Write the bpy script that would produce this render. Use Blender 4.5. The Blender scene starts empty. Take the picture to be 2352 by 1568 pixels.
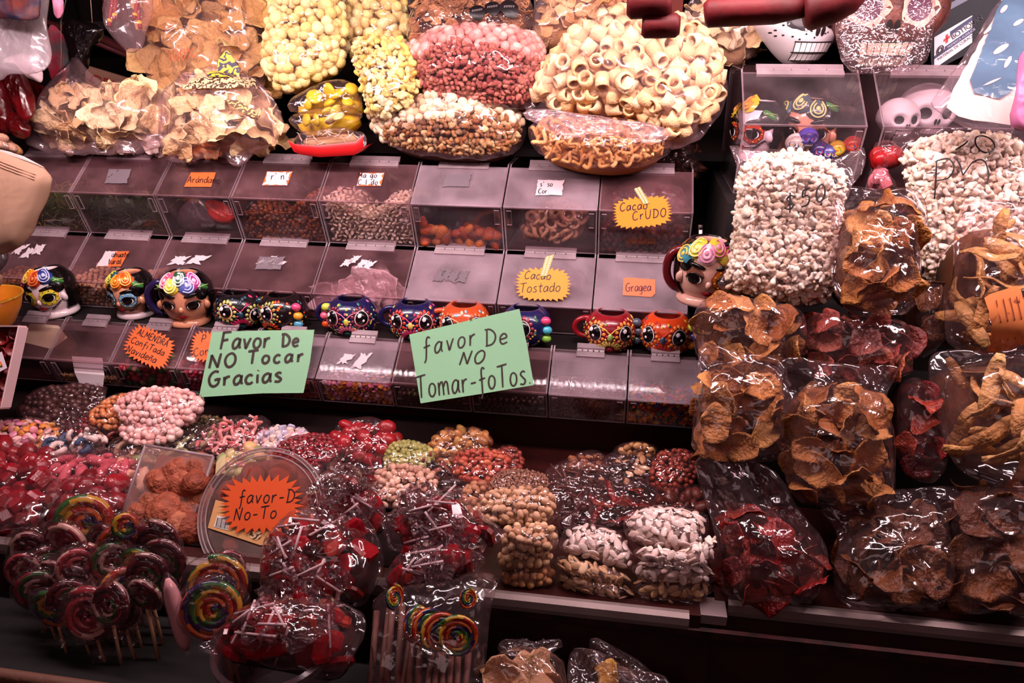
import bpy, bmesh, math, random
import numpy as np
from mathutils import Vector, Matrix, Euler, Quaternion

S = bpy.context.scene
COL = S.collection
rng = np.random.default_rng(11)
random.seed(11)

# ------------------------------------------------------------------ camera
FPX, YAW, PIT, CZ = 1757.3, math.radians(8.96), math.radians(22.19), 1.55
cam_d = bpy.data.cameras.new('camera')
cam_d.sensor_width = 36.0
cam_d.lens = 36.0 * FPX / 2352
cam_d.clip_start = 0.02
cam = bpy.data.objects.new('camera', cam_d)
cam.location = (0, 0, CZ)
cam.rotation_euler = (math.pi / 2 - PIT, 0, YAW)
COL.objects.link(cam)
S.camera = cam

# ------------------------------------------------------------------ world, lamps, exposure
S.view_settings.view_transform = 'Standard'
S.view_settings.look = 'None'
S.view_settings.gamma = 1.0
S.view_settings.use_curve_mapping = False
S.view_settings.exposure = 0.0
W = bpy.data.worlds.new('market hall gloom')
S.world = W
W.use_nodes = True
W.node_tree.nodes['Background'].inputs[0].default_value = (0.115, 0.012, 0.018, 1)
W.node_tree.nodes['Background'].inputs[1].default_value = 0.28

def lamp(name, loc, rot, sx, sy, power, color, spread=180):
    d = bpy.data.lights.new(name, 'AREA')
    d.shape = 'RECTANGLE'
    d.size, d.size_y, d.energy, d.color = sx, sy, power, color
    d.spread = math.radians(spread)
    o = bpy.data.objects.new(name, d)
    o.location, o.rotation_euler = loc, rot
    COL.objects.link(o)
    return o
PINK = (1.0, 0.775, 0.785)
# two bright tubes under the canopy, nearer the aisle
for x in (-0.85, 0.15, 1.0):
    lamp('stall_tube_light', (x, 0.98, 1.84), (math.radians(38), 0, 0), 0.8, 0.07, 12.5, PINK)
lamp('aisle_fill_light', (-0.1, -0.7, 2.35), (math.radians(52), 0, 0), 2.2, 0.7, 5.0, (1.0, 0.72, 0.72))  # unseen fill lamp, added to lift the fronts from the aisle side

c = S.cycles
c.max_bounces = 4
c.diffuse_bounces = 2
c.glossy_bounces = 2
c.transmission_bounces = 2
c.transparent_max_bounces = 18
c.use_adaptive_sampling = True
c.adaptive_threshold = 0.07
c.adaptive_min_samples = 12
c.caustics_reflective = False
c.caustics_refractive = False
c.sample_clamp_indirect = 3.0
c.blur_glossy = 0.3

# ------------------------------------------------------------------ geometry of the view (places are read once, then built as real places)
_F = np.array([-math.sin(YAW) * math.cos(PIT), math.cos(YAW) * math.cos(PIT), -math.sin(PIT)])
_R = np.array([math.cos(YAW), math.sin(YAW), 0.0])
_U = np.cross(_R, _F)
CAM = np.array([0, 0, CZ])
def ray(px, py): return _F + _R * ((px - 1176) / FPX) + _U * ((784 - py) / FPX)
def at(px, py, Y):
    r = ray(px, py)
    return CAM + r * (Y / r[1])
def atz(px, py, Z):
    r = ray(px, py)
    return CAM + r * ((Z - CZ) / r[2])
def onplane(px, py, P0, n):
    r = ray(px, py)
    return CAM + r * (np.dot(np.asarray(P0) - CAM, n) / np.dot(r, n))
def nrm(v):
    v = np.asarray(v, float)
    return v / (np.linalg.norm(v) + 1e-12)

# ------------------------------------------------------------------ materials
def lin(h):
    if isinstance(h, str):
        h = h.lstrip('#')
        v = [int(h[i:i + 2], 16) / 255 for i in (0, 2, 4)]
    else:
        v = list(h)
    return tuple(x / 12.92 if x <= 0.04045 else ((x + 0.055) / 1.055) ** 2.4 for x in v) + (1,)
_M = {}
def _new(name):
    m = bpy.data.materials.new(name)
    m.use_nodes = True
    nt = m.node_tree
    nt.nodes.clear()
    out = nt.nodes.new('ShaderNodeOutputMaterial')
    return m, nt, out
def node(nt, t, **k):
    n = nt.nodes.new(t)
    for a, b in k.items():
        setattr(n, a, b)
    return n
def mat(name, col, rough=0.5, spec=0.4, bump=0.0, bscale=200, col2=None, nscale=60, metal=0, sss=0, coat=0):
    """plain or mottled surface"""
    if name in _M: return _M[name]
    m, nt, out = _new(name)
    b = node(nt, 'ShaderNodeBsdfPrincipled')
    b.inputs['Roughness'].default_value = rough
    b.inputs['Specular IOR Level'].default_value = spec
    b.inputs['Metallic'].default_value = metal
    b.inputs['Coat Weight'].default_value = coat
    b.inputs['Base Color'].default_value = lin(col)
    if sss:
        b.inputs['Subsurface Weight'].default_value = sss
        b.inputs['Subsurface Radius'].default_value = (0.006, 0.002, 0.001)
    nt.links.new(b.outputs[0], out.inputs[0])
    if col2 or bump:
        tc = node(nt, 'ShaderNodeTexCoord')
        if col2:
            nz = node(nt, 'ShaderNodeTexNoise')
            nz.inputs['Scale'].default_value = nscale
            nz.inputs['Detail'].default_value = 4
            r = node(nt, 'ShaderNodeValToRGB')
            r.color_ramp.elements[0].position, r.color_ramp.elements[1].position = 0.38, 0.62
            r.color_ramp.elements[0].color, r.color_ramp.elements[1].color = lin(col), lin(col2)
            nt.links.new(tc.outputs['Object'], nz.inputs['Vector'])
            nt.links.new(nz.outputs['Fac'], r.inputs[0])
            nt.links.new(r.outputs[0], b.inputs['Base Color'])
        if bump:
            nz = node(nt, 'ShaderNodeTexNoise')
            nz.inputs['Scale'].default_value = bscale
            nz.inputs['Detail'].default_value = 3
            bm_ = node(nt, 'ShaderNodeBump')
            bm_.inputs['Strength'].default_value = bump
            bm_.inputs['Distance'].default_value = 0.002
            nt.links.new(tc.outputs['Object'], nz.inputs['Vector'])
            nt.links.new(nz.outputs['Fac'], bm_.inputs['Height'])
            nt.links.new(bm_.outputs[0], b.inputs['Normal'])
    _M[name] = m
    return m
def rmat(name, cols, rough=0.5, spec=0.4, bump=0.25, bscale=9, constant=False, sss=0.0, mottle=0.0, nscale=3.5):
    """each piece takes its own colour out of a list (by object and by loose piece)"""
    if name in _M: return _M[name]
    m, nt, out = _new(name)
    b = node(nt, 'ShaderNodeBsdfPrincipled')
    b.inputs['Roughness'].default_value = rough
    b.inputs['Specular IOR Level'].default_value = spec
    if sss:
        b.inputs['Subsurface Weight'].default_value = sss
        b.inputs['Subsurface Radius'].default_value = (0.006, 0.003, 0.002)
    oi, ge = node(nt, 'ShaderNodeObjectInfo'), node(nt, 'ShaderNodeNewGeometry')
    ad = node(nt, 'ShaderNodeMath', operation='ADD')
    fr = node(nt, 'ShaderNodeMath', operation='FRACT')
    nt.links.new(oi.outputs['Random'], ad.inputs[0])
    nt.links.new(ge.outputs['Random Per Island'], ad.inputs[1])
    nt.links.new(ad.outputs[0], fr.inputs[0])
    r = node(nt, 'ShaderNodeValToRGB')
    el = r.color_ramp.elements
    n = len(cols)
    if constant: r.color_ramp.interpolation = 'CONSTANT'
    for i, cc in enumerate(cols):
        p = i / n if constant else i / max(1, n - 1)
        e = el[i] if i < 2 else el.new(p)
        e.position, e.color = p, lin(cc)
    nt.links.new(fr.outputs[0], r.inputs[0])
    src = r.outputs[0]
    tc = node(nt, 'ShaderNodeTexCoord')
    nz = node(nt, 'ShaderNodeTexNoise')
    nz.inputs['Scale'].default_value = nscale
    nz.inputs['Detail'].default_value = 3
    nt.links.new(tc.outputs['Object'], nz.inputs['Vector'])
    if mottle:
        mx = node(nt, 'ShaderNodeMix', data_type='RGBA', blend_type='MULTIPLY')
        mx.inputs['Factor'].default_value = mottle
        rr = node(nt, 'ShaderNodeValToRGB')
        rr.color_ramp.elements[0].position, rr.color_ramp.elements[1].position = 0.35, 0.65
        rr.color_ramp.elements[0].color = (0.25, 0.14, 0.07, 1)
        nt.links.new(nz.outputs['Fac'], rr.inputs[0])
        nt.links.new(src, mx.inputs['A'])
        nt.links.new(rr.outputs[0], mx.inputs['B'])
        src = mx.outputs['Result']
    nt.links.new(src, b.inputs['Base Color'])
    if bump:
        n2 = node(nt, 'ShaderNodeTexNoise')
        n2.inputs['Scale'].default_value = bscale
        bm_ = node(nt, 'ShaderNodeBump')
        bm_.inputs['Strength'].default_value = bump
        bm_.inputs['Distance'].default_value = 0.06
        nt.links.new(tc.outputs['Object'], n2.inputs['Vector'])
        nt.links.new(n2.outputs['Fac'], bm_.inputs['Height'])
        nt.links.new(bm_.outputs[0], b.inputs['Normal'])
    nt.links.new(b.outputs[0], out.inputs[0])
    _M[name] = m
    return m
def schlick(nt, gloss, f0):
    """share of light mirrored by a thin clear sheet, the same from both of its sides"""
    lw = node(nt, 'ShaderNodeLayerWeight')
    lw.inputs['Blend'].default_value = 0.5
    p5 = node(nt, 'ShaderNodeMath', operation='POWER')
    p5.inputs[1].default_value = 4.0
    ma = node(nt, 'ShaderNodeMath', operation='MULTIPLY_ADD', use_clamp=True)
    ma.inputs[1].default_value = 0.75 * gloss
    ma.inputs[2].default_value = f0 * gloss
    nt.links.new(lw.outputs['Facing'], p5.inputs[0])
    nt.links.new(p5.outputs[0], ma.inputs[0])
    return lw, ma
def film(name, tint='#fdf7f9', haze=0.07, gloss=0.75, rough=0.13, scale=38, bump=0.7, hazecol='#e8c0c6'):
    """clear crinkled plastic: see-through, glossy where it turns away, a little milky"""
    if name in _M: return _M[name]
    m, nt, out = _new(name)
    tc = node(nt, 'ShaderNodeTexCoord')
    nz = node(nt, 'ShaderNodeTexNoise')
    nz.inputs['Scale'].default_value = scale * 0.5
    nz.inputs['Detail'].default_value = 2
    wr = node(nt, 'ShaderNodeMix', data_type='RGBA', blend_type='LINEAR_LIGHT')
    wr.inputs['Factor'].default_value = 0.03
    v1 = node(nt, 'ShaderNodeTexVoronoi', feature='F1')
    v1.inputs['Scale'].default_value = scale
    v2 = node(nt, 'ShaderNodeTexVoronoi', feature='DISTANCE_TO_EDGE')
    v2.inputs['Scale'].default_value = scale * 0.45
    ad = node(nt, 'ShaderNodeMath', operation='ADD')
    bp = node(nt, 'ShaderNodeBump')
    bp.inputs['Strength'].default_value = bump
    bp.inputs['Distance'].default_value = 0.25 / scale
    nt.links.new(tc.outputs['Object'], nz.inputs['Vector'])
    nt.links.new(tc.outputs['Object'], wr.inputs['A'])
    nt.links.new(nz.outputs['Color'], wr.inputs['B'])
    nt.links.new(wr.outputs['Result'], v1.inputs['Vector'])
    nt.links.new(wr.outputs['Result'], v2.inputs['Vector'])
    nt.links.new(v1.outputs['Distance'], ad.inputs[0])
    nt.links.new(v2.outputs['Distance'], ad.inputs[1])
    nt.links.new(ad.outputs[0], bp.inputs['Height'])
    tr = node(nt, 'ShaderNodeBsdfTransparent')
    tr.inputs[0].default_value = lin(tint)
    gl = node(nt, 'ShaderNodeBsdfGlossy')
    gl.inputs['Roughness'].default_value = rough
    gl.inputs['Color'].default_value = (1, 0.93, 0.95, 1)
    df = node(nt, 'ShaderNodeBsdfDiffuse')
    df.inputs['Color'].default_value = lin(hazecol)
    tl = node(nt, 'ShaderNodeBsdfTranslucent')
    tl.inputs['Color'].default_value = lin(hazecol)
    dm = node(nt, 'ShaderNodeMixShader')
    dm.inputs[0].default_value = 0.4
    nt.links.new(df.outputs[0], dm.inputs[1])
    nt.links.new(tl.outputs[0], dm.inputs[2])
    fr, mu = schlick(nt, gloss, 0.055)
    nt.links.new(bp.outputs[0], fr.inputs['Normal'])
    nt.links.new(bp.outputs[0], gl.inputs['Normal'])
    nt.links.new(bp.outputs[0], df.inputs['Normal'])
    m1 = node(nt, 'ShaderNodeMixShader')
    m1.inputs[0].default_value = haze
    nt.links.new(tr.outputs[0], m1.inputs[1])
    nt.links.new(dm.outputs[0], m1.inputs[2])
    m2 = node(nt, 'ShaderNodeMixShader')
    nt.links.new(mu.outputs[0], m2.inputs[0])
    nt.links.new(m1.outputs[0], m2.inputs[1])
    nt.links.new(gl.outputs[0], m2.inputs[2])
    nt.links.new(m2.outputs[0], out.inputs[0])
    _M[name] = m
    return m
def acrylic(name, tint, haze, rough=0.05, scuff=0.5, gloss=1.0, hazecol='#d8c4cc'):
    """clear rigid plastic, a little scuffed and hazy"""
    if name in _M: return _M[name]
    m, nt, out = _new(name)
    tc = node(nt, 'ShaderNodeTexCoord')
    nz = node(nt, 'ShaderNodeTexNoise')
    nz.inputs['Scale'].default_value = 14
    nz.inputs['Detail'].default_value = 6
    nt.links.new(tc.outputs['Object'], nz.inputs['Vector'])
    mr = node(nt, 'ShaderNodeMapRange')
    mr.inputs['From Min'].default_value, mr.inputs['From Max'].default_value = 0.35, 0.75
    mr.inputs['To Min'].default_value, mr.inputs['To Max'].default_value = haze * (1 - scuff), haze * (1 + scuff)
    nt.links.new(nz.outputs['Fac'], mr.inputs['Value'])
    tr = node(nt, 'ShaderNodeBsdfTransparent')
    tr.inputs[0].default_value = lin(tint)
    gl = node(nt, 'ShaderNodeBsdfGlossy')
    gl.inputs['Roughness'].default_value = rough
    df = node(nt, 'ShaderNodeBsdfDiffuse')
    df.inputs['Color'].default_value = lin(hazecol)
    fr, mu = schlick(nt, gloss, 0.045)
    m1, m2 = node(nt, 'ShaderNodeMixShader'), node(nt, 'ShaderNodeMixShader')
    nt.links.new(mr.outputs[0], m1.inputs[0])
    nt.links.new(tr.outputs[0], m1.inputs[1])
    nt.links.new(df.outputs[0], m1.inputs[2])
    nt.links.new(mu.outputs[0], m2.inputs[0])
    nt.links.new(m1.outputs[0], m2.inputs[1])
    nt.links.new(gl.outputs[0], m2.inputs[2])
    nt.links.new(m2.outputs[0], out.inputs[0])
    _M[name] = m
    return m

# ------------------------------------------------------------------ mesh helpers
class MB:
    """collects geometry for ONE mesh"""
    def __init__(s): s.v, s.f, s.m = [], [], []
    def add(s, V, F, m=0):
        k = len(s.v)
        s.v.extend([tuple(map(float, p)) for p in V])
        s.f.extend([tuple(int(i) + k for i in f) for f in F])
        s.m.extend([m] * len(F))
        return s
    def box(s, x0, x1, y0, y1, z0, z1, m=0):
        V = [(x, y, z) for z in (z0, z1) for y in (y0, y1) for x in (x0, x1)]
        return s.add(V, [(0, 2, 3, 1), (4, 5, 7, 6), (0, 1, 5, 4), (2, 6, 7, 3), (0, 4, 6, 2), (1, 3, 7, 5)], m)
    def slab(s, quad, n, t, m=0, medge=None):
        """quad of 4+ points, thickened by t along n"""
        q = [np.asarray(p, float) for p in quad]
        n = np.asarray(n, float)
        k = len(q)
        V = q + [p + n * t for p in q]
        F = [tuple(range(k))[::-1], tuple(range(k, 2 * k))]
        E = [(i, (i + 1) % k, k + (i + 1) % k, k + i) for i in range(k)]
        b = len(s.v)
        s.add(V, F, m)
        s.f.extend([tuple(i + b for i in e) for e in E])
        s.m.extend([m if medge is None else medge] * k)
        return s
    def tube(s, pts, r, n=6, m=0, cap=True, taper=None):
        P = np.asarray(pts, float)
        k = len(P)
        T = np.gradient(P, axis=0)
        T /= np.linalg.norm(T, axis=1)[:, None] + 1e-12
        up = np.array([0.3, 0.2, 0.93])
        if abs(np.dot(T[0], up)) > 0.95: up = np.array([1.0, 0, 0])
        V = []
        a = nrm(np.cross(T[0], up))
        for i in range(k):
            a = nrm(a - T[i] * np.dot(a, T[i]))
            b = np.cross(T[i], a)
            rr = r if taper is None else r * taper[i]
            for j in range(n):
                w = 2 * math.pi * j / n
                V.append(P[i] + (a * math.cos(w) + b * math.sin(w)) * rr)
        F = [(i * n + j, i * n + (j + 1) % n, (i + 1) * n + (j + 1) % n, (i + 1) * n + j) for i in range(k - 1) for j in range(n)]
        if cap:
            F += [tuple(range(n))[::-1], tuple((k - 1) * n + j for j in range(n))]
        return s.add(V, F, m)
    def lathe(s, prof, c=(0, 0, 0), n=32, m=0):
        V, F = [], []
        for (r, z) in prof:
            for j in range(n):
                w = 2 * math.pi * j / n
                V.append((c[0] + r * math.cos(w), c[1] + r * math.sin(w), c[2] + z))
        for i in range(len(prof) - 1):
            for j in range(n):
                F.append((i * n + j, i * n + (j + 1) % n, (i + 1) * n + (j + 1) % n, (i + 1) * n + j))
        return s.add(V, F, m)
    def ell(s, c, r, seg=12, rings=8, m=0, rot=None):
        V = [(0, 0, -1)]
        for i in range(1, rings):
            a = -math.pi / 2 + math.pi * i / rings
            for j in range(seg):
                w = 2 * math.pi * j / seg
                V.append((math.cos(a) * math.cos(w), math.cos(a) * math.sin(w), math.sin(a)))
        V.append((0, 0, 1))
        F = [(0, 1 + (j + 1) % seg, 1 + j) for j in range(seg)]
        for i in range(rings - 2):
            for j in range(seg):
                a, b = 1 + i * seg + j, 1 + i * seg + (j + 1) % seg
                F.append((a, b, b + seg, a + seg))
        t = len(V) - 1
        F += [(t, t - seg + j, t - seg + (j + 1) % seg) for j in range(seg)]
        V = np.array(V) * np.asarray(r)
        if rot is not None: V = V @ np.asarray(rot).T
        return s.add(V + np.asarray(c), F, m)
    def build(s, name, mats, parent=None, smooth=True, auto=None):
        me = mesh(name, s.v, s.f, mats, s.m, smooth, auto)
        return link(name, me, parent)
def mesh(name, V, F, mats, mi=None, smooth=True, auto=None):
    me = bpy.data.meshes.new(name)
    me.from_pydata([tuple(v) for v in V], [], [tuple(f) for f in F])
    if not isinstance(mats, (list, tuple)): mats = [mats]
    for m in mats: me.materials.append(m)
    if mi is not None and len(mats) > 1:
        me.polygons.foreach_set('material_index', mi)
    if smooth: me.polygons.foreach_set('use_smooth', [True] * len(me.polygons))
    if auto is not None:
        me.set_sharp_from_angle(angle=math.radians(auto))
    me.update()
    return me
def link(name, me, parent=None, loc=None):
    o = bpy.data.objects.new(name, me)
    COL.objects.link(o)
    if parent is not None:
        o.parent = parent
        # meshes are written in world coordinates: bring them into the parent's frame
        if me is not None and loc is None:
            L = parent.location
            pp = parent.parent
            while pp is not None:
                L = L + pp.location
                pp = pp.parent
            if L.length: o.location = -L
    if loc is not None: o.location = loc
    return o
def tag(o, label, cat, group=None, kind=None):
    o['label'], o['category'] = label, cat
    if group: o['group'] = group
    if kind: o['kind'] = kind
    return o
def thing(name, label, cat, loc=(0, 0, 0), group=None):
    o = bpy.data.objects.new(name, None)
    o.empty_display_size = 0.02
    o.location = tuple(float(x) for x in loc)
    COL.objects.link(o)
    return tag(o, label, cat, group)
def structure(o):
    o['kind'] = 'structure'
    return o
def chaikin(P, it=2):
    P = np.asarray(P, float)
    for _ in range(it):
        Q = np.roll(P, -1, axis=0)
        P = np.stack([0.75 * P + 0.25 * Q, 0.25 * P + 0.75 * Q], 1).reshape(-1, P.shape[1])
    return P
def ridges(seed, n=11, f0=45, f1=260):
    """sum of straight folds; the same function for every mesh of one bag"""
    r = np.random.default_rng(seed)
    A = r.uniform(0, 2 * np.pi, n)
    K = np.geomspace(f0, f1, n) * r.uniform(0.8, 1.25, n)
    PH = r.uniform(0, 6.28, n)
    WA, WK = r.uniform(0, 6.28, (3, 2)), r.uniform(12, 40, 3)
    def g(u, v):
        du = sum(0.006 * np.sin(WK[i] * (u * np.cos(WA[i, 0]) + v * np.sin(WA[i, 0])) + WA[i, 1]) for i in range(3))
        u, v = u + du, v - du
        s = 0
        for a, k, p in zip(A, K, PH):
            s = s + (1 - np.abs(np.sin(k * (u * np.cos(a) + v * np.sin(a)) + p))) ** 3.0 * (f0 / k) ** 0.6
        return s / n * 2.2
    return g
class Star:
    """outline seen from its middle"""
    def __init__(s, P, smooth=2):
        P = np.asarray(P, float)
        x, y = P[:, 0], P[:, 1]
        x1, y1 = np.roll(x, -1), np.roll(y, -1)
        cr = x * y1 - x1 * y
        A = cr.sum() / 2
        s.c = np.array([((x + x1) * cr).sum(), ((y + y1) * cr).sum()]) / (6 * A)
        Q = chaikin(P, smooth) if smooth else P
        Q = np.concatenate([Q + (np.roll(Q, -1, axis=0) - Q) * t for t in (0, 0.25, 0.5, 0.75)])
        d = Q - s.c
        th, ra = np.arctan2(d[:, 1], d[:, 0]), np.hypot(d[:, 0], d[:, 1])
        o = np.argsort(th)
        s.th, s.ra = th[o], ra[o]
        s.P = P
    def rad(s, th): return np.interp(th, s.th, s.ra, period=2 * np.pi)
    def r(s, u, v):
        du, dv = u - s.c[0], v - s.c[1]
        return np.hypot(du, dv) / s.rad(np.arctan2(dv, du))
# ------------------------------------------------------------------ loose pieces (popcorn, puffs, chips, seeds, sweets), unit sized, several shapes each
def ico(sub):
    b = bmesh.new()
    bmesh.ops.create_icosphere(b, subdivisions=sub, radius=1.0)
    V = np.array([v.co[:] for v in b.verts])
    F = [[v.index for v in f.verts] for f in b.faces]
    b.free()
    return V, F
ICO2, ICO3 = ico(2), ico(3)
def lumpy(sub, seed, n=5, amp=0.45, k=5, base=0.62, stretch=(1, 1, 1)):
    V, F = ICO3 if sub == 3 else ICO2
    r = np.random.default_rng(seed)
    d = np.array([nrm(r.normal(size=3)) for _ in range(n)])
    a = r.uniform(0.6, 1.1, n) * amp
    rad = base + (a[None] * np.exp(-k * (1 - V @ d.T))).sum(1)
    V = V * rad[:, None] * np.asarray(stretch)
    return V / (np.ptp(V, axis=0).mean()), F
def disc(seed, bend=0.5, wave=0.12, asp=1.0, rings=3, seg=14, th=0.05, edge=0.08, curl=0.0):
    r = np.random.default_rng(seed)
    A = r.uniform(0, 6.28, 6)
    V = [(0, 0)]
    for i in range(1, rings + 1):
        for j in range(seg):
            w = 2 * math.pi * j / seg
            q = i / rings * 0.5 * (1 + edge * math.sin(2 * w + A[0]) + edge * 0.7 * math.sin(5 * w + A[1]))
            V.append((q * math.cos(w), q * asp * math.sin(w)))
    V = np.array(V)
    x, y = V[:, 0], V[:, 1]
    ph = A[2]
    p, q = x * math.cos(ph) + y * math.sin(ph), -x * math.sin(ph) + y * math.cos(ph)
    z = bend * (p ** 2 * 2 - q ** 2 * r.uniform(-1.6, 0.8)) + wave * np.hypot(x, y) * 2 * np.sin(3 * np.arctan2(y, x) + A[3]) + wave * .7 * np.hypot(x, y) ** 2 * 4 * np.sin(7 * np.arctan2(y, x) + A[4]) + wave * .35 * np.sin(7 * x + A[5]) * np.cos(6 * y + A[4])
    if curl:
        k = curl
        a = p * k
        x2 = np.sin(a) / k
        z = z * 0.4 + (1 - np.cos(a)) / k
        p = x2
        x, y = p * math.cos(ph) - q * math.sin(ph), p * math.sin(ph) + q * math.cos(ph)
    top = np.stack([x, y, z + th / 2], 1)
    bot = np.stack([x, y, z - th / 2], 1)
    n = len(top)
    F = []
    for j in range(seg): F.append((0, 1 + j, 1 + (j + 1) % seg))
    for i in range(rings - 1):
        for j in range(seg):
            a, b = 1 + i * seg + j, 1 + i * seg + (j + 1) % seg
            F.append((a, a + seg, b + seg, b))
    F2 = F + [tuple(reversed([i + n for i in f])) for f in F]
    e = 1 + (rings - 1) * seg
    F2 += [(e + j, e + j + n, e + (j + 1) % seg + n, e + (j + 1) % seg) for j in range(seg)]
    return np.concatenate([top, bot]), F2
def strip(seed, asp=0.25, bend=0.5, twist=0.3, th=0.02, n=9):
    r = np.random.default_rng(seed)
    b, t = bend * r.uniform(-1, 1), twist * r.uniform(-1, 1)
    V, F = [], []
    for s in (1, -1):
        for i in range(n):
            u = i / (n - 1) - 0.5
            w = asp * 0.5 * (1 - (2 * abs(u)) ** 4 * 0.55)
            for k in (-1, -0.33, 0.33, 1):
                y, z = k * w, b * u * u * 1.6 + 0.05 * math.sin(9 * u + b * 9) - 0.05 * k * k * asp * 2 + s * th / 2
                a = t * u * 2
                V.append((u, y * math.cos(a) - z * math.sin(a) * 0.3, z + y * math.sin(a)))
    m = n * 4
    for i in range(n - 1):
        for k in range(3):
            a = i * 4 + k
            F += [(a, a + 4, a + 5, a + 1), (m + a, m + a + 1, m + a + 5, m + a + 4)]
        for k in (0, 3):
            a = i * 4 + k
            F.append((a, a + m, a + m + 4, a + 4) if k == 0 else (a, a + 4, a + m + 4, a + m))
    F += [(0, 1, 2, 3, m + 3, m + 2, m + 1, m), tuple(x + (n - 1) * 4 for x in (0, m, m + 1, m + 2, m + 3, 3, 2, 1))]
    return np.array(V), F
def tubeV(pts, r, n=7, taper=None):
    b = MB().tube(pts, r, n, taper=taper)
    return np.array(b.v), b.f
def ringtube(n=16, ro=0.42, ri=0.30, L=0.85):
    V, F = [], []
    for (rr, z) in ((ro, -L / 2), (ro * 1.03, 0), (ro, L / 2), (ri, L / 2), (ri, -L / 2)):
        for j in range(n):
            w = 2 * math.pi * j / n
            q = rr * (1 + (0.05 if (j % 2 and rr > 0.35) else 0))
            V.append((q * math.cos(w), q * math.sin(w), z))
    for i in range(5):
        for j in range(n):
            a, b = i * n + j, i * n + (j + 1) % n
            c2, d = ((i + 1) % 5) * n + (j + 1) % n, ((i + 1) % 5) * n + j
            F.append((a, b, c2, d))
    return np.array(V), F
def torusV(R, r, a0=0, a1=2 * math.pi, n=16, m=7, wob=0.0):
    P = [(R * math.cos(a) , R * math.sin(a) * (1 - wob), wob * 0.5 * math.sin(2 * a)) for a in np.linspace(a0, a1, n)]
    return tubeV(P, r, m)
def seed_(seed, w=0.58, t=0.24):
    V, F = ICO2
    V = V.copy()
    V[:, 1] *= w * (1 - 0.35 * np.clip(V[:, 0], 0, 1))
    V[:, 2] *= t
    return V * 0.5, F
def cubeV(bev=0.18):
    b = bmesh.new()
    bmesh.ops.create_cube(b, size=0.8)
    bmesh.ops.bevel(b, geom=b.edges[:], offset=bev * 0.5, segments=1, affect='EDGES')
    b.verts.ensure_lookup_table()
    b.verts.index_update()
    V, F = np.array([v.co[:] for v in b.verts]), [[v.index for v in f.verts] for f in b.faces]
    b.free()
    return V, F
def ellV(a, b_, c_): return ICO2[0] * np.array([a, b_, c_]) * 0.5, ICO2[1]
def sausage(L=1.0, r=0.2, bend=0.2, tap=True):
    xs = np.linspace(-L / 2, L / 2, 9)
    return tubeV([(x, bend * (x * x) * 2, 0) for x in xs], r, 8, taper=[0.3, .75, .95, 1, 1, 1, .95, .75, .3] if tap else None)
def wrapped(seed):
    """twist-wrapped flat sweet with a thin white stick (red lollipops in clear twists)"""
    V, F = cubeV(.34)
    r = np.random.default_rng(seed)
    V = V * np.array([1.15, .95, .42])
    k = 1 - r.uniform(.15, .55) * (V[:, 0] + .5)
    V[:, 1] *= k
    V[:, 2] *= 1 - .3 * (V[:, 0] + .5)
    return V, F
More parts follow.
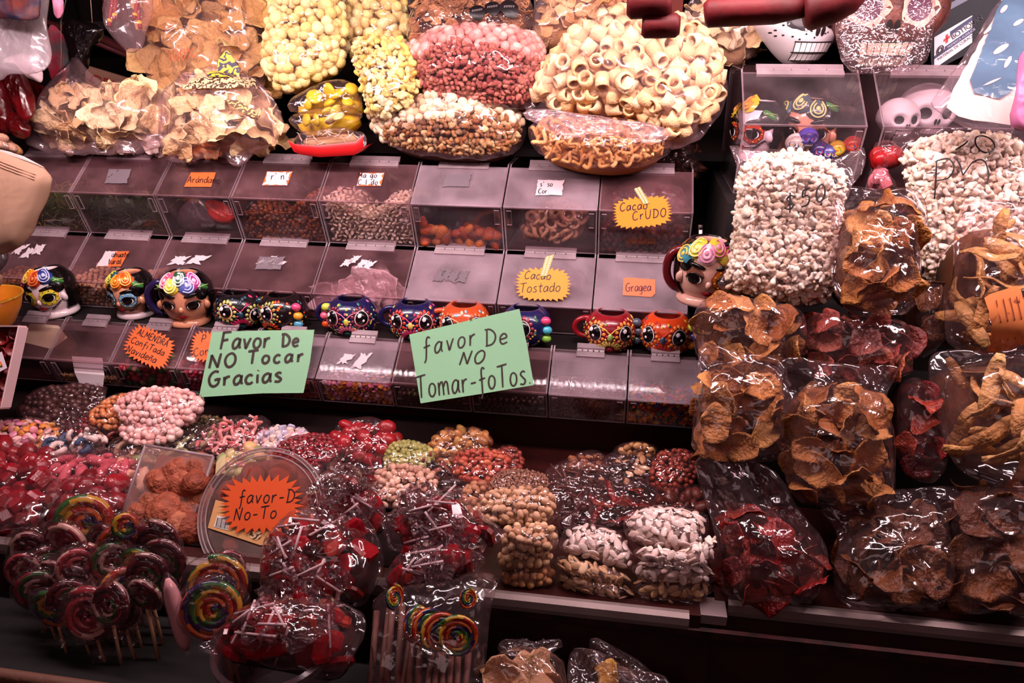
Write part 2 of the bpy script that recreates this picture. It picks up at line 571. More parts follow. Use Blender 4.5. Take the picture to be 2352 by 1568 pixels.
KINDS = {
    'popcorn': [lumpy(3, 10 + i, 6, 0.55, 7, 0.42) for i in range(6)],
    'popcorn_small': [lumpy(2, 10 + i, 6, 0.5, 6, 0.45) for i in range(6)],
    'puff': [lumpy(2, 40 + i, 5, 0.18, 4, 0.85) for i in range(5)],
    'crumb': [lumpy(2, 60 + i, 5, 0.45, 6, 0.5) for i in range(4)],
    'ball': [ellV(1, 1, 1)],
    'bean': [ellV(1, 0.8, 0.75), ellV(1, 0.72, 0.7)],
    'lentil': [ellV(1, 1, 0.42)],
    'pistachio': [seed_(1, 0.72, 0.6), seed_(2, 0.66, 0.64)],
    'seed': [seed_(0, 0.58, 0.2), seed_(1, 0.5, 0.22)],
    'raisin': [lumpy(2, 80 + i, 6, 0.25, 9, 0.7, (1, 0.7, 0.6)) for i in range(4)],
    'cube': [cubeV(0.3)],
    'chip': [disc(100 + i, 0.42, 0.07, 0.85, rings=4, th=0.022, seg=22, edge=.10) for i in range(6)] + [disc(120 + i, 0.25, 0.08, 0.75, rings=4, curl=2.6, th=0.022, seg=22, edge=.10) for i in range(4)],
    'sheet': [disc(140 + i, 0.32, 0.09, 0.8, rings=5, seg=24, th=0.010, edge=0.16) for i in range(6)],
    'strip': [strip(160 + i) for i in range(6)],
    'stick': [strip(180 + i, 0.16, 0.25, 0.3, 0.13) for i in range(4)],
    'tube': [ringtube()],
    'curl': [tubeV([(0.42 * t - 0.0, 0.24 * math.sin(t * 3.1 + p), 0.1 * math.cos(t * 2.3 + p)) for t in np.linspace(-1.3, 1.3, 15)], 0.115, 7) for p in (0, 1.0, 2.2)],
    'hoop': [torusV(0.36, 0.12, 0, 5.9, wob=w) for w in (0.1, 0.3, 0.5)],
    'gummy': [sausage(1.0, 0.2, b) for b in (0.1, 0.3, -0.2)],
    'worm': [tubeV([(t * 0.5, 0.12 * math.sin(t * 4 + p), 0.05 * math.sin(t * 7 + p)) for t in np.linspace(-1, 1, 12)], 0.075, 7) for p in (0, 2, 4)],
    'swirl': [tubeV([(0.38 * (1 - 0.3 * t) * math.cos(t * 5 + p), 0.38 * (1 - 0.3 * t) * math.sin(t * 5 + p), 0.1 * math.sin(t * 9)) for t in np.linspace(0, 1, 14)], 0.15, 7) for p in (0, 2, 4)],
    'nut': [lumpy(2, 200 + i, 4, 0.2, 3, 0.8, (1, 0.62, 0.5)) for i in range(4)],
    'drop': [lumpy(2, 220 + i, 3, 0.3, 3, 0.8, (1.0, 0.75, 0.5)) for i in range(4)],
    'shred': [strip(240 + i, 0.09, 0.4, 0.4, 0.05, 6) for i in range(4)],
    'twig': [tubeV([(t * 0.5, 0.02 * math.sin(t * 3 + i), 0) for t in np.linspace(-1, 1, 5)], 0.06, 6) for i in range(2)],
    'candy': [wrapped(260 + i) for i in range(4)],
    'cup': [lumpy(2, 280 + i, 5, 0.3, 4, 0.7, (1.1, 0.9, 0.7)) for i in range(4)],
}
_PM = {}
def piece_meshes(kind, m):
    k = (kind, m.name)
    if k not in _PM:
        _PM[k] = [mesh(kind, V, F, m, smooth=kind not in ('candy', 'cube')) for V, F in KINDS[kind]]
    return _PM[k]
def joined(name, kind, items, m, parent):
    """many pieces in one mesh. items: (variant, loc, 3x3, scale)"""
    VV, nf, loops, starts, k = [], 0, [], [], 0
    off = 0
    for (i, loc, R, s) in items:
        V, F = KINDS[kind][i]
        VV.append((V * s) @ np.asarray(R).T + loc)
        for f in F:
            starts.append(len(f))
            loops.extend([x + off for x in f])
        off += len(V)
    V = np.concatenate(VV)
    me = bpy.data.meshes.new(name)
    st = np.concatenate([[0], np.cumsum(starts)[:-1]]).astype(np.int32)
    me.vertices.add(len(V))
    me.vertices.foreach_set('co', V.astype(np.float32).ravel())
    me.loops.add(len(loops))
    me.loops.foreach_set('vertex_index', np.array(loops, np.int32))
    me.polygons.add(len(starts))
    me.polygons.foreach_set('loop_start', st)
    me.polygons.foreach_set('use_smooth', np.ones(len(starts), bool))
    me.materials.append(m)
    me.update(calc_edges=True)
    o = link(name, me, parent)
    o['kind'] = 'stuff'
    return o
def randrot(mode, n, jit=0.5):
    if mode == 'rand':
        q = Quaternion(nrm(rng.normal(size=4)))
        return np.array(q.to_matrix())
    z = nrm(np.asarray(n) + rng.normal(size=3) * jit)
    a = nrm(np.cross(z, rng.normal(size=3)))
    return np.stack([a, np.cross(z, a), z], 1)
MODE = {'popcorn': 'rand', 'puff': 'rand', 'crumb': 'rand', 'tube': 'rand', 'cube': 'rand', 'raisin': 'rand', 'popcorn_small': 'rand'}
JIT = {'chip': 0.8, 'sheet': 0.5, 'strip': 0.45, 'stick': 0.5, 'seed': 0.22, 'lentil': 0.55, 'curl': 0.5, 'hoop': 0.6, 'bean': 0.5, 'gummy': 0.4,
       'worm': 0.4, 'shred': 0.7, 'pistachio': 0.6, 'candy': 0.6}

def put_pieces(root, name, kind, pts, m, maxn=300, heapname=None):
    """pts: list of (loc, R, scale), those that show best first"""
    ms = piece_meshes(kind, m)
    L = np.array(root.location[:]) if root is not None else np.zeros(3)
    nv = len(ms)
    for q in pts[:maxn]:
        o = bpy.data.objects.new(name, ms[rng.integers(nv)])
        o.parent = root
        o.matrix_basis = Matrix.Translation((q[0] - L).tolist()) @ Matrix(q[1].tolist()).to_4x4() @ Matrix.Diagonal((q[2], q[2], q[2], 1))
        COL.objects.link(o)
    if len(pts) > maxn:
        joined(heapname or name + '_heap', kind, [(rng.integers(nv), q[0], q[1], q[2]) for q in pts[maxn:]], m, root)

BIGK = {'chip', 'sheet', 'strip', 'stick', 'worm', 'shred', 'gummy', 'drop', 'candy'}
class Bag:
    pass
BAGN = 0
def bag(name, label, cat, poly, Yb, Yt, T, kind=None, pm=None, size=0.012, cpoly=None, cscale=0.965, yaw=0, group=None, fm=None, layers=2,
        core=None, piece=None, pw=4.2, crumple=1.0, maxn=300, tuck=0.0, seg=84, rings=20, kinds2=None, dens=1.0, jit=None, lump=0.12, back=0.35, sag=0.0, svar=0.15, f0=55):
    """a clear bag whose outline was read at (poly) and stands between depths Yb (foot) and Yt (head); T is half its thickness"""
    global BAGN
    BAGN += 1
    poly = np.asarray(poly, float)
    yb, yt = poly[:, 1].max(), poly[:, 1].min()
    mx = (poly[:, 0].max() + poly[:, 0].min()) / 2
    Pb, Pt = at(mx, yb, Yb), at(mx, yt, Yt)
    e1 = np.array([math.cos(yaw), math.sin(yaw), 0])
    d = Pt - Pb
    e2 = nrm(np.array([0, d[1], d[2]]))
    e2 = nrm(e2 - e1 * np.dot(e1, e2))
    n = np.cross(e1, e2)
    O = (Pb + Pt) / 2
    if np.dot(n, CAM - O) < 0: n = -n
    def uv(P):
        out = []
        for (x, y) in P:
            q = onplane(x, y, O, n) - O
            out.append((q @ e1, q @ e2))
        return np.array(out)
    fs = Star(uv(poly), 1)
    cp = uv(np.asarray(cpoly, float)) if cpoly is not None else fs.c + (uv(poly) - fs.c) * cscale
    cs = Star(cp, 2)
    g = ridges(BAGN * 7 + 1, f0=f0)
    lr = np.random.default_rng(BAGN)
    LA, LP = lr.uniform(12, 30, 3), lr.uniform(0, 6.28, 6)
    def hc(u, v):
        r = np.clip(cs.r(u, v), 0, 1)
        l = 1 + lump * (np.sin(LA[0] * u + LP[0]) + np.sin(LA[1] * v + LP[1]) + np.sin(LA[2] * (u + v) + LP[2]))
        s = 1 - sag * np.clip((v - cs.c[1]) / 0.1, -1, 1)
        return T * np.sqrt(np.clip(1 - r ** pw, 0, 1)) * l * s
    low = O + e2 * uv([[mx, yb]])[0][1]
    root = thing(name, label, cat, low, group)
    B = Bag()
    B.root, B.O, B.e1, B.e2, B.n, B.hc, B.cs, B.fs = root, O, e1, e2, n, hc, cs, fs
    def world(u, v, h): return O + np.multiply.outer(u, e1) + np.multiply.outer(v, e2) + np.multiply.outer(h, n)
    B.world = world
    # film
    rr = np.linspace(0, 1, rings + 1)[1:]
    th = np.linspace(-np.pi, np.pi, seg, endpoint=False)
    R = fs.rad(th)
    U = fs.c[0] + np.outer(rr, R * np.cos(th))
    V = fs.c[1] + np.outer(rr, R * np.sin(th))
    U, V = np.concatenate([[fs.c[0]], U.ravel()]), np.concatenate([[fs.c[1]], V.ravel()])
    rf = np.concatenate([[0], np.repeat(rr, seg)])
    rc = cs.r(U, V)
    gg = g(U, V)
    flap = np.clip((rc - 0.85) / 0.2, 0, 1)
    H = hc(U, V)
    H = H + 0.001 + size * 0.06 + crumple * gg * (0.005 + 0.009 * flap) * (1 - rf ** 8)
    edge = crumple * 0.004 * flap * np.sin(U * 90 + V * 60 + BAGN)
    Hf = H + edge
    Hb = -hc(U, V) * back - 0.001 + edge
    top, bot = world(U, V, Hf), world(U, V, np.minimum(Hb, Hf - 0.0008))
    F = [(0, 1 + j, 1 + (j + 1) % seg) for j in range(seg)]
    for i in range(rings - 1):
        a = 1 + i * seg
        F += [(a + j, a + seg + j, a + seg + (j + 1) % seg, a + (j + 1) % seg) for j in range(seg)]
    N = len(U)
    F2 = F + [tuple(reversed([x + N for x in f])) for f in F]
    e = 1 + (rings - 1) * seg
    F2 += [(e + j, e + N + j, e + N + (j + 1) % seg, e + (j + 1) % seg) for j in range(seg)]
    link('plastic_film', mesh('plastic_film', np.concatenate([top, bot]), F2, fm or FILM), root)
    if kind is None: return B
    # filling core
    if core is not None:
        rr2 = np.linspace(0, 1, 9)[1:]
        s2 = 40
        th2 = np.linspace(-np.pi, np.pi, s2, endpoint=False)
        R2 = cs.rad(th2) * 0.90
        U2 = np.concatenate([[cs.c[0]], (cs.c[0] + np.outer(rr2, R2 * np.cos(th2))).ravel()])
        V2 = np.concatenate([[cs.c[1]], (cs.c[1] + np.outer(rr2, R2 * np.sin(th2))).ravel()])
        h2 = hc(U2, V2)
        t2, b2 = world(U2, V2, h2 * 0.88 - size * 1.0), world(U2, V2, -h2 * back * 0.8 - size * 1.0)
        F = [(0, 1 + j, 1 + (j + 1) % s2) for j in range(s2)]
        for i in range(7):
            a = 1 + i * s2
            F += [(a + j, a + s2 + j, a + s2 + (j + 1) % s2, a + (j + 1) % s2) for j in range(s2)]
        n2 = len(U2)
        F2 = F + [tuple(reversed([x + n2 for x in f])) for f in F]
        e = 1 + 7 * s2
        F2 += [(e + j, e + n2 + j, e + n2 + (j + 1) % s2, e + (j + 1) % s2) for j in range(s2)]
        link('filling', mesh('filling', np.concatenate([t2, b2]), F2, core), root)
    # pieces
    def scatter(kind, pm, size, piece, test=None, layers=layers, maxn=maxn):
        u0, u1 = cs.c[0] - cs.ra.max(), cs.c[0] + cs.ra.max()
        v0, v1 = cs.c[1] - cs.ra.max(), cs.c[1] + cs.ra.max()
        d = size * 0.92 / math.sqrt(dens)
        out = []
        for k in range(layers):
            ox, oy = (0, 0) if k == 0 else (d * 0.5 * (k % 2), d * 0.29 * k)
            j = 0
            row = []
            v = v0 + oy
            while v < v1:
                u = u0 + ox + (d * 0.5 if j % 2 else 0)
                while u < u1:
                    row.append((u, v))
                    u += d
                v += d * 0.87
                j += 1
            P = np.array(row) + rng.normal(size=(len(row), 2)) * d * 0.16
            marg = (0.16 if kind in BIGK else 0.34) * size / cs.rad(np.arctan2(P[:, 1] - cs.c[1], P[:, 0] - cs.c[0]))
            keep = cs.r(P[:, 0], P[:, 1]) < 1 - np.minimum(marg, .2)
            P = P[keep]
            if test is not None:
                P = P[test((P[:, 0] - cs.c[0]) / (cs.ra.max()), (P[:, 1] - cs.c[1]) / (np.ptp(cs.P[:, 1]) / 2))]
            h = hc(P[:, 0], P[:, 1])
            h = h - size * (0.36 + 0.62 * k) + rng.normal(size=len(h)) * size * 0.08
            if k == 0 and kind not in BIGK:
                # the steep rim of the bulge, ring by ring along its profile
                Rm = cs.ra.mean()
                rp = np.linspace(.80, 1 - .14 * size / Rm, 40)
                hp = T * np.sqrt(1 - rp ** pw)
                arc = np.concatenate([[0], np.cumsum(np.hypot(np.diff(rp) * Rm, np.diff(hp)))])
                ex = []
                for sa in np.arange(d * .5, arc[-1], d * .85):
                    r0 = np.interp(sa, arc, rp)
                    tg = np.linspace(-np.pi, np.pi, 361)
                    bx = cs.rad(tg)[:, None] * np.stack([np.cos(tg), np.sin(tg)], 1) * r0
                    cl = np.concatenate([[0], np.cumsum(np.hypot(*np.diff(bx, axis=0).T))])
                    m_ = max(6, int(cl[-1] / d))
                    for j_ in range(m_):
                        t_ = np.interp(cl[-1] * ((j_ + rng.uniform(-.3, .3)) % m_) / m_, cl, tg)
                        ex.append(cs.c + r0 * cs.rad(t_) * np.array([np.cos(t_), np.sin(t_)]))
                ex = np.array(ex)
                if test is not None and len(ex):
                    ex = ex[test((ex[:, 0] - cs.c[0]) / (cs.ra.max()), (ex[:, 1] - cs.c[1]) / (np.ptp(cs.P[:, 1]) / 2))]
                if len(ex):
                    P = np.concatenate([P, ex])
                    h = np.concatenate([h, hc(ex[:, 0], ex[:, 1]) - size * .5])
            for (a, b_), z in zip(P, h):
                # outward direction of the bulge
                eps = 0.004
                gx = (hc(a + eps, b_) - hc(a - eps, b_)) / (2 * eps)
                gy = (hc(a, b_ + eps) - hc(a, b_ - eps)) / (2 * eps)
                gx, gy = np.clip(gx, -1.5, 1.5), np.clip(gy, -1.5, 1.5)
                nn = nrm(n - e1 * gx - e2 * gy)
                out.append((world(a, b_, z), randrot(MODE.get(kind, 'flat'), nn, jit or JIT.get(kind, 0.5)), size * (1 + rng.normal() * svar)))
        put_pieces(root, piece, kind, out, pm, maxn)
    if kinds2 is None:
        scatter(kind, pm, size, piece or kind)
    else:
        for (k2, m2, s2, p2, t2) in kinds2:
            scatter(k2, m2, s2, p2, t2)
    return B

# ------------------------------------------------------------------ handwriting
GL = {
 'F': '6;.3,0 .8,5 1.2,10;.6,9.8 3,10.2 6,10.3;.9,5.2 2.5,5.4 4.6,5.8', 'a': '5.4;4.6,5.2 3.2,6.2 1.3,5.2 .3,2.8 .9,.5 2.4,.4 4,2.4 4.8,5.9 4.6,2 5.3,.2',
 'v': '5;.2,6 1.2,3 2,.2 3.2,3.2 4.6,6.3', 'o': '5;3,6.1 1.2,5.4 .2,3 .9,.6 2.7,.1 4.4,1.8 4.5,4.6 3,6.1', 'r': '4.4;.5,6 .7,3 .6,0;.7,3.4 1.8,5.4 3.9,6',
 'D': '7;1.6,9.6 1.4,5 1.2,.2;.2,9.8 3.5,9.7 6.2,7 6.4,3.6 4.4,.8 .4,0', 'e': '5;.6,3 2.6,3.3 4.3,4 3.8,5.8 2.2,6.1 .6,4.4 .4,1.8 1.8,.1 4.6,1',
 'N': '7;.2,0 .8,5 1.1,9.6;1.1,9.6 3,5 5,.2;5,.2 5.6,5 6.4,10.2', 'O': '6.6;3.4,9.8 1.2,8 .3,4.5 1.4,.9 3.6,.1 5.8,2.6 6.1,6.6 4.8,9.2 3.2,9.8',
 'T': '7;0,9.6 3.5,10 7,10.4;3.6,10 3.4,5 3.2,0', 'c': '4.6;4.2,5.2 2.8,6.1 1,5 .2,2.6 1,.5 2.8,.1 4.4,1.2',
 'G': '7;5.8,9.4 3.6,10 1.2,8 .2,4.6 1.2,1 3.4,0 5.6,1.8 5.9,4.4;3.4,4 5,4.6 7,4.6', 'i': '2.2;1,6 .9,3 1,.1;1.1,8.4 1.3,8.8', 's': '4.6;4.2,5.6 2.6,6.2 1,4.9 2.4,3.4 4,1.8 2.8,.2 .3,.5',
 'm': '8;.4,6 .6,3 .5,0;.6,3.6 2,5.8 3.3,5.4 3.7,0;3.8,3.6 5.2,5.9 6.6,5.2 7.1,0', 'n': '5.6;.4,6 .6,3 .5,0;.6,3.4 2.2,5.8 4,5.4 4.6,0',
 'ñ': '5.6;.4,6 .6,3 .5,0;.6,3.4 2.2,5.8 4,5.4 4.6,0;1,8 2.4,8.6 3.4,8 4.8,8.6', 'f': '5;4.6,9.4 3.2,10.2 2.2,8.6 2.2,4 2,-2 1,-4;.3,4.6 2.4,5 4.6,5.4', 't': '4.6;2.4,9.4 2.2,4 2.4,.6 4,.4;.2,6.2 2.4,6.4 4.6,6.7',
 '-': '4.4;.3,3.6 2,3.7 4,3.9', 'C': '6.4;5.8,8.8 3.8,9.9 1.4,8 .3,4.6 1.2,1 3.4,0 6,1.6', 'u': '5.4;.3,6 .5,2 1.8,.2 3.6,1 4.6,6 4.8,2 5.4,.1', 'U': '6.4;.4,9.8 .5,3 2,.2 4.4,.8 5.6,4 5.9,10',
 'd': '5.6;4.2,5.2 2.8,6.1 1,5 .3,2.4 1.2,.3 3,.6 4.4,3 4.9,10 4.7,4 5.2,.1', 'A': '7;.2,0 2,5 3.6,10;3.6,10 5,5 6.4,0;1.2,3.4 3.4,3.7 5.8,3.9', 'l': '2.4;.9,10 .8,4 1,.6 2,.2',
 'g': '5.4;4.4,5.2 3,6.2 1.2,5.2 .3,2.8 1.2,.6 3,.8 4.5,5.6 4.5,0 3.4,-3.6 1,-3.2', 'L': '5.6;.8,10 .7,5 .5,.2;.5,.2 2.6,.2 5.4,.5', 'M': '8;.2,0 .9,5 1.4,9.8;1.4,9.8 2.8,6 4,3;4,3 5.2,6 6.6,10;6.6,10 7,5 7.4,.1',
 'E': '5.6;.8,9.8 .7,5 .5,0;.7,9.7 3,9.9 5.2,10.1;.7,5 2.6,5.2 4.4,5.4;.5,.1 3,.2 5.4,.5', 'R': '6.2;.8,0 .9,5 1,9.8;1,9.8 4,9.8 5,7.4 3.6,5.2 1,4.8;2.6,4.8 4,2.6 5.8,.1', 'h': '5.4;.7,10 .6,5 .5,0;.6,3.4 2.2,5.8 4,5.2 4.4,0',
 'P': '5.6;.8,0 .9,5 1,9.8;1,9.8 4,9.9 5.2,7.4 3.8,5 1,4.6', '$': '6;5,8 3,9 1.2,7.4 3,5.2 4.8,3.2 3.2,1.2 .6,2;3,10.8 2.9,5 2.8,-1', '5': '5.8;5.4,9.8 3,9.6 1.4,9.4;1.4,9.4 1,5.6;1,5.6 3.6,6 5,3.6 3.8,.6 .6,.4',
 '0': '5.6;3,9.8 1.1,8 .3,4.5 1.2,.9 3,.1 5,2.6 5.2,6.6 4.2,9.2 2.8,9.8', '1': '3.6;.6,8 2,10;2,10 1.9,5 1.8,0', '%': '7;1.5,9.5 .5,8 1.6,6.6 2.6,8 1.5,9.5;6,10 1,0;5.4,3.4 4.4,1.8 5.4,.4 6.4,1.8 5.4,3.4',
 '.': '2;.6,.2 1.0,.5', ' ': '4;', "'": '2;.8,10 .6,8', 'g2': '5;', 'á': '5.4;4.6,5.2 3.2,6.2 1.3,5.2 .3,2.8 .9,.5 2.4,.4 4,2.4 4.8,5.9 4.6,2 5.3,.2;3,8 4,9.2',
 'S': '5.6;5,8.6 3.2,9.9 1,8 2.8,5.4 4.8,3 3.4,.4 .4,1',
}
def catmull(P, k=5):
    P = np.asarray(P, float)
    if len(P) < 3: return np.array([P[0] + (P[-1] - P[0]) * t for t in np.linspace(0, 1, k)])
    Q = np.concatenate([[2 * P[0] - P[1]], P, [2 * P[-1] - P[-2]]])
    out = []
    for i in range(1, len(Q) - 2):
        for t in np.linspace(0, 1, k, endpoint=False):
            a, b, c2, d = Q[i - 1], Q[i], Q[i + 1], Q[i + 2]
            out.append(0.5 * (2 * b + (c2 - a) * t + (2 * a - 5 * b + 4 * c2 - d) * t * t + (3 * b - a - 3 * c2 + d) * t ** 3))
    out.append(P[-1])
    return np.array(out)
def strokes(txt, x, y, h, ang=0.0, slant=0.12, sp=1.5, wide=1.0):
    """polylines in picture units: (x, y) is the foot of the first letter, h the height of a capital"""
    out, cx = [], 0.0
    ca, sa = math.cos(ang), math.sin(ang)
    for ch in txt:
        g = GL[ch].split(';')
        for s in g[1:]:
            if not s.strip(): continue
            P = catmull([tuple(map(float, q.split(','))) for q in s.split()])
            X = (cx + P[:, 0] + slant * P[:, 1]) * h / 10 * wide
            Yv = P[:, 1] * h / 10
            out.append(np.stack([x + X * ca + Yv * sa, y + X * sa - Yv * ca], 1))
        cx += float(g[0]) + sp
    return out
def ink(name, lines, place, width, m, parent, normal):
    """flat pen strokes: place() turns a picture point into a point on the sheet"""
    b = MB()
    n = nrm(normal)
    for L in lines:
        P = np.array([place(px, py) for px, py in L])
        if len(P) < 2: continue
        T = np.gradient(P, axis=0)
        S_ = np.cross(n, T)
        S_ /= np.linalg.norm(S_, axis=1)[:, None] + 1e-12
        k = len(P)
        wv = width * (0.75 + 0.25 * np.sin(np.linspace(0.4, 2.7, k)))[:, None] / 2
        V = np.concatenate([P - S_ * wv, P + S_ * wv])
        b.add(V, [(i, i + 1, k + i + 1, k + i) for i in range(k - 1)])
    return b.build(name, m, parent, smooth=False)

FILM = film('clear plastic film', haze=.05)
FILM_HAZY = film('milky plastic film', haze=0.16, rough=0.2, scale=30)
FILM_CRISP = film('crisp cellophane', haze=0.028, gloss=1.15, rough=0.09, scale=30, bump=0.8)
FILM_BIG = film('large bag film', haze=0.10, gloss=0.9, rough=0.12, scale=18, bump=0.8)
# ------------------------------------------------------------------ setting
WALLM = mat('dark plaster', '#1c1214', 0.9, .1)
FLOORM = mat('worn concrete', '#4a4040', 0.8, col2='#3a3232', nscale=6)
structure(MB().box(-4, 4, 2.45, 2.5, 0, 2.9).build('wall_back', WALLM, smooth=False))
structure(MB().box(-4, 4, -1.5, 2.5, -0.05, 0).build('floor', FLOORM, smooth=False))
structure(MB().box(-4, 4, -1.5, 2.5, 2.9, 2.95).build('ceiling', mat('dark ceiling', '#2a2022', 0.9), smooth=False))

LA, FA = math.radians(35.6), math.radians(70.5)
WOOD = mat('dark red lacquered wood', '#2a0d0d', 0.35, 0.4, col2='#3a1412', nscale=9)
BLACKW = mat('near black board', '#140b0c', 0.6)
STEEL = mat('worn steel trim', '#94807e', 0.40, 0.5, 0.05, 60, col2='#8a7674', nscale=14, metal=0.5)

# counter the sweets lie on
ct = thing('market_counter', 'dark red wooden market counter with a worn steel edge under the bagged sweets', 'counter', (0, 1.1, 0))
MB().box(-1.6, 0.128, 0.868, 1.31, 0.775, 0.798).build('counter_top', WOOD, ct, False)
MB().box(0.15, 1.3, 0.905, 1.31, 0.775, 0.798).build('counter_top', WOOD, ct, False)
MB().box(-1.6, 0.145, 0.875, 0.895, 0.0, 0.775).build('front_panel', WOOD, ct, False)
MB().box(0.145, 1.3, 0.91, 0.93, 0.0, 0.775).build('front_panel', WOOD, ct, False)
def rail(x0, x1, y):
    b = MB()
    P = [(y + 0.007, .7985), (y + 0.007, .8015), (y + 0.001, .8015), (y - 0.006, .7975), (y - 0.008, .787), (y - 0.008, .7805), (y - 0.004, .7785), (y, .7795), (y, .7985)]
    V = [(x0, a, z) for a, z in P] + [(x1, a, z) for a, z in P]
    k = len(P)
    b.add(V, [(i, (i + 1) % k, k + (i + 1) % k, k + i) for i in range(k)] + [tuple(range(k))[::-1], tuple(range(k, 2 * k))])
    return b.build('edge_rail', STEEL, ct, False)
rail(-1.6, 0.112, 0.866)
rail(0.168, 1.3, 0.903)
MB().box(0.118, 0.164, 0.872, 0.91, .782, .797).build('corner_piece', mat('pale corner bracket', '#9a8586', 0.4, metal=0.4), ct, False)
MB().box(-1.6, 1.3, 0.862, 0.87, .765, .777).build('lip_moulding', mat('chipped red lacquer', '#3a1214', 0.45, col2='#1c0808', nscale=60), ct, False)

# rack that carries the three rows of bins
rk = thing('lower_rack', 'dark red riser board and shelf under the lowest row of bins', 'rack', (-0.5, 1.5, .8))
MB().box(-1.5, 0.33, 1.30, 1.315, 0.798, 0.874).build('riser_board', WOOD, rk, False)
MB().box(-1.5, 0.33, 1.30, 1.72, 0.862, 0.8735).build('shelf_board', BLACKW, rk, False)
t = thing('mug_ledge', 'dark ledge with a pale edge that carries the painted mugs', 'shelf', (-0.5, 1.5, .968))
MB().box(-1.5, 0.135, 1.345, 1.74, 0.968, 0.984).build('ledge_board', BLACKW, t, False)
MB().box(-1.5, 0.135, 1.341, 1.3448, 0.962, 0.985).build('ledge_edge', mat('pale ledge edge', '#8a7278', 0.3, metal=0.3), t, False)
t = tag(MB().box(-1.5, 0.135, 1.742, 1.76, 0.80, 1.276).build('rack_board', BLACKW, smooth=False), 'black board closing the rack behind the bins', 'board')
t = tag(MB().box(-1.5, 0.33, 1.655, 2.09, 1.297, 1.312).build('top_shelf', BLACKW, smooth=False), 'black shelf over the bins that carries the big snack bags', 'shelf')
stand = thing('bag_stand', 'black stepped stand behind the popcorn and chip bags', 'stand', (.7, 1.5, .798))
# LED strip under the canopy: its beads show in the lids
ls = thing('led_strip', 'thin aluminium strip of white LED beads under the canopy, above the bins', 'lamp', (-.1, 1.15, 1.95))
MB().box(-1.5, 1.3, 1.143, 1.157, 1.951, 1.957).build('strip_profile', mat('aluminium', '#a09898', .4, metal=.8), ls, False)
b = MB()
for i in range(150):
    x = -1.45 + i * .018
    b.box(x, x + .006, 1.1475, 1.1525, 1.947, 1.951)
m_, nt_, out_ = _new('led bead light')
em = node(nt_, 'ShaderNodeEmission')
em.inputs[0].default_value, em.inputs[1].default_value = (1, .84, .86, 1), 130
nt_.links.new(em.outputs[0], out_.inputs[0])
b.build('led_beads', m_, ls, False)['kind'] = 'stuff'
# ------------------------------------------------------------------ acrylic bins
ACR = acrylic('scuffed clear acrylic', '#f8f2f4', 0.03, 0.05, 0.6)
LIDM = acrylic('hazy acrylic lid', '#f6eef0', 0.075, 0.05, 0.5, hazecol='#d89ca4')  # pink haze paints in the blurred lamp reflections on the lids
LIDB = acrylic('acrylic lid with painted reflection', '#f0e8ec', 0.23, 0.06, 0.4, hazecol='#dcc0cc')  # stronger pale haze: a bright reflection painted into these lids
EDGE = acrylic('cut acrylic edge with painted gleam', '#cdbcc2', 0.34, 0.25, 0.3, hazecol='#e8ccd4')  # cut edges made paler and hazier to imitate edge-lit gleam
BINSHADE = mat('acrylic painted dark for shade', '#3a1c1e', 0.5, 0.2)  # opaque dark panels: shade inside the bins put into the colour
ROWS = {
    1: dict(C=(1.4704, 1.2271), L=0.1161, H=0.1030, back=1.735, hl=0.105),
    2: dict(C=(1.3964, 1.0524), L=0.1333, H=0.0694, back=1.735, hl=0.105),
    3: dict(C=(1.249, 0.936), L=0.1005, H=0.0643, back=1.335, hl=0.052),
    4: dict(C=(1.40, 1.335), L=0.150, H=0.20, back=1.66, hl=0.14),
}
XS12 = [-1.40, -1.19, -0.9945, -0.8235, -0.6325, -0.439, -0.251, -0.0637, 0.1175]
def lid_plane(row):
    r = ROWS[row]
    return np.array([0, *r['C']]), np.array([0, -math.sin(LA), math.cos(LA)])
def front_plane(row):
    r = ROWS[row]
    return np.array([0, *r['C']]), np.array([0, -math.sin(FA), -math.cos(FA)])
for k in ROWS:
    r = ROWS[k]
    r['hinge'] = (r['C'][0] + r['L'] * math.cos(LA), r['C'][1] + r['L'] * math.sin(LA))
    r['B'] = (r['C'][0] + r['H'] * math.cos(FA), r['C'][1] - r['H'] * math.sin(FA))
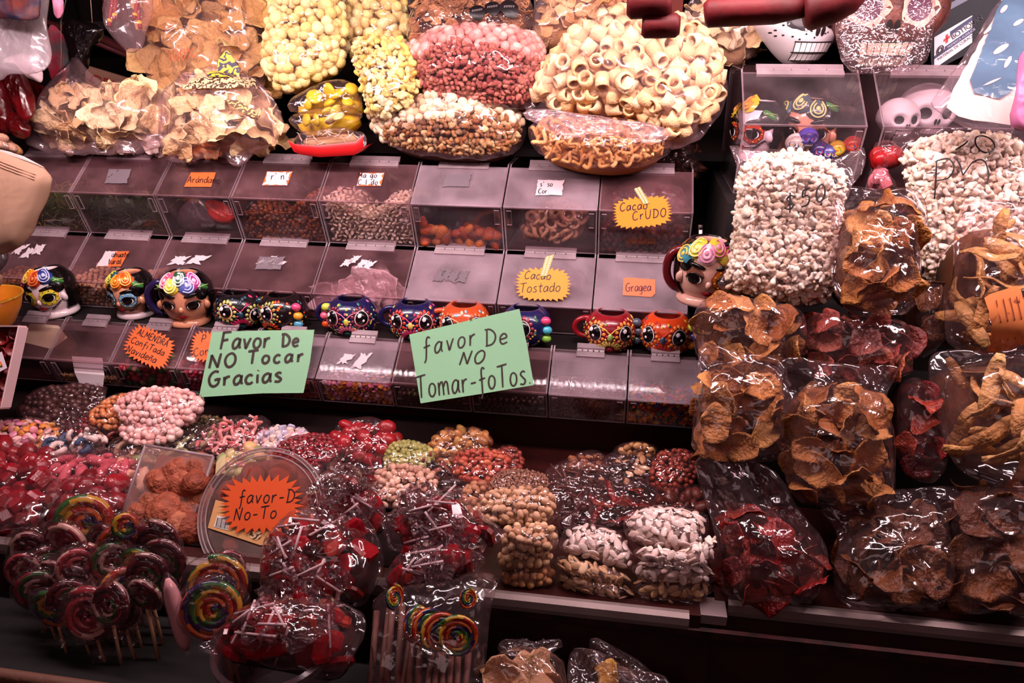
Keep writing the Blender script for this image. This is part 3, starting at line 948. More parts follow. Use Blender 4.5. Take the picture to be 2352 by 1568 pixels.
def make_bin(row, x0, x1, label, group, bright_lid=False):
    r = ROWS[row]
    C, Hg, B = r['C'], r['hinge'], r['B']
    if row == 3:
        poly = [C, Hg, (1.3395, 0.9945), (1.3395, 0.9655), (1.42, 0.9655), (1.42, B[1]), B]
    else:
        poly = [C, Hg, (r['back'], Hg[1]), (r['back'], B[1]), B]
    t = 0.003
    x0, x1 = x0 + 0.0012, x1 - 0.0012
    root = thing('candy_bin', label, 'bin', ((x0 + x1) / 2, (C[0] + r['back']) / 2, B[1]), group)
    for xa in (x0, x1 - t):
        MB().slab([(xa, y, z) for y, z in poly], (1, 0, 0), t, 0, 1).build('side_panel', [ACR, EDGE], root, False)
    nF = np.array([0, math.sin(FA), math.cos(FA)])
    MB().slab([(x0 + t, *C), (x1 - t, *C), (x1 - t, *B), (x0 + t, *B)], nF, t, 0, 1).build('front_panel', [ACR, EDGE], root, False)
    back = poly[-2][0]
    MB().box(x0 + t, x1 - t, B[0] + 0.004, back, B[1], B[1] + 0.003).build('bottom_panel', BINSHADE, root, False)
    MB().box(x0 + t, x1 - t, back - 0.004, back - 0.001, B[1] + 0.003, (0.965 if row == 3 else Hg[1])).build('back_panel', BINSHADE, root, False)
    d, n = np.array([0, math.cos(LA), math.sin(LA)]), np.array([0, -math.sin(LA), math.cos(LA)])
    Cp = np.array([0, *C])
    def lp(x, s): return np.array([x, 0, 0]) + Cp + d * s
    L = r['L']
    MB().slab([lp(x0 + .001, -.004), lp(x1 - .001, -.004), lp(x1 - .001, L - .012), lp(x0 + .001, L - .012)], n, t, 0, 1).build('lid', [ACR if row == 4 else LIDB if bright_lid else LIDM, EDGE], root, False)
    xm, hw = (x0 + x1) / 2, min(r['hl'], (x1 - x0) * 0.75) / 2
    b = MB().slab([lp(xm - hw, L - .020), lp(xm + hw, L - .020), lp(xm + hw, L - .009), lp(xm - hw, L - .009)], n * 1.0, .0055, 0, 1)
    kn = 5
    for i in range(kn):
        a, e = xm - hw + 2 * hw * i / kn + .001, xm - hw + 2 * hw * (i + 1) / kn - .001
        b.tube([lp(a, L - .006) + n * .003, lp(e, L - .006) + n * .003], .0034, 6, 1)
    b.slab([lp(xm - hw, L - .003), lp(xm + hw, L - .003), lp(xm + hw, L + .007), lp(xm - hw, L + .007)], np.array([0, 0, 1.]), .005, 0, 1)
    b.build('hinge', [EDGE, EDGE], root, False)
    for xa in ((x0 + 0.006), (x1 - 0.016)):
        q = [np.array([xx, *C]) + np.array([0, math.cos(FA), -math.sin(FA)]) * s for xx, s in ((xa, .008), (xa + .010, .008), (xa + .010, .040), (xa, .040))]
        MB().slab(q, -nF, .003, 0, 1).build('guide_tab', [ACR, EDGE], root, False)
    return root
ORD = ['first', 'second', 'third', 'fourth', 'fifth', 'sixth', 'seventh', 'eighth', 'ninth']
BINS = {}
D1 = ['clear bin of green dried herbs at the far end of the top row', 'clear bin of dark herbs with a scraped grey label, top row', 'clear bin with the orange handwritten blueberry label, top row',
      'clear bin of raisins with a torn white and orange label', 'clear bin of pale pumpkin seeds under a torn label', 'clear bin of dried apricots with an almost erased label',
      'clear bin holding a bag of ring snacks, torn white label', 'clear bin behind the yellow raw cacao card, end of the top row']
D2 = ['clear bin with a torn pale label at the far end of the middle row', 'clear bin of peanuts with a half torn orange label', 'clear empty bin with a patchy white label behind the lady mugs',
      'clear empty bin with a few white label scraps and reflected lamps', 'clear bin stuffed with white plastic bags over red', 'clear hazy bin with a crumpled empty bag, middle row',
      'clear bin behind the yellow roasted cacao card', 'clear bin with the orange sprinkles label, end of the middle row']
for i in range(8):
    BINS[1, i] = make_bin(1, XS12[i], XS12[i + 1], D1[i], 'acrylic bins of the top row', i in (5, 6))
    BINS[2, i] = make_bin(2, XS12[i], XS12[i + 1], D2[i], 'acrylic bins of the middle row', i in (5, 6, 7))
XS3 = [at(px, 818 + 0.0682 * (px - 0), 1.249)[0] for px in (-30, 106, 252, 405, 562, 724, 897, 1079, 1258, 1440, 1612)]
D3 = ['small clear bin with folded white paper at the end of the lower row', 'small clear bin with a paper scoop and crumbs', 'small clear bin of red and green sugared almonds',
      'small clear bin of pink sweets beside the green sign without touching', 'small clear bin of red sweets mostly behind the green touch sign', 'small clear bin of pink and orange sugared lentils',
      'small clear dark bin behind the green photo sign', 'small clear bin of dark sweets under the edge of the photo sign', 'small clear bin of brown chocolate sprinkles', 'small clear bin of coloured chocolate buttons, end of the lower row']
for i in range(10):
    BINS[3, i] = make_bin(3, XS3[i], XS3[i + 1], D3[i], 'small acrylic bins of the lower row', i in (4, 5, 8, 9))

# ------------------------------------------------------------------ what lies in the bins
def heap(name, label, cat, row, x0, x1, fill, kind, pm, size, core, single=False, group=None, depth=0.10):
    """fill(t) = height up the front (0..1 of the front panel) at t across the bin"""
    r = ROWS[row]
    B, H = np.array(r['B']), r['H']
    up = np.array([-math.cos(FA), math.sin(FA)])
    x0, x1 = x0 + .006, x1 - .006
    pts = []
    d = size * 0.85
    for k in range(2):
        s0 = size * 0.5
        nx = max(2, int((x1 - x0 - size) / d))
        for ix in range(nx + 1):
            x = x0 + size * .5 + (x1 - x0 - size) * ix / nx
            f = fill((x - x0) / (x1 - x0)) * H
            ns = max(1, int((f - s0) / (d * 0.87)))
            for i in range(ns + 1):
                s = s0 + i * d * .87
                if s > f: continue
                p = B + up * s
                pts.append((np.array([x + d * .5 * (i % 2) - d * .25 + rng.normal() * d * .1, p[0] + .004 + size * (.45 + .8 * k), p[1] + rng.normal() * d * .05]), k))
        # top surface going back
        ny = int(depth / d)
        if k == 0:
            for ix in range(nx + 1):
                x = x0 + size * .5 + (x1 - x0 - size) * ix / nx
                f = fill((x - x0) / (x1 - x0)) * H
                p = B + up * f
                for j in range(ny):
                    pts.append((np.array([x + d * .5 * (j % 2) - d * .25, p[0] + .004 + size * .45 + j * d, p[1] + rng.normal() * size * .12 + j * d * 0.10]), 0))
    items = []
    for p, k in pts:
        p[0] = min(max(p[0], x0 + size * .4), x1 - size * .4)
        items.append((p, randrot(MODE.get(kind, 'flat'), (0, -0.7, 0.7), 0.8), size * (1 + rng.normal() * .12)))
    nv = len(KINDS[kind])
    if single:
        ms = piece_meshes(kind, pm)
        for (p, R, s) in items:
            o = bpy.data.objects.new(name, ms[rng.integers(nv)])
            o.matrix_basis = Matrix.Translation(p.tolist()) @ Matrix(R.tolist()).to_4x4() @ Matrix.Diagonal((s, s, s, 1))
            COL.objects.link(o)
            tag(o, label, cat, group)
        return
    o = joined(name, kind, [(rng.integers(nv), p, R, s) for p, R, s in items], pm, None)
    tag(o, label, cat)
    # body of the heap under its skin
    b = MB()
    N = 12
    V = []
    for i in range(N + 1):
        x = x0 + (x1 - x0) * i / N
        f = max(0.05, fill(i / N) * H - size * .6)
        p = B + up * f
        V += [(x, B[0] + size * 1.3 + .004, B[1] + .004), (x, p[0] + size * 1.3 + .004, p[1]), (x, p[0] + depth + .02, p[1] + depth * .1), (x, p[0] + depth + .02, B[1] + .004)]
    F = [(a * 4 + j, a * 4 + (j + 1) % 4, a * 4 + 4 + (j + 1) % 4, a * 4 + 4 + j) for a in range(N) for j in range(4)] + [(0, 3, 2, 1), (N * 4, N * 4 + 1, N * 4 + 2, N * 4 + 3)]
    k = b.add(V, F).build('heap_body', core, o)
    k['kind'] = 'stuff'
    return o
X = XS12
herb = rmat('dried green herb', ['#2c3a1c', '#4a5a26', '#1c2414', '#5c5a2a'], 0.8)
herb2 = rmat('fresh green herb', ['#4a6a1c', '#7a8a3a', '#2c3a14', '#b08a3a'], 0.8)
dk = mat('dark filling', '#2a1210', 0.8)
heap('dried_herbs', 'green and yellow dried herbs in the far top bin', 'herbs', 1, X[0], X[1], lambda t: .95, 'shred', herb2, .02, mat('herb mass', '#3a4418', .9))
heap('dark_herbs', 'dark green dried herbs behind the scraped label', 'herbs', 1, X[1], X[2], lambda t: .72 + .1 * math.sin(5 * t), 'shred', herb, .018, mat('herb mass dark', '#1c2010', .9))
heap('raisins', 'brown raisins heaped higher at one side of their bin', 'raisins', 1, X[3], X[4], lambda t: .55 + .4 * max(0, t - .45) / .55 + .08 * math.sin(9 * t), 'raisin', rmat('raisin', ['#3a150c', '#6a2c12', '#8a4518', '#4a1c10'], .4, .5), .0125, dk)
heap('pumpkin_seeds', 'pale pumpkin seeds scooped hollow in the middle of their bin', 'seeds', 1, X[4], X[5], lambda t: 1.0 - .36 * math.exp(-((t - .53) / .17) ** 2), 'seed', rmat('pale seed', ['#f0dcc8', '#d8bca4', '#e6ccb4', '#f4e6d6'], .5), .0125, mat('pale mass', '#b89c86', .8))
heap('dried_apricot', 'one of the orange dried apricots lying in the fifth full bin of the top row', 'apricot', 1, X[5], X[6], lambda t: .28 + .16 * math.sin(6 * t + 1) ** 2, 'raisin', rmat('apricot', ['#c85a1c', '#a83c14', '#e08030', '#7a2412'], .4, .5, sss=.1), .027, dk, single=True, group='dried apricots in the bin', depth=.045)
heap('cacao_beans', 'dark raw cacao beans at the bottom of the end bin', 'beans', 1, X[7], X[8], lambda t: .42, 'bean', rmat('cacao', ['#3a1412', '#5a2018', '#2a0e0c', '#7a2c20'], .5), .017, dk)
heap('peanuts', 'pale peanuts heaped in the bin behind the lady mugs', 'peanuts', 2, X[1], X[2], lambda t: .98 - .3 * math.sin(3.1 * t), 'bean', rmat('raw peanut', ['#c89c78', '#b88662', '#d8b08c'], .6), .013, mat('peanut mass', '#7a5540', .8))
heap('mixed_nuts', 'brown nuts in the bin behind the yellow mug', 'nuts', 2, X[0], X[1], lambda t: .7, 'bean', rmat('brown nut', ['#8a5a3c', '#6a3c24', '#a06a44'], .6), .013, dk)
heap('crumbs', 'sandy crumbs under the paper scoop', 'crumbs', 3, XS3[1], XS3[2], lambda t: .28, 'crumb', rmat('crumbs', ['#b08458', '#c89c6c', '#8a6040'], .7), .007, dk, depth=.06)
heap('sugared_almonds', 'red and green sugared almonds in the lower bin', 'sweets', 3, XS3[2], XS3[3], lambda t: .8, 'bean', rmat('red green almond', ['#c8283c', '#3c6a38', '#d84858', '#4a7a44', '#a81c30', '#e0a0a0'], .25, .6, 0, constant=True), .017, dk, depth=.06)
heap('pink_sweets', 'pink and white sweets beside the sugared almonds', 'sweets', 3, XS3[3], XS3[4], lambda t: .75, 'bean', rmat('pink sweet', ['#d83858', '#f0b0b8', '#c02848'], .25, .6, 0, constant=True), .012, dk, depth=.06)
heap('red_sweets', 'dull red sweets behind the green touch sign', 'sweets', 3, XS3[4], XS3[5], lambda t: .7, 'lentil', rmat('dull red', ['#a83c40', '#c86058', '#8a2c34'], .35), .012, dk, depth=.06)
heap('sugared_lentils', 'pink and orange sugared lentils in a lower bin', 'sweets', 3, XS3[5], XS3[6], lambda t: .72, 'lentil', rmat('pink orange lentil', ['#f0a0b8', '#e8903c', '#f4c8d0', '#e87ca0', '#f0a850'], .3, .5, 0, constant=True), .0115, dk, depth=.06)
heap('dark_sweets', 'dark sweets in the bin under the photo sign', 'sweets', 3, XS3[6], XS3[7], lambda t: .5, 'ball', rmat('dark sweet', ['#3a1414', '#4a2020', '#3c4420'], .4), .012, dk, depth=.06)
heap('chocolate_drops', 'dark chocolate drops in a lower bin', 'sweets', 3, XS3[7], XS3[8], lambda t: .5, 'ball', rmat('choc drop', ['#2a0f0e', '#3a1614'], .4), .012, dk, depth=.06)
heap('chocolate_sprinkles', 'fine brown chocolate sprinkles filling a lower bin', 'sprinkles', 3, XS3[8], XS3[9], lambda t: .95, 'gummy', rmat('sprinkle', ['#8a6058', '#6a423c', '#a88078', '#7a5048'], .5), .0055, mat('sprinkle mass', '#5a3832', .8, col2='#8a6058', nscale=300), depth=.06)
heap('chocolate_buttons', 'small coloured chocolate buttons in the end lower bin', 'sweets', 3, XS3[9], XS3[10], lambda t: .92, 'lentil', rmat('buttons', ['#d8541c', '#3c5ca8', '#e0a02c', '#c02c24', '#4a8a3c', '#e86c20', '#8a3c20'], .25, .5, 0, constant=True), .010, dk, depth=.06)

# ------------------------------------------------------------------ labels on the lids
ORANGE = mat('orange paper', '#e0622a', 0.6)
AMBER = mat('amber card', '#e88f2a', 0.6)
WHITEP = mat('torn white paper', '#cfbcc2', 0.8)
GREYP = mat('grey paper residue', '#6f6068', 0.8)
INK = mat('black marker', '#1c0f14', 0.5)
INKB = mat('violet pen', '#3a1c3c', 0.5)
GREEN = mat('mint green paper', '#84b48e', 0.6, 0.3)
BROWNI = mat('brown marker', '#2c2018', 0.5)
def on_lid(row, lift=.0036):
    P0, n = lid_plane(row)
    P0 = P0 + n * lift
    return (lambda px, py: onplane(px, py, P0, n)), n
def sheet(name, polypx, place, n, m, parent, t=.0004):
    return MB().slab([place(*p) for p in polypx], n, t).build(name, m, parent, False)
def ragged(cx, cy, w, h, sk, seed, rough=.10):
    """a torn rectangle leaning by sk"""
    r = np.random.default_rng(seed)
    P = []
    for (a, b_) in ((-1, 1), (1, 1), (1, -1), (-1, -1)):
        nx_ = {(-1, 1): (1, 1), (1, 1): (1, -1), (1, -1): (-1, -1), (-1, -1): (-1, 1)}[(a, b_)]
        k = 7
        for i in range(k):
            t = i / k
            x, y = a + (nx_[0] - a) * t, b_ + (nx_[1] - b_) * t
            q = 1 - abs(r.normal()) * rough * (i > 0)
            P.append((cx + x * q * w / 2 - y * sk, cy + y * q * h / 2))
    return P
def torn(row, i, cx, cy, w, h, sk, m=WHITEP, under=None, lines=None, seed=0, rough=.1, scraps=0):
    root = BINS[row, i]
    place, n = on_lid(row)
    if under:
        sheet('label', [(cx - w / 2 - sk, cy + h / 2), (cx + w / 2 - sk, cy + h / 2), (cx + w / 2 + sk, cy - h / 2), (cx - w / 2 + sk, cy - h / 2)], place, n, under, root)
    pl2, n = on_lid(row, .0043)
    if scraps:
        r = np.random.default_rng(seed)
        for k in range(scraps):
            sheet('label_scrap', ragged(cx + (k / max(1, scraps - 1) - .5) * w * .8 + r.normal() * 2, cy + r.normal() * h * .12, w / scraps * 1.25, h * r.uniform(.5, .95), sk + r.uniform(-1, 7), seed + k, .22), pl2, n, m, root)
    else:
        sheet('label', ragged(cx, cy, w, h, sk, seed, rough), pl2, n, m, root)
    if lines:
        pl3, n = on_lid(row, .0050)
        ink('lettering', lines, pl3, .0016, INK, root, n)
torn(1, 1, 271, 405, 52, 33, 5, GREYP, seed=3, rough=.03, lines=strokes('-- -', 250, 412, 14, -.6))
place, n = on_lid(1)
sheet('label', [(423, 429), (485, 429), (496, 396), (439, 396)], place, n, ORANGE, BINS[1, 2])
ink('lettering', strokes('Arándano', 429, 419, 15, .02, .2, 1.0, .98), on_lid(1, .0046)[0], .0017, INK, BINS[1, 2], n)
torn(1, 3, 637, 410, 58, 32, 6, WHITEP, ORANGE, strokes("r' n'", 622, 412, 15), 5, .13)
torn(1, 4, 851, 412, 56, 30, 4, WHITEP, ORANGE, strokes('Ma go', 822, 408, 12, sp=2) + strokes("C l do", 822, 424, 12, sp=2), 8, .14)
torn(1, 5, 1050, 414, 62, 30, 4, GREYP, seed=9, rough=.05)
torn(1, 6, 1263, 431, 62, 36, 3, WHITEP, None, strokes("s' so", 1240, 428, 11) + strokes('Cor..', 1236, 444, 11), 12, .06)
torn(2, 0, 66, 576, 52, 30, 7, WHITEP, seed=14, scraps=3)
place, n = on_lid(2)
sheet('label', [(240, 612), (277, 612), (297, 577), (252, 577)], place, n, ORANGE, BINS[2, 1])
sheet('label', ragged(245, 594, 26, 36, 11, 15, .07), on_lid(2, .0045)[0], n, WHITEP, BINS[2, 1])
ink('lettering', strokes('ahuate', 256, 590, 12, 0, .2, 1.0, .9) + strokes('tural', 247, 606, 13, 0, .2, 1.0, .9), on_lid(2, .0052)[0], .0016, INK, BINS[2, 1], n)
torn(2, 2, 434, 597, 62, 28, 8, WHITEP, seed=17, rough=.13, scraps=2)
torn(2, 3, 620, 604, 60, 30, 6, GREYP, seed=21, rough=.05)
torn(2, 3, 622, 604, 44, 26, 6, WHITEP, seed=22, scraps=4)
torn(2, 4, 822, 603, 66, 30, 7, WHITEP, seed=23, scraps=4)
torn(2, 5, 1034, 632, 70, 34, 3, GREYP, seed=24, scraps=4)
torn(3, 5, 812, 824, 44, 40, 8, WHITEP, seed=25, scraps=2)
place, n = on_lid(2)
sheet('label', [(1430, 678), (1497, 682), (1505, 674), (1505, 642), (1440, 637), (1432, 639)], place, n, mat('salmon sticker', '#d8744c', .5), BINS[2, 7])
ink('lettering', strokes('Gragea', 1437, 669, 19, -.02, .05, .8, .84), on_lid(2, .0046)[0], .0016, INKB, BINS[2, 7], n)

# ------------------------------------------------------------------ cut out price cards
def frame(mx, yb, yt, Yb, Yt):
    Pb, Pt = at(mx, yb, Yb), at(mx, yt, Yt)
    e2 = nrm(np.array([0, Pt[1] - Pb[1], Pt[2] - Pb[2]]))
    n = np.cross(np.array([1., 0, 0]), e2)
    O = (Pb + Pt) / 2
    if np.dot(n, CAM - O) < 0: n = -n
    return O, n
def burst(cx, cy, w, h, ang, spikes, seed, pwr=4, depth=.13):
    r = np.random.default_rng(seed)
    P = []
    N = spikes * 2
    for i in range(N):
        a = 2 * math.pi * i / N
        c_, s_ = math.cos(a), math.sin(a)
        q = (abs(c_) ** pwr + abs(s_) ** pwr) ** (-1 / pwr)
        q *= (1.0 + r.uniform(-.03, .05)) if i % 2 else (1 - depth * h / max(w, h) * 1.6 - .02)
        x, y = q * c_ * w / 2, q * s_ * h / 2
        P.append((cx + x * math.cos(ang) - y * math.sin(ang), cy + x * math.sin(ang) + y * math.cos(ang)))
    return P
def card(label, polypx, m, place, n, lines, width, lm, tape=None):
    C = np.mean([place(*p) for p in polypx], axis=0)
    root = thing('price_card', label, 'card', C)
    # fan triangulated card: centre + outline
    V = [place(*p) for p in polypx]
    b = MB()
    k = len(V)
    VV = [C] + V + [p - n * .0005 for p in [C] + V]
    F = [(0, 1 + i, 1 + (i + 1) % k) for i in range(k)]
    F += [tuple(reversed([x + k + 1 for x in f])) for f in F] + [(1 + i, 1 + i + k + 1, 1 + (i + 1) % k + k + 1, 1 + (i + 1) % k) for i in range(k)]
    b.add(VV, F).build('card', m, root, False)
    ink('lettering', lines, lambda x, y: place(x, y) + n * .0006, width, lm, root, n)
    if tape:
        t = sheet('tape', tape, lambda x, y: place(x, y) + n * .0012, n, TAPE, root)
        d = MB()
        a, b2 = np.array(tape[0]), np.array(tape[2])
        c2, d2 = np.array(tape[1]), np.array(tape[3])
        for i in range(9):
            for j in (0.28, 0.72):
                q = ((a * (1 - j) + c2 * j) * (1 - (i + .5 * (j > .5) + .3) / 9.6) + (d2 * (1 - j) + b2 * j) * (i + .5 * (j > .5) + .3) / 9.6)
                p = place(*q) + n * .0018
                e = np.cross(n, [1, 0, 0])
                d.add([p + (np.array([1., 0, 0]) * math.cos(w) + e * math.sin(w)) * .0015 for w in np.linspace(0, 6.28, 9)[:-1]], [tuple(range(8))])
        d.build('dots', mat('white dot', '#f0f0d8', .6), t, False)
    return root
TAPE = mat('green spotted tape', '#a8a05c', .5)
TAPE.use_backface_culling = False
P0, n1 = lid_plane(1)
O1 = P0 + n1 * .010
O, n = frame(1475, 530, 440, 1.455, 1.468)
pl = lambda x, y: onplane(x, y, O, n)
card('amber starburst card for raw cacao taped to the top row', burst(1475, 487, 134, 72, -.10, 34, 1), AMBER, pl, n,
     strokes('Cacao', 1424, 485, 19, -.09, .12, 1.6) + strokes('CrUDO', 1453, 506, 20, -.12, .12, 2.0), .0017, INKB,
     [(1456, 434), (1470, 428), (1492, 466), (1478, 470)])
O, n = frame(1248, 690, 600, 1.397, 1.447)
pl2 = lambda x, y: onplane(x, y, O, n)
card('amber starburst card for roasted cacao on the middle row', burst(1248, 653, 126, 76, .03, 32, 2), AMBER, lambda x, y, O=O, n=n: onplane(x, y, O, n), n,
     strokes('Cacao', 1204, 640, 18, .04, .2, 1.6) + strokes('Tostado', 1193, 672, 21, -.03, .15, 1.2), .0017, INK,
     [(1253, 591), (1273, 584), (1257, 634), (1240, 636)])
O, n = frame(343, 850, 750, 1.232, 1.30)
card('orange starburst card for Christmas sugared almonds', burst(343, 797, 112, 84, .44, 34, 3), ORANGE, lambda x, y, O=O, n=n: onplane(x, y, O, n), n,
     strokes('ALMENDRA', 314, 768, 16, .40, .1, 1.0, .78) + strokes('ConfiTada', 300, 786, 15, .40, .1, 1.2, .95) + strokes('Navideña', 289, 806, 16, .40, .1, 1.0, .95), .0017, INK)
O, n = frame(470, 840, 755, 1.243, 1.312)
card('orange starburst card half hidden by the green touch sign', burst(480, 797, 84, 72, .15, 30, 4), ORANGE, lambda x, y, O=O, n=n: onplane(x, y, O, n), n,
     strokes('P', 461, 786, 18, .1) + strokes('Con', 445, 818, 18, -.1), .0017, INK)

def paper_sign(label, quad, Yb, Yt, lines, width, pin=None):
    ys = [q[1] for q in quad]
    O, n = frame(sum(q[0] for q in quad) / 4, max(ys), min(ys), Yb, Yt)
    place = lambda x, y: onplane(x, y, O, n)
    root = thing('paper_sign', label, 'sign', place((quad[2][0] + quad[3][0]) / 2, (quad[2][1] + quad[3][1]) / 2))
    sheet('paper', quad, place, -n, GREEN, root, .0006)
    ink('lettering', lines, lambda x, y: place(x, y) + n * .0006, width, BROWNI, root, n)
    if pin: MB().ell(place(*pin) + n * .001, (.003, .003, .002)).build('pin', mat('brass pin', '#8a5a3c', .3, metal=.6), root)
    return root
paper_sign('mint green handwritten sign asking not to touch, under the owl mugs', [(487, 762), (590, 759), (722, 757), (712, 830), (697, 902), (600, 903), (457, 912)], 1.222, 1.300,
           strokes('Favor', 506, 802, 38, -.03, .16, 1.6, .93) + strokes('De', 646, 796, 29, -.02, .05, 2, 1.0) + strokes('NO', 480, 846, 32, -.07, .12, 1.8, 1.25) + strokes('Tocar', 568, 836, 30, -.04, .12, 3.0, 1.12) + strokes('Gracias', 479, 888, 34, -.07, .10, 1.6, 1.15), .0054)
paper_sign('mint green handwritten sign asking not to take photos, pinned askew', [(940, 768), (1075, 736), (1193, 709), (1212, 800), (1226, 884), (1100, 905), (966, 926)], 1.205, 1.292,
           strokes('favor', 972, 818, 40, -.22, .25, 2.6, .88) + strokes('De', 1114, 795, 38, -.12, .08, 2, 1.0) + strokes('NO', 1055, 838, 30, -.08, .25, 2, 1.2)
           + strokes('Tomar-foTos.', 958, 915, 50, -.13, .08, 1.6, .66), .0032, (1081, 732))
# ------------------------------------------------------------------ glazed mugs
def glaze(col):
    return mat('glaze ' + col, col, 0.22, 0.5, coat=0.35)
class Body:
    """a turned body: R(z), turned to face `yaw` (0 faces the aisle), leaning by lean"""
    def __init__(s, base, R, h, yaw=0, lean=0, sc=1.0):
        s.base, s.R, s.h, s.sc = np.asarray(base, float), R, h, sc
        a, l = yaw, lean
        s.M = np.array(Matrix.Rotation(l, 3, 'Y') @ Matrix.Rotation(a, 3, 'Z'))
    def w(s, P): return (np.asarray(P) * s.sc) @ s.M.T + s.base
    def pt(s, th, z, lift=0.0):
        r = s.R(z)
        e = 0.002
        dr = (s.R(z + e) - s.R(z - e)) / (2 * e)
        k = 1 / math.sqrt(1 + dr * dr)
        rr, zz = r + lift * k, z - lift * dr * k
        return np.array([rr * math.sin(th), -rr * math.cos(th), zz])
    def patch(s, b, th, z, w, h, m, rot=0, lift=.0006, dome=0.0, seg=18, shape=None, start=None):
        """painted spot following the body; shape(angle) scales its outline"""
        V, F = [], []
        R0 = max(s.R(z), .012)
        cr, sr = math.cos(rot), math.sin(rot)
        rings = 3 if dome else 2
        for i in range(rings + 1):
            for j in range(seg):
                a = 2 * math.pi * j / seg
                q = i / rings * (shape(a) if shape else 1)
                x, y = q * w / 2 * math.cos(a), q * h / 2 * math.sin(a)
                x, y = x * cr - y * sr, x * sr + y * cr
                V.append(s.w(s.pt(th + x / R0, z + y, lift + dome * math.sqrt(max(0, 1 - (i / rings) ** 2)))))
                if i == 0: break
        F = [(0, 1 + j, 1 + (j + 1) % seg) for j in range(seg)]
        for i in range(rings - 1):
            o = 1 + i * seg
            F += [(o + j, o + seg + j, o + seg + (j + 1) % seg, o + (j + 1) % seg) for j in range(seg)]
        b.add(V, F, m)
    def line(s, b, pts, r, m, lift=.0006):
        P = catmull(pts, 4)
        b.tube([s.w(s.pt(a, z, lift)) for a, z in P], r * s.sc, 5, m)
    def turned(s, name, prof, mats, parent, n=36, a0=0, a1=2 * math.pi, mi=0):
        V, F = [], []
        full = abs(a1 - a0 - 2 * math.pi) < 1e-6
        k = n if full else n + 1
        for (r, z) in prof:
            for j in range(k):
                a = a0 + (a1 - a0) * j / n
                V.append(s.w((r * math.sin(a), -r * math.cos(a), z)))
        for i in range(len(prof) - 1):
            for j in range(n):
                F.append((i * k + j, i * k + (j + 1) % k, (i + 1) * k + (j + 1) % k, (i + 1) * k + j))
        b = MB().add(V, F)
        return b.build(name, mats, parent)
    def handle(s, side, z0, z1, reach, r, m, parent, flat=0.0):
        ph = math.pi / 2 * side
        P = []
        za, zb = z0, z1
        for t in np.linspace(0, 1, 15):
            a = math.pi * t
            z = za + (zb - za) * (1 - math.cos(a)) / 2
            x = s.R(za) * (1 - t) + s.R(zb) * t - .004 + reach * math.sin(a) ** .8
            P.append(s.w((x * math.sin(ph), -x * math.cos(ph), z)))
        return MB().tube(P, r * s.sc, 9).build('handle', m, parent)

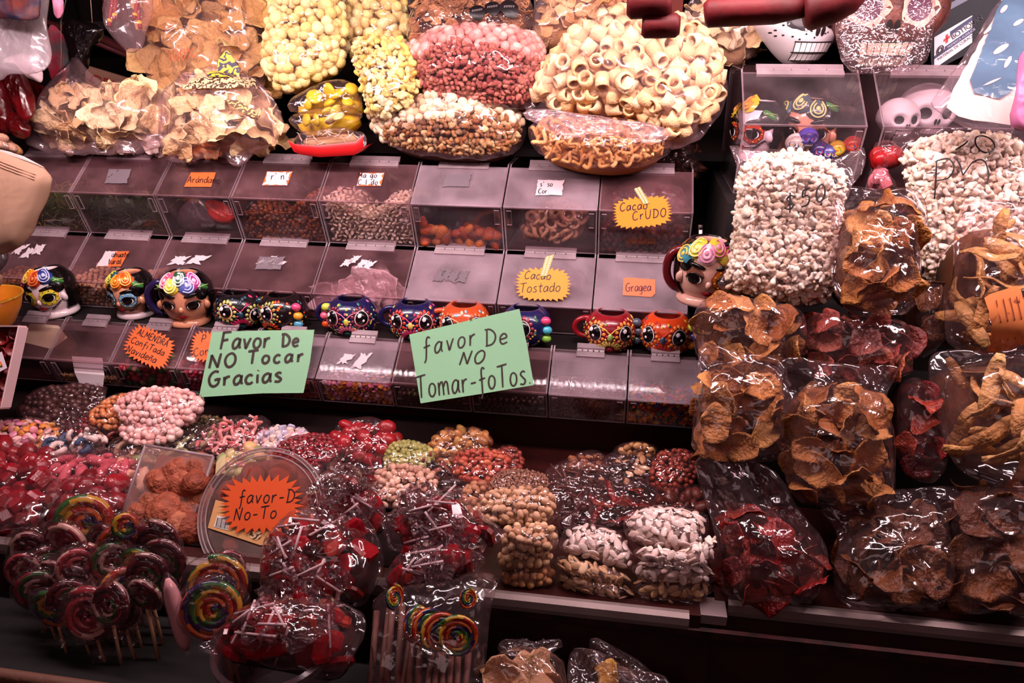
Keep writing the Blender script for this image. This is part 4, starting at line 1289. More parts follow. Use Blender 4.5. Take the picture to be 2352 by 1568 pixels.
def owlR(z):
    q = (z - .034) / (.0385 if z > .034 else .042)
    return .050 * max(1e-4, 1 - min(1, abs(q)) ** 2.3 * .80) ** .5
OWLN = 0
def owl(label, x, y, Y, yaw, col, eyecols, spots, handle=None, beads=None, eyes=((-.62, .041), (.62, .041)), sc=1.0, z=.9845, seed=0):
    p = atz(x, y, z)
    p[1] = Y
    q = at(x, y, Y)
    base = np.array([q[0], Y, z])
    root = thing('owl_mug', label, 'mug', base, 'painted owl mugs on the ledge')
    B = Body(base, owlR, .068, yaw, 0, sc)
    pr = [(.0005, .0)] + [(owlR(t), t) for t in np.linspace(.001, .070, 16)] + [(owlR(.070) - .0035, .0705), (owlR(.066) - .005, .064), (.038, .03), (.02, .008), (.0005, .006)]
    B.turned('body', pr, glaze(col), root)
    r = np.random.default_rng(seed + 50)
    W_, BK = glaze('#f6e4e8'), glaze('#08060a')
    for (th, ez) in eyes:
        b = MB()
        e1_, e2_ = eyecols
        n = 13
        for k in range(n):
            a = 2 * math.pi * k / n
            B.patch(b, th + .0185 * math.cos(a) / .049, ez + .0185 * math.sin(a), .0075, .0065, 0, a, .0006, .0012, 8)
        B.patch(b, th, ez, .033, .034, 1, 0, .0011)
        B.patch(b, th, ez - .0005, .029, .030, 2, 0, .0016)
        B.patch(b, th, ez - .001, .026, .027, 3, 0, .0020)
        B.patch(b, th, ez + .001, .024, .025, 4, 0, .0024, .0035)
        ir = MB()
        B.patch(ir, th - .10, ez + .006, .0075, .0065, 0, .6, .0062, .0004, 10)
        B.patch(ir, th + .02, ez - .003, .0045, .0045, 0, 0, .0066, .0004, 10)
        o = b.build('eye', [glaze(e1_), glaze('#4a1018'), W_, glaze(e2_), BK], root)
        ir.build('glint', [mat('white glint paint', '#ffeef0', .3)], o)
    # beak, brows and painted flowers
    b = MB()
    mid = sum(e[0] for e in eyes) / 2
    B.patch(b, mid, .036, .010, .016, 0, 0, .001, .004, 14)
    B.line(b, [(mid - .5, .054), (mid - .2, .050), (mid, .043), (mid + .2, .050), (mid + .5, .054)], .0012, 1, .001)
    b.build('beak', [glaze(spots[0]), glaze(spots[1])], root)
    b = MB()
    nP = 9
    for k in range(nP):
        a = math.pi * (0.08 + .84 * k / (nP - 1))
        B.patch(b, mid + .016 * math.cos(a) / .046, .008 + .016 * math.sin(a), .013, .0052, 0, a, .0008, .0008, 10)
    B.patch(b, mid, .009, .014, .012, 1, 0, .0012, .001, 12)
    b.build('painted_flower', [glaze(spots[1]), glaze(spots[2])], root)
    b = MB()
    for k in range(70):
        th = mid + r.uniform(-1.7, 1.7)
        zz = r.uniform(.006, .066)
        if any(math.hypot((th - e[0]) * .048, zz - e[1]) < .023 for e in eyes) or (abs(th - mid) < .45 and zz < .05): continue
        B.patch(b, th, zz, .005, .005, int(r.integers(3)), 0, .0005, .0011, 8)
    for (th, ez) in eyes:
        for k in range(12):
            a = math.pi * (1.05 + .9 * k / 11)
            B.patch(b, th + .0245 * math.cos(a) / .049, max(.004, ez + .0245 * math.sin(a)), .0045, .0045, k % 3, 0, .0005, .0011, 8)
    b.build('painted_dots', [glaze(s_) for s_ in spots[:3]], root)
    if handle:
        B.handle(handle, .018, .056, .027, .0055, glaze(col), root)
    if beads:
        sd, cols = beads
        for k, cc in enumerate(cols):
            b = MB()
            P = B.w(B.pt(sd, .052 - k * .0165, .003))
            b.ell(P, np.array([.010, .009, .0085]) * sc, 14, 8, 0)
            b.build('bead', [glaze(cc)], root)
    return root
LZ = 1.378
owl('black owl mug showing one amber ringed eye, first owl from the lady mugs', 555, 750, LZ, .30, '#120c14', ('#b8b860', '#e8a040'), ('#243c50', '#c02050', '#204048'), None, (1.25, ['#1c3440', '#24404c', '#1c3038']), ((-.35, .043), (.85, .030)), seed=1)
owl('black owl mug with pink, gold and blue beads at its side', 655, 752, LZ, -.15, '#180c10', ('#9aa05c', '#a02038'), ('#2c5058', '#d84020', '#e0a030'), None, (1.15, ['#e04878', '#e8a030', '#58a0c0']), ((-.12, .043),), seed=2)
owl('dark blue owl mug with a blue handle and yellow brow dots', 812, 764, LZ, .12, '#1c1848', ('#7c2434', '#8c2838'), ('#d8c850', '#e07090', '#2c7060'), -1, (-1.35, ['#c8d048', '#e86080', '#e85020']), seed=3)
owl('navy owl mug with red eye petals and pink belly fan', 955, 770, LZ, .10, '#1a1644', ('#d84028', '#6c1828'), ('#f0c060', '#e04070', '#88c8e0'), -1, None, seed=4)
owl('orange owl mug wrapped in film, almost hidden by the photo sign', 1068, 772, LZ, .1, '#c04a24', ('#d86030', '#2c1c20'), ('#f0d0b0', '#f0b890', '#78c0d0'), -1, None, seed=5)
owl('blue owl mug peeping out beside the photo sign with side beads', 1208, 784, LZ, -.2, '#1c1c50', ('#a03040', '#202028'), ('#d0b050', '#407050', '#e0a850'), None, (1.2, ['#e84878', '#50b8d0', '#90c850']), ((.2, .043), (-.9, .043)), seed=6)
owl('deep red owl mug with a dotted handle and golden belly fan', 1400, 800, LZ, .02, '#8c1420', ('#f09038', '#5c1020'), ('#9ab060', '#e8c860', '#d04058'), -1, (1.4, ['#586070', '#505868', '#4c5464']), seed=7)
owl('bright orange owl mug with lime and violet beads, end of the ledge', 1527, 802, LZ, -.16, '#d84418', ('#e87830', '#201418'), ('#38486c', '#c82c20', '#f0c040'), None, (1.35, ['#b8d848', '#4848a8', '#e89030']), seed=8)

def headR(z):
    q = (z - .052) / (.046 if z > .052 else .047)
    return .045 * max(1e-4, 1 - min(1, abs(q)) ** 2.2 * .78) ** .5
def rose(B, b, th, z, d, m1, m2, seed=0):
    B.patch(b, th, z, d, d * .95, m1, 0, .002, .0050, 14, lambda a: 1 + .08 * math.sin(5 * a + seed))
    for k, q in enumerate((.36, .22)):
        pts = [(th + q * d * math.cos(a) / .042, z + q * d * math.sin(a)) for a in np.linspace(seed, seed + 5.2, 7)]
        B.line(b, pts, d * .045, m2, .0062 + .0010 * k)
    B.patch(b, th, z, d * .2, d * .2, m2, 0, .0075, .0012, 8)
def lady(label, base, yaw, lean, skin, mask, flowers, handle=None, hair='#0a0608', lips='#8c1420', band=True, sc=1.0, group='lady head mugs', maskeyes=(-.48, .48), collar=None):
    root = thing('lady_mug', label, 'mug', base, group)
    B = Body(base, headR, .1, yaw, lean, sc)
    SK = glaze(skin)
    B.turned('face', [(.0005, .002), (.030, .002)] + [(headR(t), t) for t in np.linspace(.010, .094, 18)] + [(headR(.094) - .004, .0945), (.030, .085), (.03, .03), (.0005, .02)], SK, root)
    B.turned('collar', [(.029, .0), (.038, .0), (.0395, .004), (.038, .010), (.031, .016), (.029, .012)], glaze(collar or skin), root)
    H = glaze(hair)
    pr = [(headR(t) + .0045, t) for t in np.linspace(.012, .092, 14)] + [(headR(.092) - .002, .096)]
    B.turned('hair', pr, H, root, 30, math.radians(66), math.radians(294))
    B.turned('rim', [(headR(.084) + .002, .084), (headR(.092) + .0035, .092), (headR(.094) + .002, .0965), (headR(.094) - .004, .0965), (.029, .087)], H, root)
    for sd in (-1, 1):   # sweep of hair over the temples
        b = MB()
        B.patch(b, sd * 1.0, .072, .030, .040, 0, -sd * .5, .0012, .0030, 16)
        b.build('hair_sweep', [H], root)
    for sd in (-1, 1):
        b = MB()
        B.patch(b, sd * 1.08, .042, .012, .020, 0, sd * .25, .001, .006, 12)
        b.build('ear', [SK], root)
    WH, BKg = glaze('#f8ecec'), glaze('#060406')
    for th in (-.48, .48):
        b = MB()
        if mask and th in maskeyes:
            mc, mr_, md = mask
            B.patch(b, th, .047, .037, .034, 1, .12 * (1 if th > 0 else -1), .0012, .0006, 26, lambda a: 1 + .05 * math.sin(9 * a))
            B.patch(b, th, .047, .034, .031, 0, .12 * (1 if th > 0 else -1), .0018, .0006, 26, lambda a: 1 + .05 * math.sin(9 * a))
            for k in range(9):
                a = 2 * math.pi * k / 9
                B.patch(b, th + .0145 * math.cos(a) / .044, .047 + .0130 * math.sin(a), .0026, .0026, 2, 0, .0026, .0008, 8)
        else:
            B.patch(b, th, .051, .028, .021, 3, .15 * (1 if th > 0 else -1), .0008, 0, 22)
        B.patch(b, th, .046, .0245, .0165, 5, 0, .0027, 0, 22, lambda a: 1 - .18 * abs(math.sin(a)) ** 4)
        B.patch(b, th, .0458, .0215, .0135, 4, 0, .0031, 0, 22)
        B.patch(b, th - .01, .0466, .0180, .0150, 5, 0, .0035, .001, 18)
        B.line(b, [(th - .26, .047), (th - .12, .0535), (th + .12, .0545), (th + .30, .050)], .0011, 5, .0036)
        mk = mask or (skin, skin, skin)
        b.build('eye', [glaze(mk[0]), glaze(mk[1]), glaze(mk[2]), mat('brown lid', '#8a5040', .5), WH, BKg], root)
        b = MB()
        B.patch(b, th, .0655, .029, .0085, 0, (.20 if th > 0 else -.20), .0012, .0030, 18, lambda a: 1 - .25 * max(0, math.sin(a)))
        b.build('eyebrow', [BKg], root)
    b = MB()
    B.patch(b, 0, .038, .009, .012, 0, 0, .0005, .0042, 14)
    b.build('nose', [SK], root)
    b = MB()
    B.patch(b, 0, .0235, .015, .0085, 0, 0, .0010, .0026, 20, lambda a: 1 + .18 * math.sin(a) ** 2 * (1 if math.sin(a) < 0 else .6) - .16 * math.exp(-((a - math.pi / 2) / .3) ** 2))
    b.build('lips', [glaze(lips)], root)
    if mask and len(maskeyes) == 2:
        b = MB()
        B.line(b, [(-.55, .026), (-.2, .0235), (.2, .0235), (.55, .026)], .0005, 0, .0012)
        for k in range(11):
            a = -.55 + .11 * k
            if abs(a) > .18: B.line(b, [(a, .0215), (a, .0235), (a, .0275)], .0004, 0, .0012)
        for k in range(7):
            a = .45 + .07 * k
            B.line(b, [(a - .05, .020 + .0022 * k), (a + .02, .0215 + .0026 * k), (a + .12, .021 + .0026 * k)], .0007, 0, .0014)
        b.build('stitched_mouth', [BKg], root)
    n = len(flowers)
    for k, (ca, cb) in enumerate(flowers):
        th = -1.02 + 2.04 * k / (n - 1)
        b = MB()
        zz = .0875 - .008 * abs(th) + (.004 if k % 2 else -.004)
        if ca == 'leaf':
            B.patch(b, th, zz, .026, .013, 0, .5 if th < 0 else -.5, .003, .0035, 14, lambda a: .75 + .25 * math.cos(a) ** 2)
            B.line(b, [(th - .22, zz), (th, zz + .001), (th + .22, zz)], .0007, 1, .0068)
            b.build('leaf', [glaze('#3c7c38'), glaze(cb)], root)
        else:
            rose(B, b, th, zz, .030, 0, 1, k)
            b.build('rose', [glaze(ca), glaze(cb)], root)
    if handle:
        B.handle(handle[0], .016, .078, handle[1], .0065, glaze(handle[2]), root)
    return root
def place_at(px, py, Y, z=.985):
    p = at(px, py, Y)
    return np.array([p[0], Y, z])
lady('white faced lady mug with a yellow eye mask, dark handle, first of the ledge', place_at(140, 728, 1.375), .04, -.10, '#f0d8dc', ('#f0dc3c', '#e88030', '#4c6c28'),
     [('#a8285c', '#d85080'), ('#e08020', '#f8e060'), ('#b83820', '#f08040'), ('#2c3c88', '#c8c8e8'), ('leaf', '#c8e080')], (-1, .020, '#241838'), sc=1.04)
lady('lady mug with a blue dotted eye mask and a copper handle', place_at(318, 735, 1.395), -.12, 0, '#e8a07c', ('#7cb0dc', '#283c68', '#e8e870'),
     [('#e89030', '#f8d060'), ('#24505c', '#e8e050'), ('#e86820', '#f8b040'), ('#e85820', '#f8c060'), ('leaf', '#d0e080')], (-1, .022, '#9c5428'), collar='#f0d4d8', sc=1.0)
lady('brown skinned lady mug with a flower crown and a big violet handle', place_at(437, 744, 1.372), .30, .03, '#d89070', None,
     [('leaf', '#d0e080'), ('#e0557c', '#f8c0d0'), ('#e8d838', '#f8f0a0'), ('#2c5038', '#e0e8e0'), ('#5860b0', '#c0c8f0'), ('#c04090', '#f0c0e0'), ('leaf', '#b0d890')], (-1, .034, '#281c48'), sc=1.12)
def onbag_(B, lift=.006):
    def f(px, py):
        q = onplane(px, py, B.O, B.n) - B.O
        u, v = np.array([q @ B.e1]), np.array([q @ B.e2])
        return B.world(u, v, B.hc(u, v) + lift)[0]
    return f
# ------------------------------------------------------------------ big snack bags on top of the rack
POPW = rmat('white popcorn', ['#f6e4d4', '#efd6c2', '#f8ecdf', '#e8c8ac', '#f6e2cc'], .75, .2, .3, 9, mottle=.12, nscale=3)
POPC = mat('popcorn mass', '#c8a890', .9)
PUFY = rmat('yellow corn puff', ['#f0d890', '#e8c878', '#f4e4a8', '#e0bc70', '#f2dc98'], .6, .3, .25, 9)
PUFYD = rmat('cheese popcorn', ['#e8c860', '#f0d880', '#f4e8b0', '#d8b050', '#fbf0c8'], .6, .3, .25, 9)
PUFP = rmat('pink corn puff', ['#f0a8a0', '#e89890', '#f6bcb0', '#d88078'], .6, .3, .25, 9)
CRUP = rmat('rust crumb', ['#a85850', '#c87868', '#8a3c3c', '#d89080'], .7, .2, .3)
PUFC = rmat('cream corn puff', ['#f8e4c4', '#f0d4ac', '#fbecd4', '#e4bc90'], .6, .3, .25)
CRUC = rmat('caramel crumb', ['#8a5030', '#b07848', '#e0b888', '#5c2c1c', '#c89868'], .6, .3, .3)
SHEET = rmat('pale wheat sheet', ['#f0cf9c', '#e8c088', '#f4dab0', '#deb078'], .5, .35, .3, 9, sss=.15)
SHEETD = rmat('tan wheat sheet', ['#e4b470', '#d8a058', '#ecc488', '#cc9050'], .5, .35, .3, 9, sss=.15)
TUBEM = rmat('pale pasta snack', ['#f6cfa0', '#f0c08c', '#f8d8b0', '#eab880'], .6, .3, .2, 9)
CURLM = rmat('golden curl snack', ['#e8ac6c', '#e09c5c', '#f0bc80', '#d89054'], .6, .3, .2, 9)
TANC = mat('tan mass', '#b07c50', .9)
CREAMC = mat('cream mass', '#c89c74', .9)
YELC = mat('yellow mass', '#b89048', .9)
REDB = mat('rust mass', '#7a3a34', .9)

bag('wheat_snack_bag', 'pointed clear bag of pale wheat sheets at the end of the top row', 'snack bag', [(58, 352), (72, 275), (108, 212), (172, 120), (205, 165), (255, 205), (345, 185), (385, 225), (388, 335), (300, 356)],
    1.50, 1.62, .055, 'sheet', SHEET, .062, [(75, 335), (100, 260), (140, 195), (178, 165), (215, 195), (262, 215), (345, 195), (375, 235), (376, 300), (300, 322)], core=CREAMC, fm=FILM_BIG, layers=3, piece='wheat_sheet', dens=2.2, crumple=1.1)
bag('wheat_snack_bag', 'small pale wheat sheets in a flat bag on the hinges of the top row', 'snack bag', [(255, 330), (300, 300), (370, 290), (395, 320), (385, 358), (300, 356), (240, 352)],
    1.545, 1.58, .025, 'sheet', rmat('whitish wheat sheet', ['#f6e0d0', '#f0d4c0', '#f8e8dc'], .5, .35, .2, 9), .04, core=CREAMC, fm=FILM, piece='wheat_sheet', dens=1.5)
BT = bag('wheat_snack_bag', 'tall clear bag of tan wheat sheets with an orange print, standing behind', 'snack bag', [(300, 70), (322, -40), (470, -60), (605, -30), (628, 90), (612, 190), (560, 250), (430, 250), (335, 190)],
    1.72, 1.85, .07, 'sheet', SHEETD, .085, core=TANC, fm=FILM_BIG, layers=3, piece='wheat_sheet', dens=2.2, crumple=1.6)
ink('printed_text', strokes('100%', 428, 168, 22, -.1, .1, 1.6) + strokes('Do', 545, 18, 26, .1), onbag_(BT), .003, mat('orange print', '#d06a30', .6), BT.root, BT.n)
B2 = bag('wheat_snack_bag', 'knotted clear bag of wheat sheets with a patterned brown band hanging over the top row', 'snack bag', [(365, 300), (372, 225), (400, 182), (470, 150), (560, 170), (600, 188), (645, 255), (652, 300), (622, 335), (578, 352), (546, 394), (512, 352), (430, 376), (384, 372)],
    1.50, 1.58, .055, 'sheet', SHEET, .062, [(372, 300), (378, 230), (405, 195), (470, 165), (555, 180), (595, 200), (638, 258), (640, 300), (610, 330), (560, 345), (520, 345), (430, 368), (390, 362)], core=CREAMC, fm=FILM_BIG, layers=3, piece='wheat_sheet', dens=2.2, crumple=1.7)

def printed(name, B, polypx, m, lift=.003, n=10):
    """a print that follows the swell of a bag"""
    Q = np.array([[((onplane(x, y, B.O, B.n) - B.O) @ B.e1), ((onplane(x, y, B.O, B.n) - B.O) @ B.e2)] for x, y in polypx])
    st = Star(Q, 0)
    b = MB()
    k = 36
    th = np.linspace(-np.pi, np.pi, k, endpoint=False)
    R = st.rad(th)
    rr = np.linspace(0, 1, 7)[1:]
    U = np.concatenate([[st.c[0]], (st.c[0] + np.outer(rr, R * np.cos(th))).ravel()])
    V = np.concatenate([[st.c[1]], (st.c[1] + np.outer(rr, R * np.sin(th))).ravel()])
    P = B.world(U, V, B.hc(U, V) + lift)
    F = [(0, 1 + j, 1 + (j + 1) % k) for j in range(k)]
    for i in range(5):
        a = 1 + i * k
        F += [(a + j, a + k + j, a + k + (j + 1) % k, a + (j + 1) % k) for j in range(k)]
    b.add(P, F)
    return b.build(name, m, B.root)
def onbag(B, lift=.004):
    def f(px, py):
        q = onplane(px, py, B.O, B.n) - B.O
        u, v = np.array([q @ B.e1]), np.array([q @ B.e2])
        return B.world(u, v, B.hc(u, v) + lift)[0]
    return f
def zigzag(name, c1, c2, scale):
    m = mat(name, c1, .5)
    nt = m.node_tree
    b = [n for n in nt.nodes if n.type == 'BSDF_PRINCIPLED'][0]
    tc, w = node(nt, 'ShaderNodeTexCoord'), node(nt, 'ShaderNodeTexWave')
    w.wave_type, w.rings_direction = 'RINGS', 'SPHERICAL'
    w.inputs['Scale'].default_value, w.inputs['Distortion'].default_value = scale, 9
    w.inputs['Detail Scale'].default_value = 4
    r = node(nt, 'ShaderNodeValToRGB')
    r.color_ramp.interpolation = 'CONSTANT'
    r.color_ramp.elements[0].color, r.color_ramp.elements[1].color = lin(c1), lin(c2)
    r.color_ramp.elements[1].position = .55
    nt.links.new(tc.outputs['Object'], w.inputs['Vector'])
    nt.links.new(w.outputs['Fac'], r.inputs[0])
    nt.links.new(r.outputs[0], b.inputs['Base Color'])
    return m
printed('printed_band', B2, [(440, 232), (455, 215), (500, 195), (590, 180), (600, 210), (560, 222), (500, 222)], zigzag('brown print', '#4a2e1c', '#e0b890', 26), .012)
printed('printed_sun', B2, [(505, 195), (512, 140), (530, 120), (560, 165), (555, 195)], zigzag('yellow print', '#e8c038', '#3c3450', 18), .016)
printed('printed_edge', B2, [(545, 250), (575, 248), (612, 270), (618, 290), (590, 276)], zigzag('brown print 2', '#5a381c', '#d0a060', 26), .012)

B3 = bag('churro_bag', 'clear hanging bag of dark red sticks with yellow bands', 'snack bag', [(240, 52), (252, -40), (350, -40), (346, 60), (328, 100), (303, 130), (272, 100), (246, 72)], 1.56, 1.62, .02, fm=FILM_BIG, crumple=1.2)
for i, (xa, ya, xb, yb) in enumerate(((250, 60, 262, -20), (262, 45, 268, -20), (322, 66, 312, -20), (308, 44, 320, -20))):
    a, e = at(xa, ya, 1.585), at(xb, yb, 1.61)
    MB().tube([a + (e - a) * t for t in np.linspace(0, 1, 6)], .0042, 8).build('churro', mat('dark red sugar stick', '#8a2428', .6, bump=.6), B3.root)
    p, q = a + (e - a) * .12, a + (e - a) * .2
    MB().tube([p, q], .0049, 8).build('yellow_band', mat('yellow paper band', '#e8b038', .5), B3.root)
bag('corn_puff_bag', 'clear bag of round yellow corn puffs leaning against the wheat sheets', 'snack bag', [(622, 80), (640, -30), (780, -30), (802, 40), (795, 105), (790, 165), (722, 188), (668, 222), (628, 205), (606, 150)],
    1.56, 1.68, .055, 'puff', PUFY, .0215, core=YELC, layers=2, fm=FILM, piece='corn_puff', svar=.22)
bag('corn_puff_bag', 'bag of large pale yellow puffs cut by the picture top, beside the toasted chips', 'snack bag', [(788, -30), (935, -40), (952, 50), (960, 120), (900, 150), (832, 150), (792, 140)],
    1.70, 1.78, .055, 'puff', PUFY, .024, core=YELC, layers=2, fm=FILM, piece='corn_puff', svar=.22)
bag('cheese_popcorn_bag', 'clear bag of crumbly yellow popcorn squeezed between pink and yellow snacks', 'snack bag', [(818, 110), (852, 78), (905, 90), (942, 120), (965, 165), (962, 232), (902, 262), (852, 282), (836, 205), (812, 140)],
    1.52, 1.60, .045, 'popcorn', PUFYD, .017, core=YELC, layers=2, fm=FILM_CRISP, piece='popcorn', svar=.25)
YB = mat('glossy yellow wrapper', '#e8c424', .3, .5, .3, 40)
bag('yellow_snack_pack', 'upper plump yellow wrapped snack under the corn puffs', 'snack', [(658, 240), (700, 212), (760, 186), (822, 190), (834, 232), (830, 256), (752, 252), (672, 264)], 1.53, 1.57, .028, 'lentil', YB, .03, core=YB, fm=FILM_CRISP, layers=1, piece='yellow_snack', crumple=.8)
bag('yellow_snack_pack', 'lower yellow wrapped snack lying on the red tray', 'snack', [(660, 272), (692, 266), (826, 246), (834, 272), (792, 294), (702, 308), (672, 292)], 1.52, 1.555, .024, 'lentil', rmat('yellow split snack', ['#d8b424', '#e8cc50', '#e8d8a0'], .35), .028, core=YB, fm=FILM_CRISP, layers=1, piece='yellow_snack', crumple=.8)
t = bag('shredded_snack_tray', 'red open tray of white shredded snack wrapped in film', 'snack', [(672, 318), (690, 304), (800, 298), (838, 302), (844, 332), (822, 352), (742, 357), (690, 350)], 1.52, 1.55, .022, 'shred', rmat('white shred', ['#f6dcc4', '#f0ccb0', '#fae8d8'], .6), .022, [(678, 320), (700, 306), (800, 300), (826, 306), (822, 326), (740, 334), (690, 332)], core=CREAMC, fm=FILM, layers=3, piece='shred', dens=1.6)
O, n = frame(757, 358, 298, 1.515, 1.545)
pl = lambda x, y: onplane(x, y, O, n)
b = MB()
fr_ = [(670, 318), (690, 328), (740, 331), (825, 322), (842, 306)]
lo_ = [(684, 346), (700, 352), (742, 358), (820, 353), (842, 334)]
V = [pl(*p) - np.array([0, .022, 0]) for p in fr_] + [pl(*p) - np.array([0, .018, 0]) for p in lo_] + [pl(*p) + np.array([0, .05, 0]) for p in lo_]
b.add(V, [(i, i + 1, 6 + i, 5 + i) for i in range(4)] + [(5 + i, 6 + i, 11 + i, 10 + i) for i in range(4)])
b.build('tray', mat('red tray', '#c81c20', .35, .5), t.root)

bag('pink_puff_bag', 'fat clear bag of pink corn puffs with rust crumbs sunk to the bottom', 'snack bag', [(914, 142), (935, 114), (1000, 88), (1120, 84), (1240, 84), (1262, 120), (1268, 180), (1250, 232), (1200, 252), (1100, 252), (1020, 242), (972, 224), (938, 186)],
    1.55, 1.66, .07, 'puff', PUFP, .021, core=REDB, layers=2, fm=FILM_CRISP, cscale=.96,
    kinds2=[('puff', PUFP, .0205, 'corn_puff', lambda u, v: v > -.10 - .10 * np.sin(u * 4)), ('crumb', CRUP, .0115, 'crumb', lambda u, v: v < -.02 - .10 * np.sin(u * 4))])
bag('caramel_puff_bag', 'fat clear bag of cream and caramel corn puffs on the hinges under the pink bag', 'snack bag', [(836, 276), (868, 254), (960, 246), (1040, 238), (1160, 242), (1206, 258), (1212, 312), (1192, 348), (1130, 368), (1000, 362), (925, 350), (870, 325)],
    1.53, 1.62, .065, 'puff', PUFC, .019, core=mat('caramel mass', '#5a3424', .9), layers=2, fm=FILM_CRISP, cscale=.96,
    kinds2=[('puff', PUFC, .0185, 'corn_puff', lambda u, v: v > -.22 + .30 * u), ('crumb', CRUC, .012, 'crumb', lambda u, v: v < -.08 + .30 * u)])
TOAST = rmat('toasted chip', ['#c88858', '#b07448', '#d89c6c', '#8a5430'], .6, .3, .3, 9, mottle=.4)
B4 = bag('toasted_chip_bag', 'crisp film bag of toasted brown chips with three black warning octagons', 'snack bag', [(928, 72), (955, 20), (985, -30), (1205, -30), (1232, 40), (1222, 82), (1120, 99), (1058, 88), (948, 110)],
    1.62, 1.72, .05, 'chip', TOAST, .034, core=mat('toast mass', '#6a4028', .9), layers=2, fm=film('shiny wrinkled film', haze=.07, gloss=1.9, rough=.08, scale=60, bump=1.3), piece='toasted_chip', dens=1.5, crumple=1.3)
BLK = mat('black warning print', '#181014', .4)
for k, (x, y, wv, tx) in enumerate(((1106, 70, 18, 'EXCESO'), (1140, 62, 18, 'EXCESO'), (1177, 60, 20, 'EXCESO'))):
    o = printed('warning_octagon', B4, [(x + wv * math.cos(a) * 1.05, y + wv * .86 * math.sin(a)) for a in np.linspace(.39, .39 + 2 * math.pi, 9)[:-1]], BLK, .010)
    ink('lettering', [np.array([(x - 11 + i * 4 + dx, y - 2 + dy - i * .6) for dx, dy in g]) for i in range(6) for g in (((0, 4), (0, 0), (2.6, -.4)), ((0, 2), (2, 1.6)))], onbag(B4, .0108), .0009, mat('grey print', '#9a8a8a', .5), B4.root, B4.n)
bag('corn_chip_bag', 'clear bag of tan corn wedges resting on the pasta snack bag', 'snack bag', [(1214, 92), (1238, -30), (1402, -30), (1398, 40), (1352, 80), (1272, 106), (1230, 102)],
    1.64, 1.74, .05, 'chip', rmat('tan wedge', ['#f0bc84', '#e4a86c', '#f4cc9c', '#d89860'], .6, .3, .3, 9), .034, core=TANC, layers=2, fm=FILM_BIG, piece='corn_chip', dens=1.4)
bag('corn_chip_bag', 'tan snack bag just showing behind the red wooden pieces', 'snack bag', [(1392, -30), (1460, -40), (1460, 40), (1420, 48), (1385, 40)], 1.74, 1.8, .03, 'crumb', rmat('tan crumb', ['#e0a070', '#c88458']), .016, core=TANC, fm=FILM, piece='crumb')
PB = bag('pasta_snack_bag', 'huge clear bag of ribbed tube snacks, the biggest bag on the rack', 'snack bag', [(1200, 235), (1222, 180), (1285, 98), (1400, 44), (1480, 42), (1580, 62), (1642, 118), (1672, 172), (1668, 240), (1634, 292), (1592, 334), (1540, 345), (1490, 300), (1350, 282), (1215, 272)],
    1.50, 1.68, .10, 'tube', TUBEM, .032, [(1220, 225), (1245, 180), (1300, 120), (1400, 62), (1480, 55), (1575, 75), (1632, 128), (1660, 178), (1655, 240), (1622, 288), (1585, 322), (1540, 330), (1480, 285), (1350, 265), (1230, 255)], core=mat('pasta mass', '#d89c68', .9), layers=3, fm=FILM_BIG, piece='tube_snack', crumple=1.6, lump=.06, svar=.08)
bag('curl_snack_bag', 'clear bag of golden squiggle snacks hanging over the end of the top row', 'snack bag', [(1208, 300), (1235, 278), (1330, 285), (1450, 285), (1530, 302), (1552, 332), (1525, 366), (1442, 393), (1342, 387), (1262, 366), (1226, 345)],
    1.49, 1.55, .05, 'curl', CURLM, .030, core=mat('curl mass', '#b8743c', .9), layers=3, fm=FILM, piece='curl_snack', dens=1.5, lump=.05)
FL = bag('plastic_flap', 'crumpled empty end of clear film lying between the tube and squiggle snacks', 'film', [(1194, 268), (1215, 246), (1300, 255), (1420, 275), (1500, 282), (1545, 300), (1562, 356), (1535, 330), (1505, 310), (1400, 312), (1290, 318), (1240, 285)], 1.395, 1.41, .006, fm=film('loose milky film', haze=.22, gloss=1.4, rough=.15, scale=26, bump=1.2), crumple=1.8)
fo = FL.root.children[0]
fo.parent = PB.root
fo.location = -PB.root.location
fo.name = 'loose_film_end'
bpy.data.objects.remove(FL.root)
bag('brown_snack_bag', 'dark bag of brown snack in shadow behind the squiggles', 'snack bag', [(1480, 360), (1540, 330), (1600, 330), (1620, 385), (1600, 420), (1500, 400)], 1.66, 1.7, .03, 'crumb', rmat('dark crumb', ['#5a2c1c', '#4a2014']), .014, core=mat('dark crumb mass', '#3a1a12', .9), fm=FILM, piece='crumb')
bag('wheat_snack_bag', 'clear bag of pale noodle sheets behind the red wooden bar', 'snack bag', [(1555, 62), (1600, -30), (1755, -40), (1764, 80), (1735, 130), (1690, 148), (1640, 122), (1592, 80)],
    1.66, 1.76, .05, 'sheet', rmat('noodle sheet', ['#f4dcb0', '#f0cc98', '#f8e8cc'], .5, .35, .2, 9), .045, core=CREAMC, layers=3, fm=FILM_BIG, piece='wheat_sheet', dens=1.6)

# ------------------------------------------------------------------ popcorn and chip bags of the right hand stand
MB().box(.165, 1.3, 1.16, 1.74, .798, 1.0).build('step', BLACKW, stand, False)
MB().box(.165, 1.3, 1.31, 1.74, 1.0, 1.16).build('step', BLACKW, stand, False)
CHIPM = rmat('brown chip', ['#b8783c', '#a8642c', '#c88c50', '#8c4c20', '#d09858'], .55, .35, .35, 9, mottle=.45, nscale=3.5)
CHIPD = rmat('dark chip', ['#5c2c12', '#6c3818', '#4c220b', '#824a20'], .5, .4, .3, 9, mottle=.4, nscale=3.5)
CHIPR = rmat('red hibiscus chip', ['#8a2c24', '#a84838', '#6a1c1c', '#b86448'], .5, .4, .3, 9, mottle=.3, nscale=3.5)
CHIPX = rmat('chilli fruit slice', ['#7a1414', '#961c18', '#5a0c10', '#a83c24'], .35, .5, .3, 9, mottle=.3, nscale=60, sss=.1)
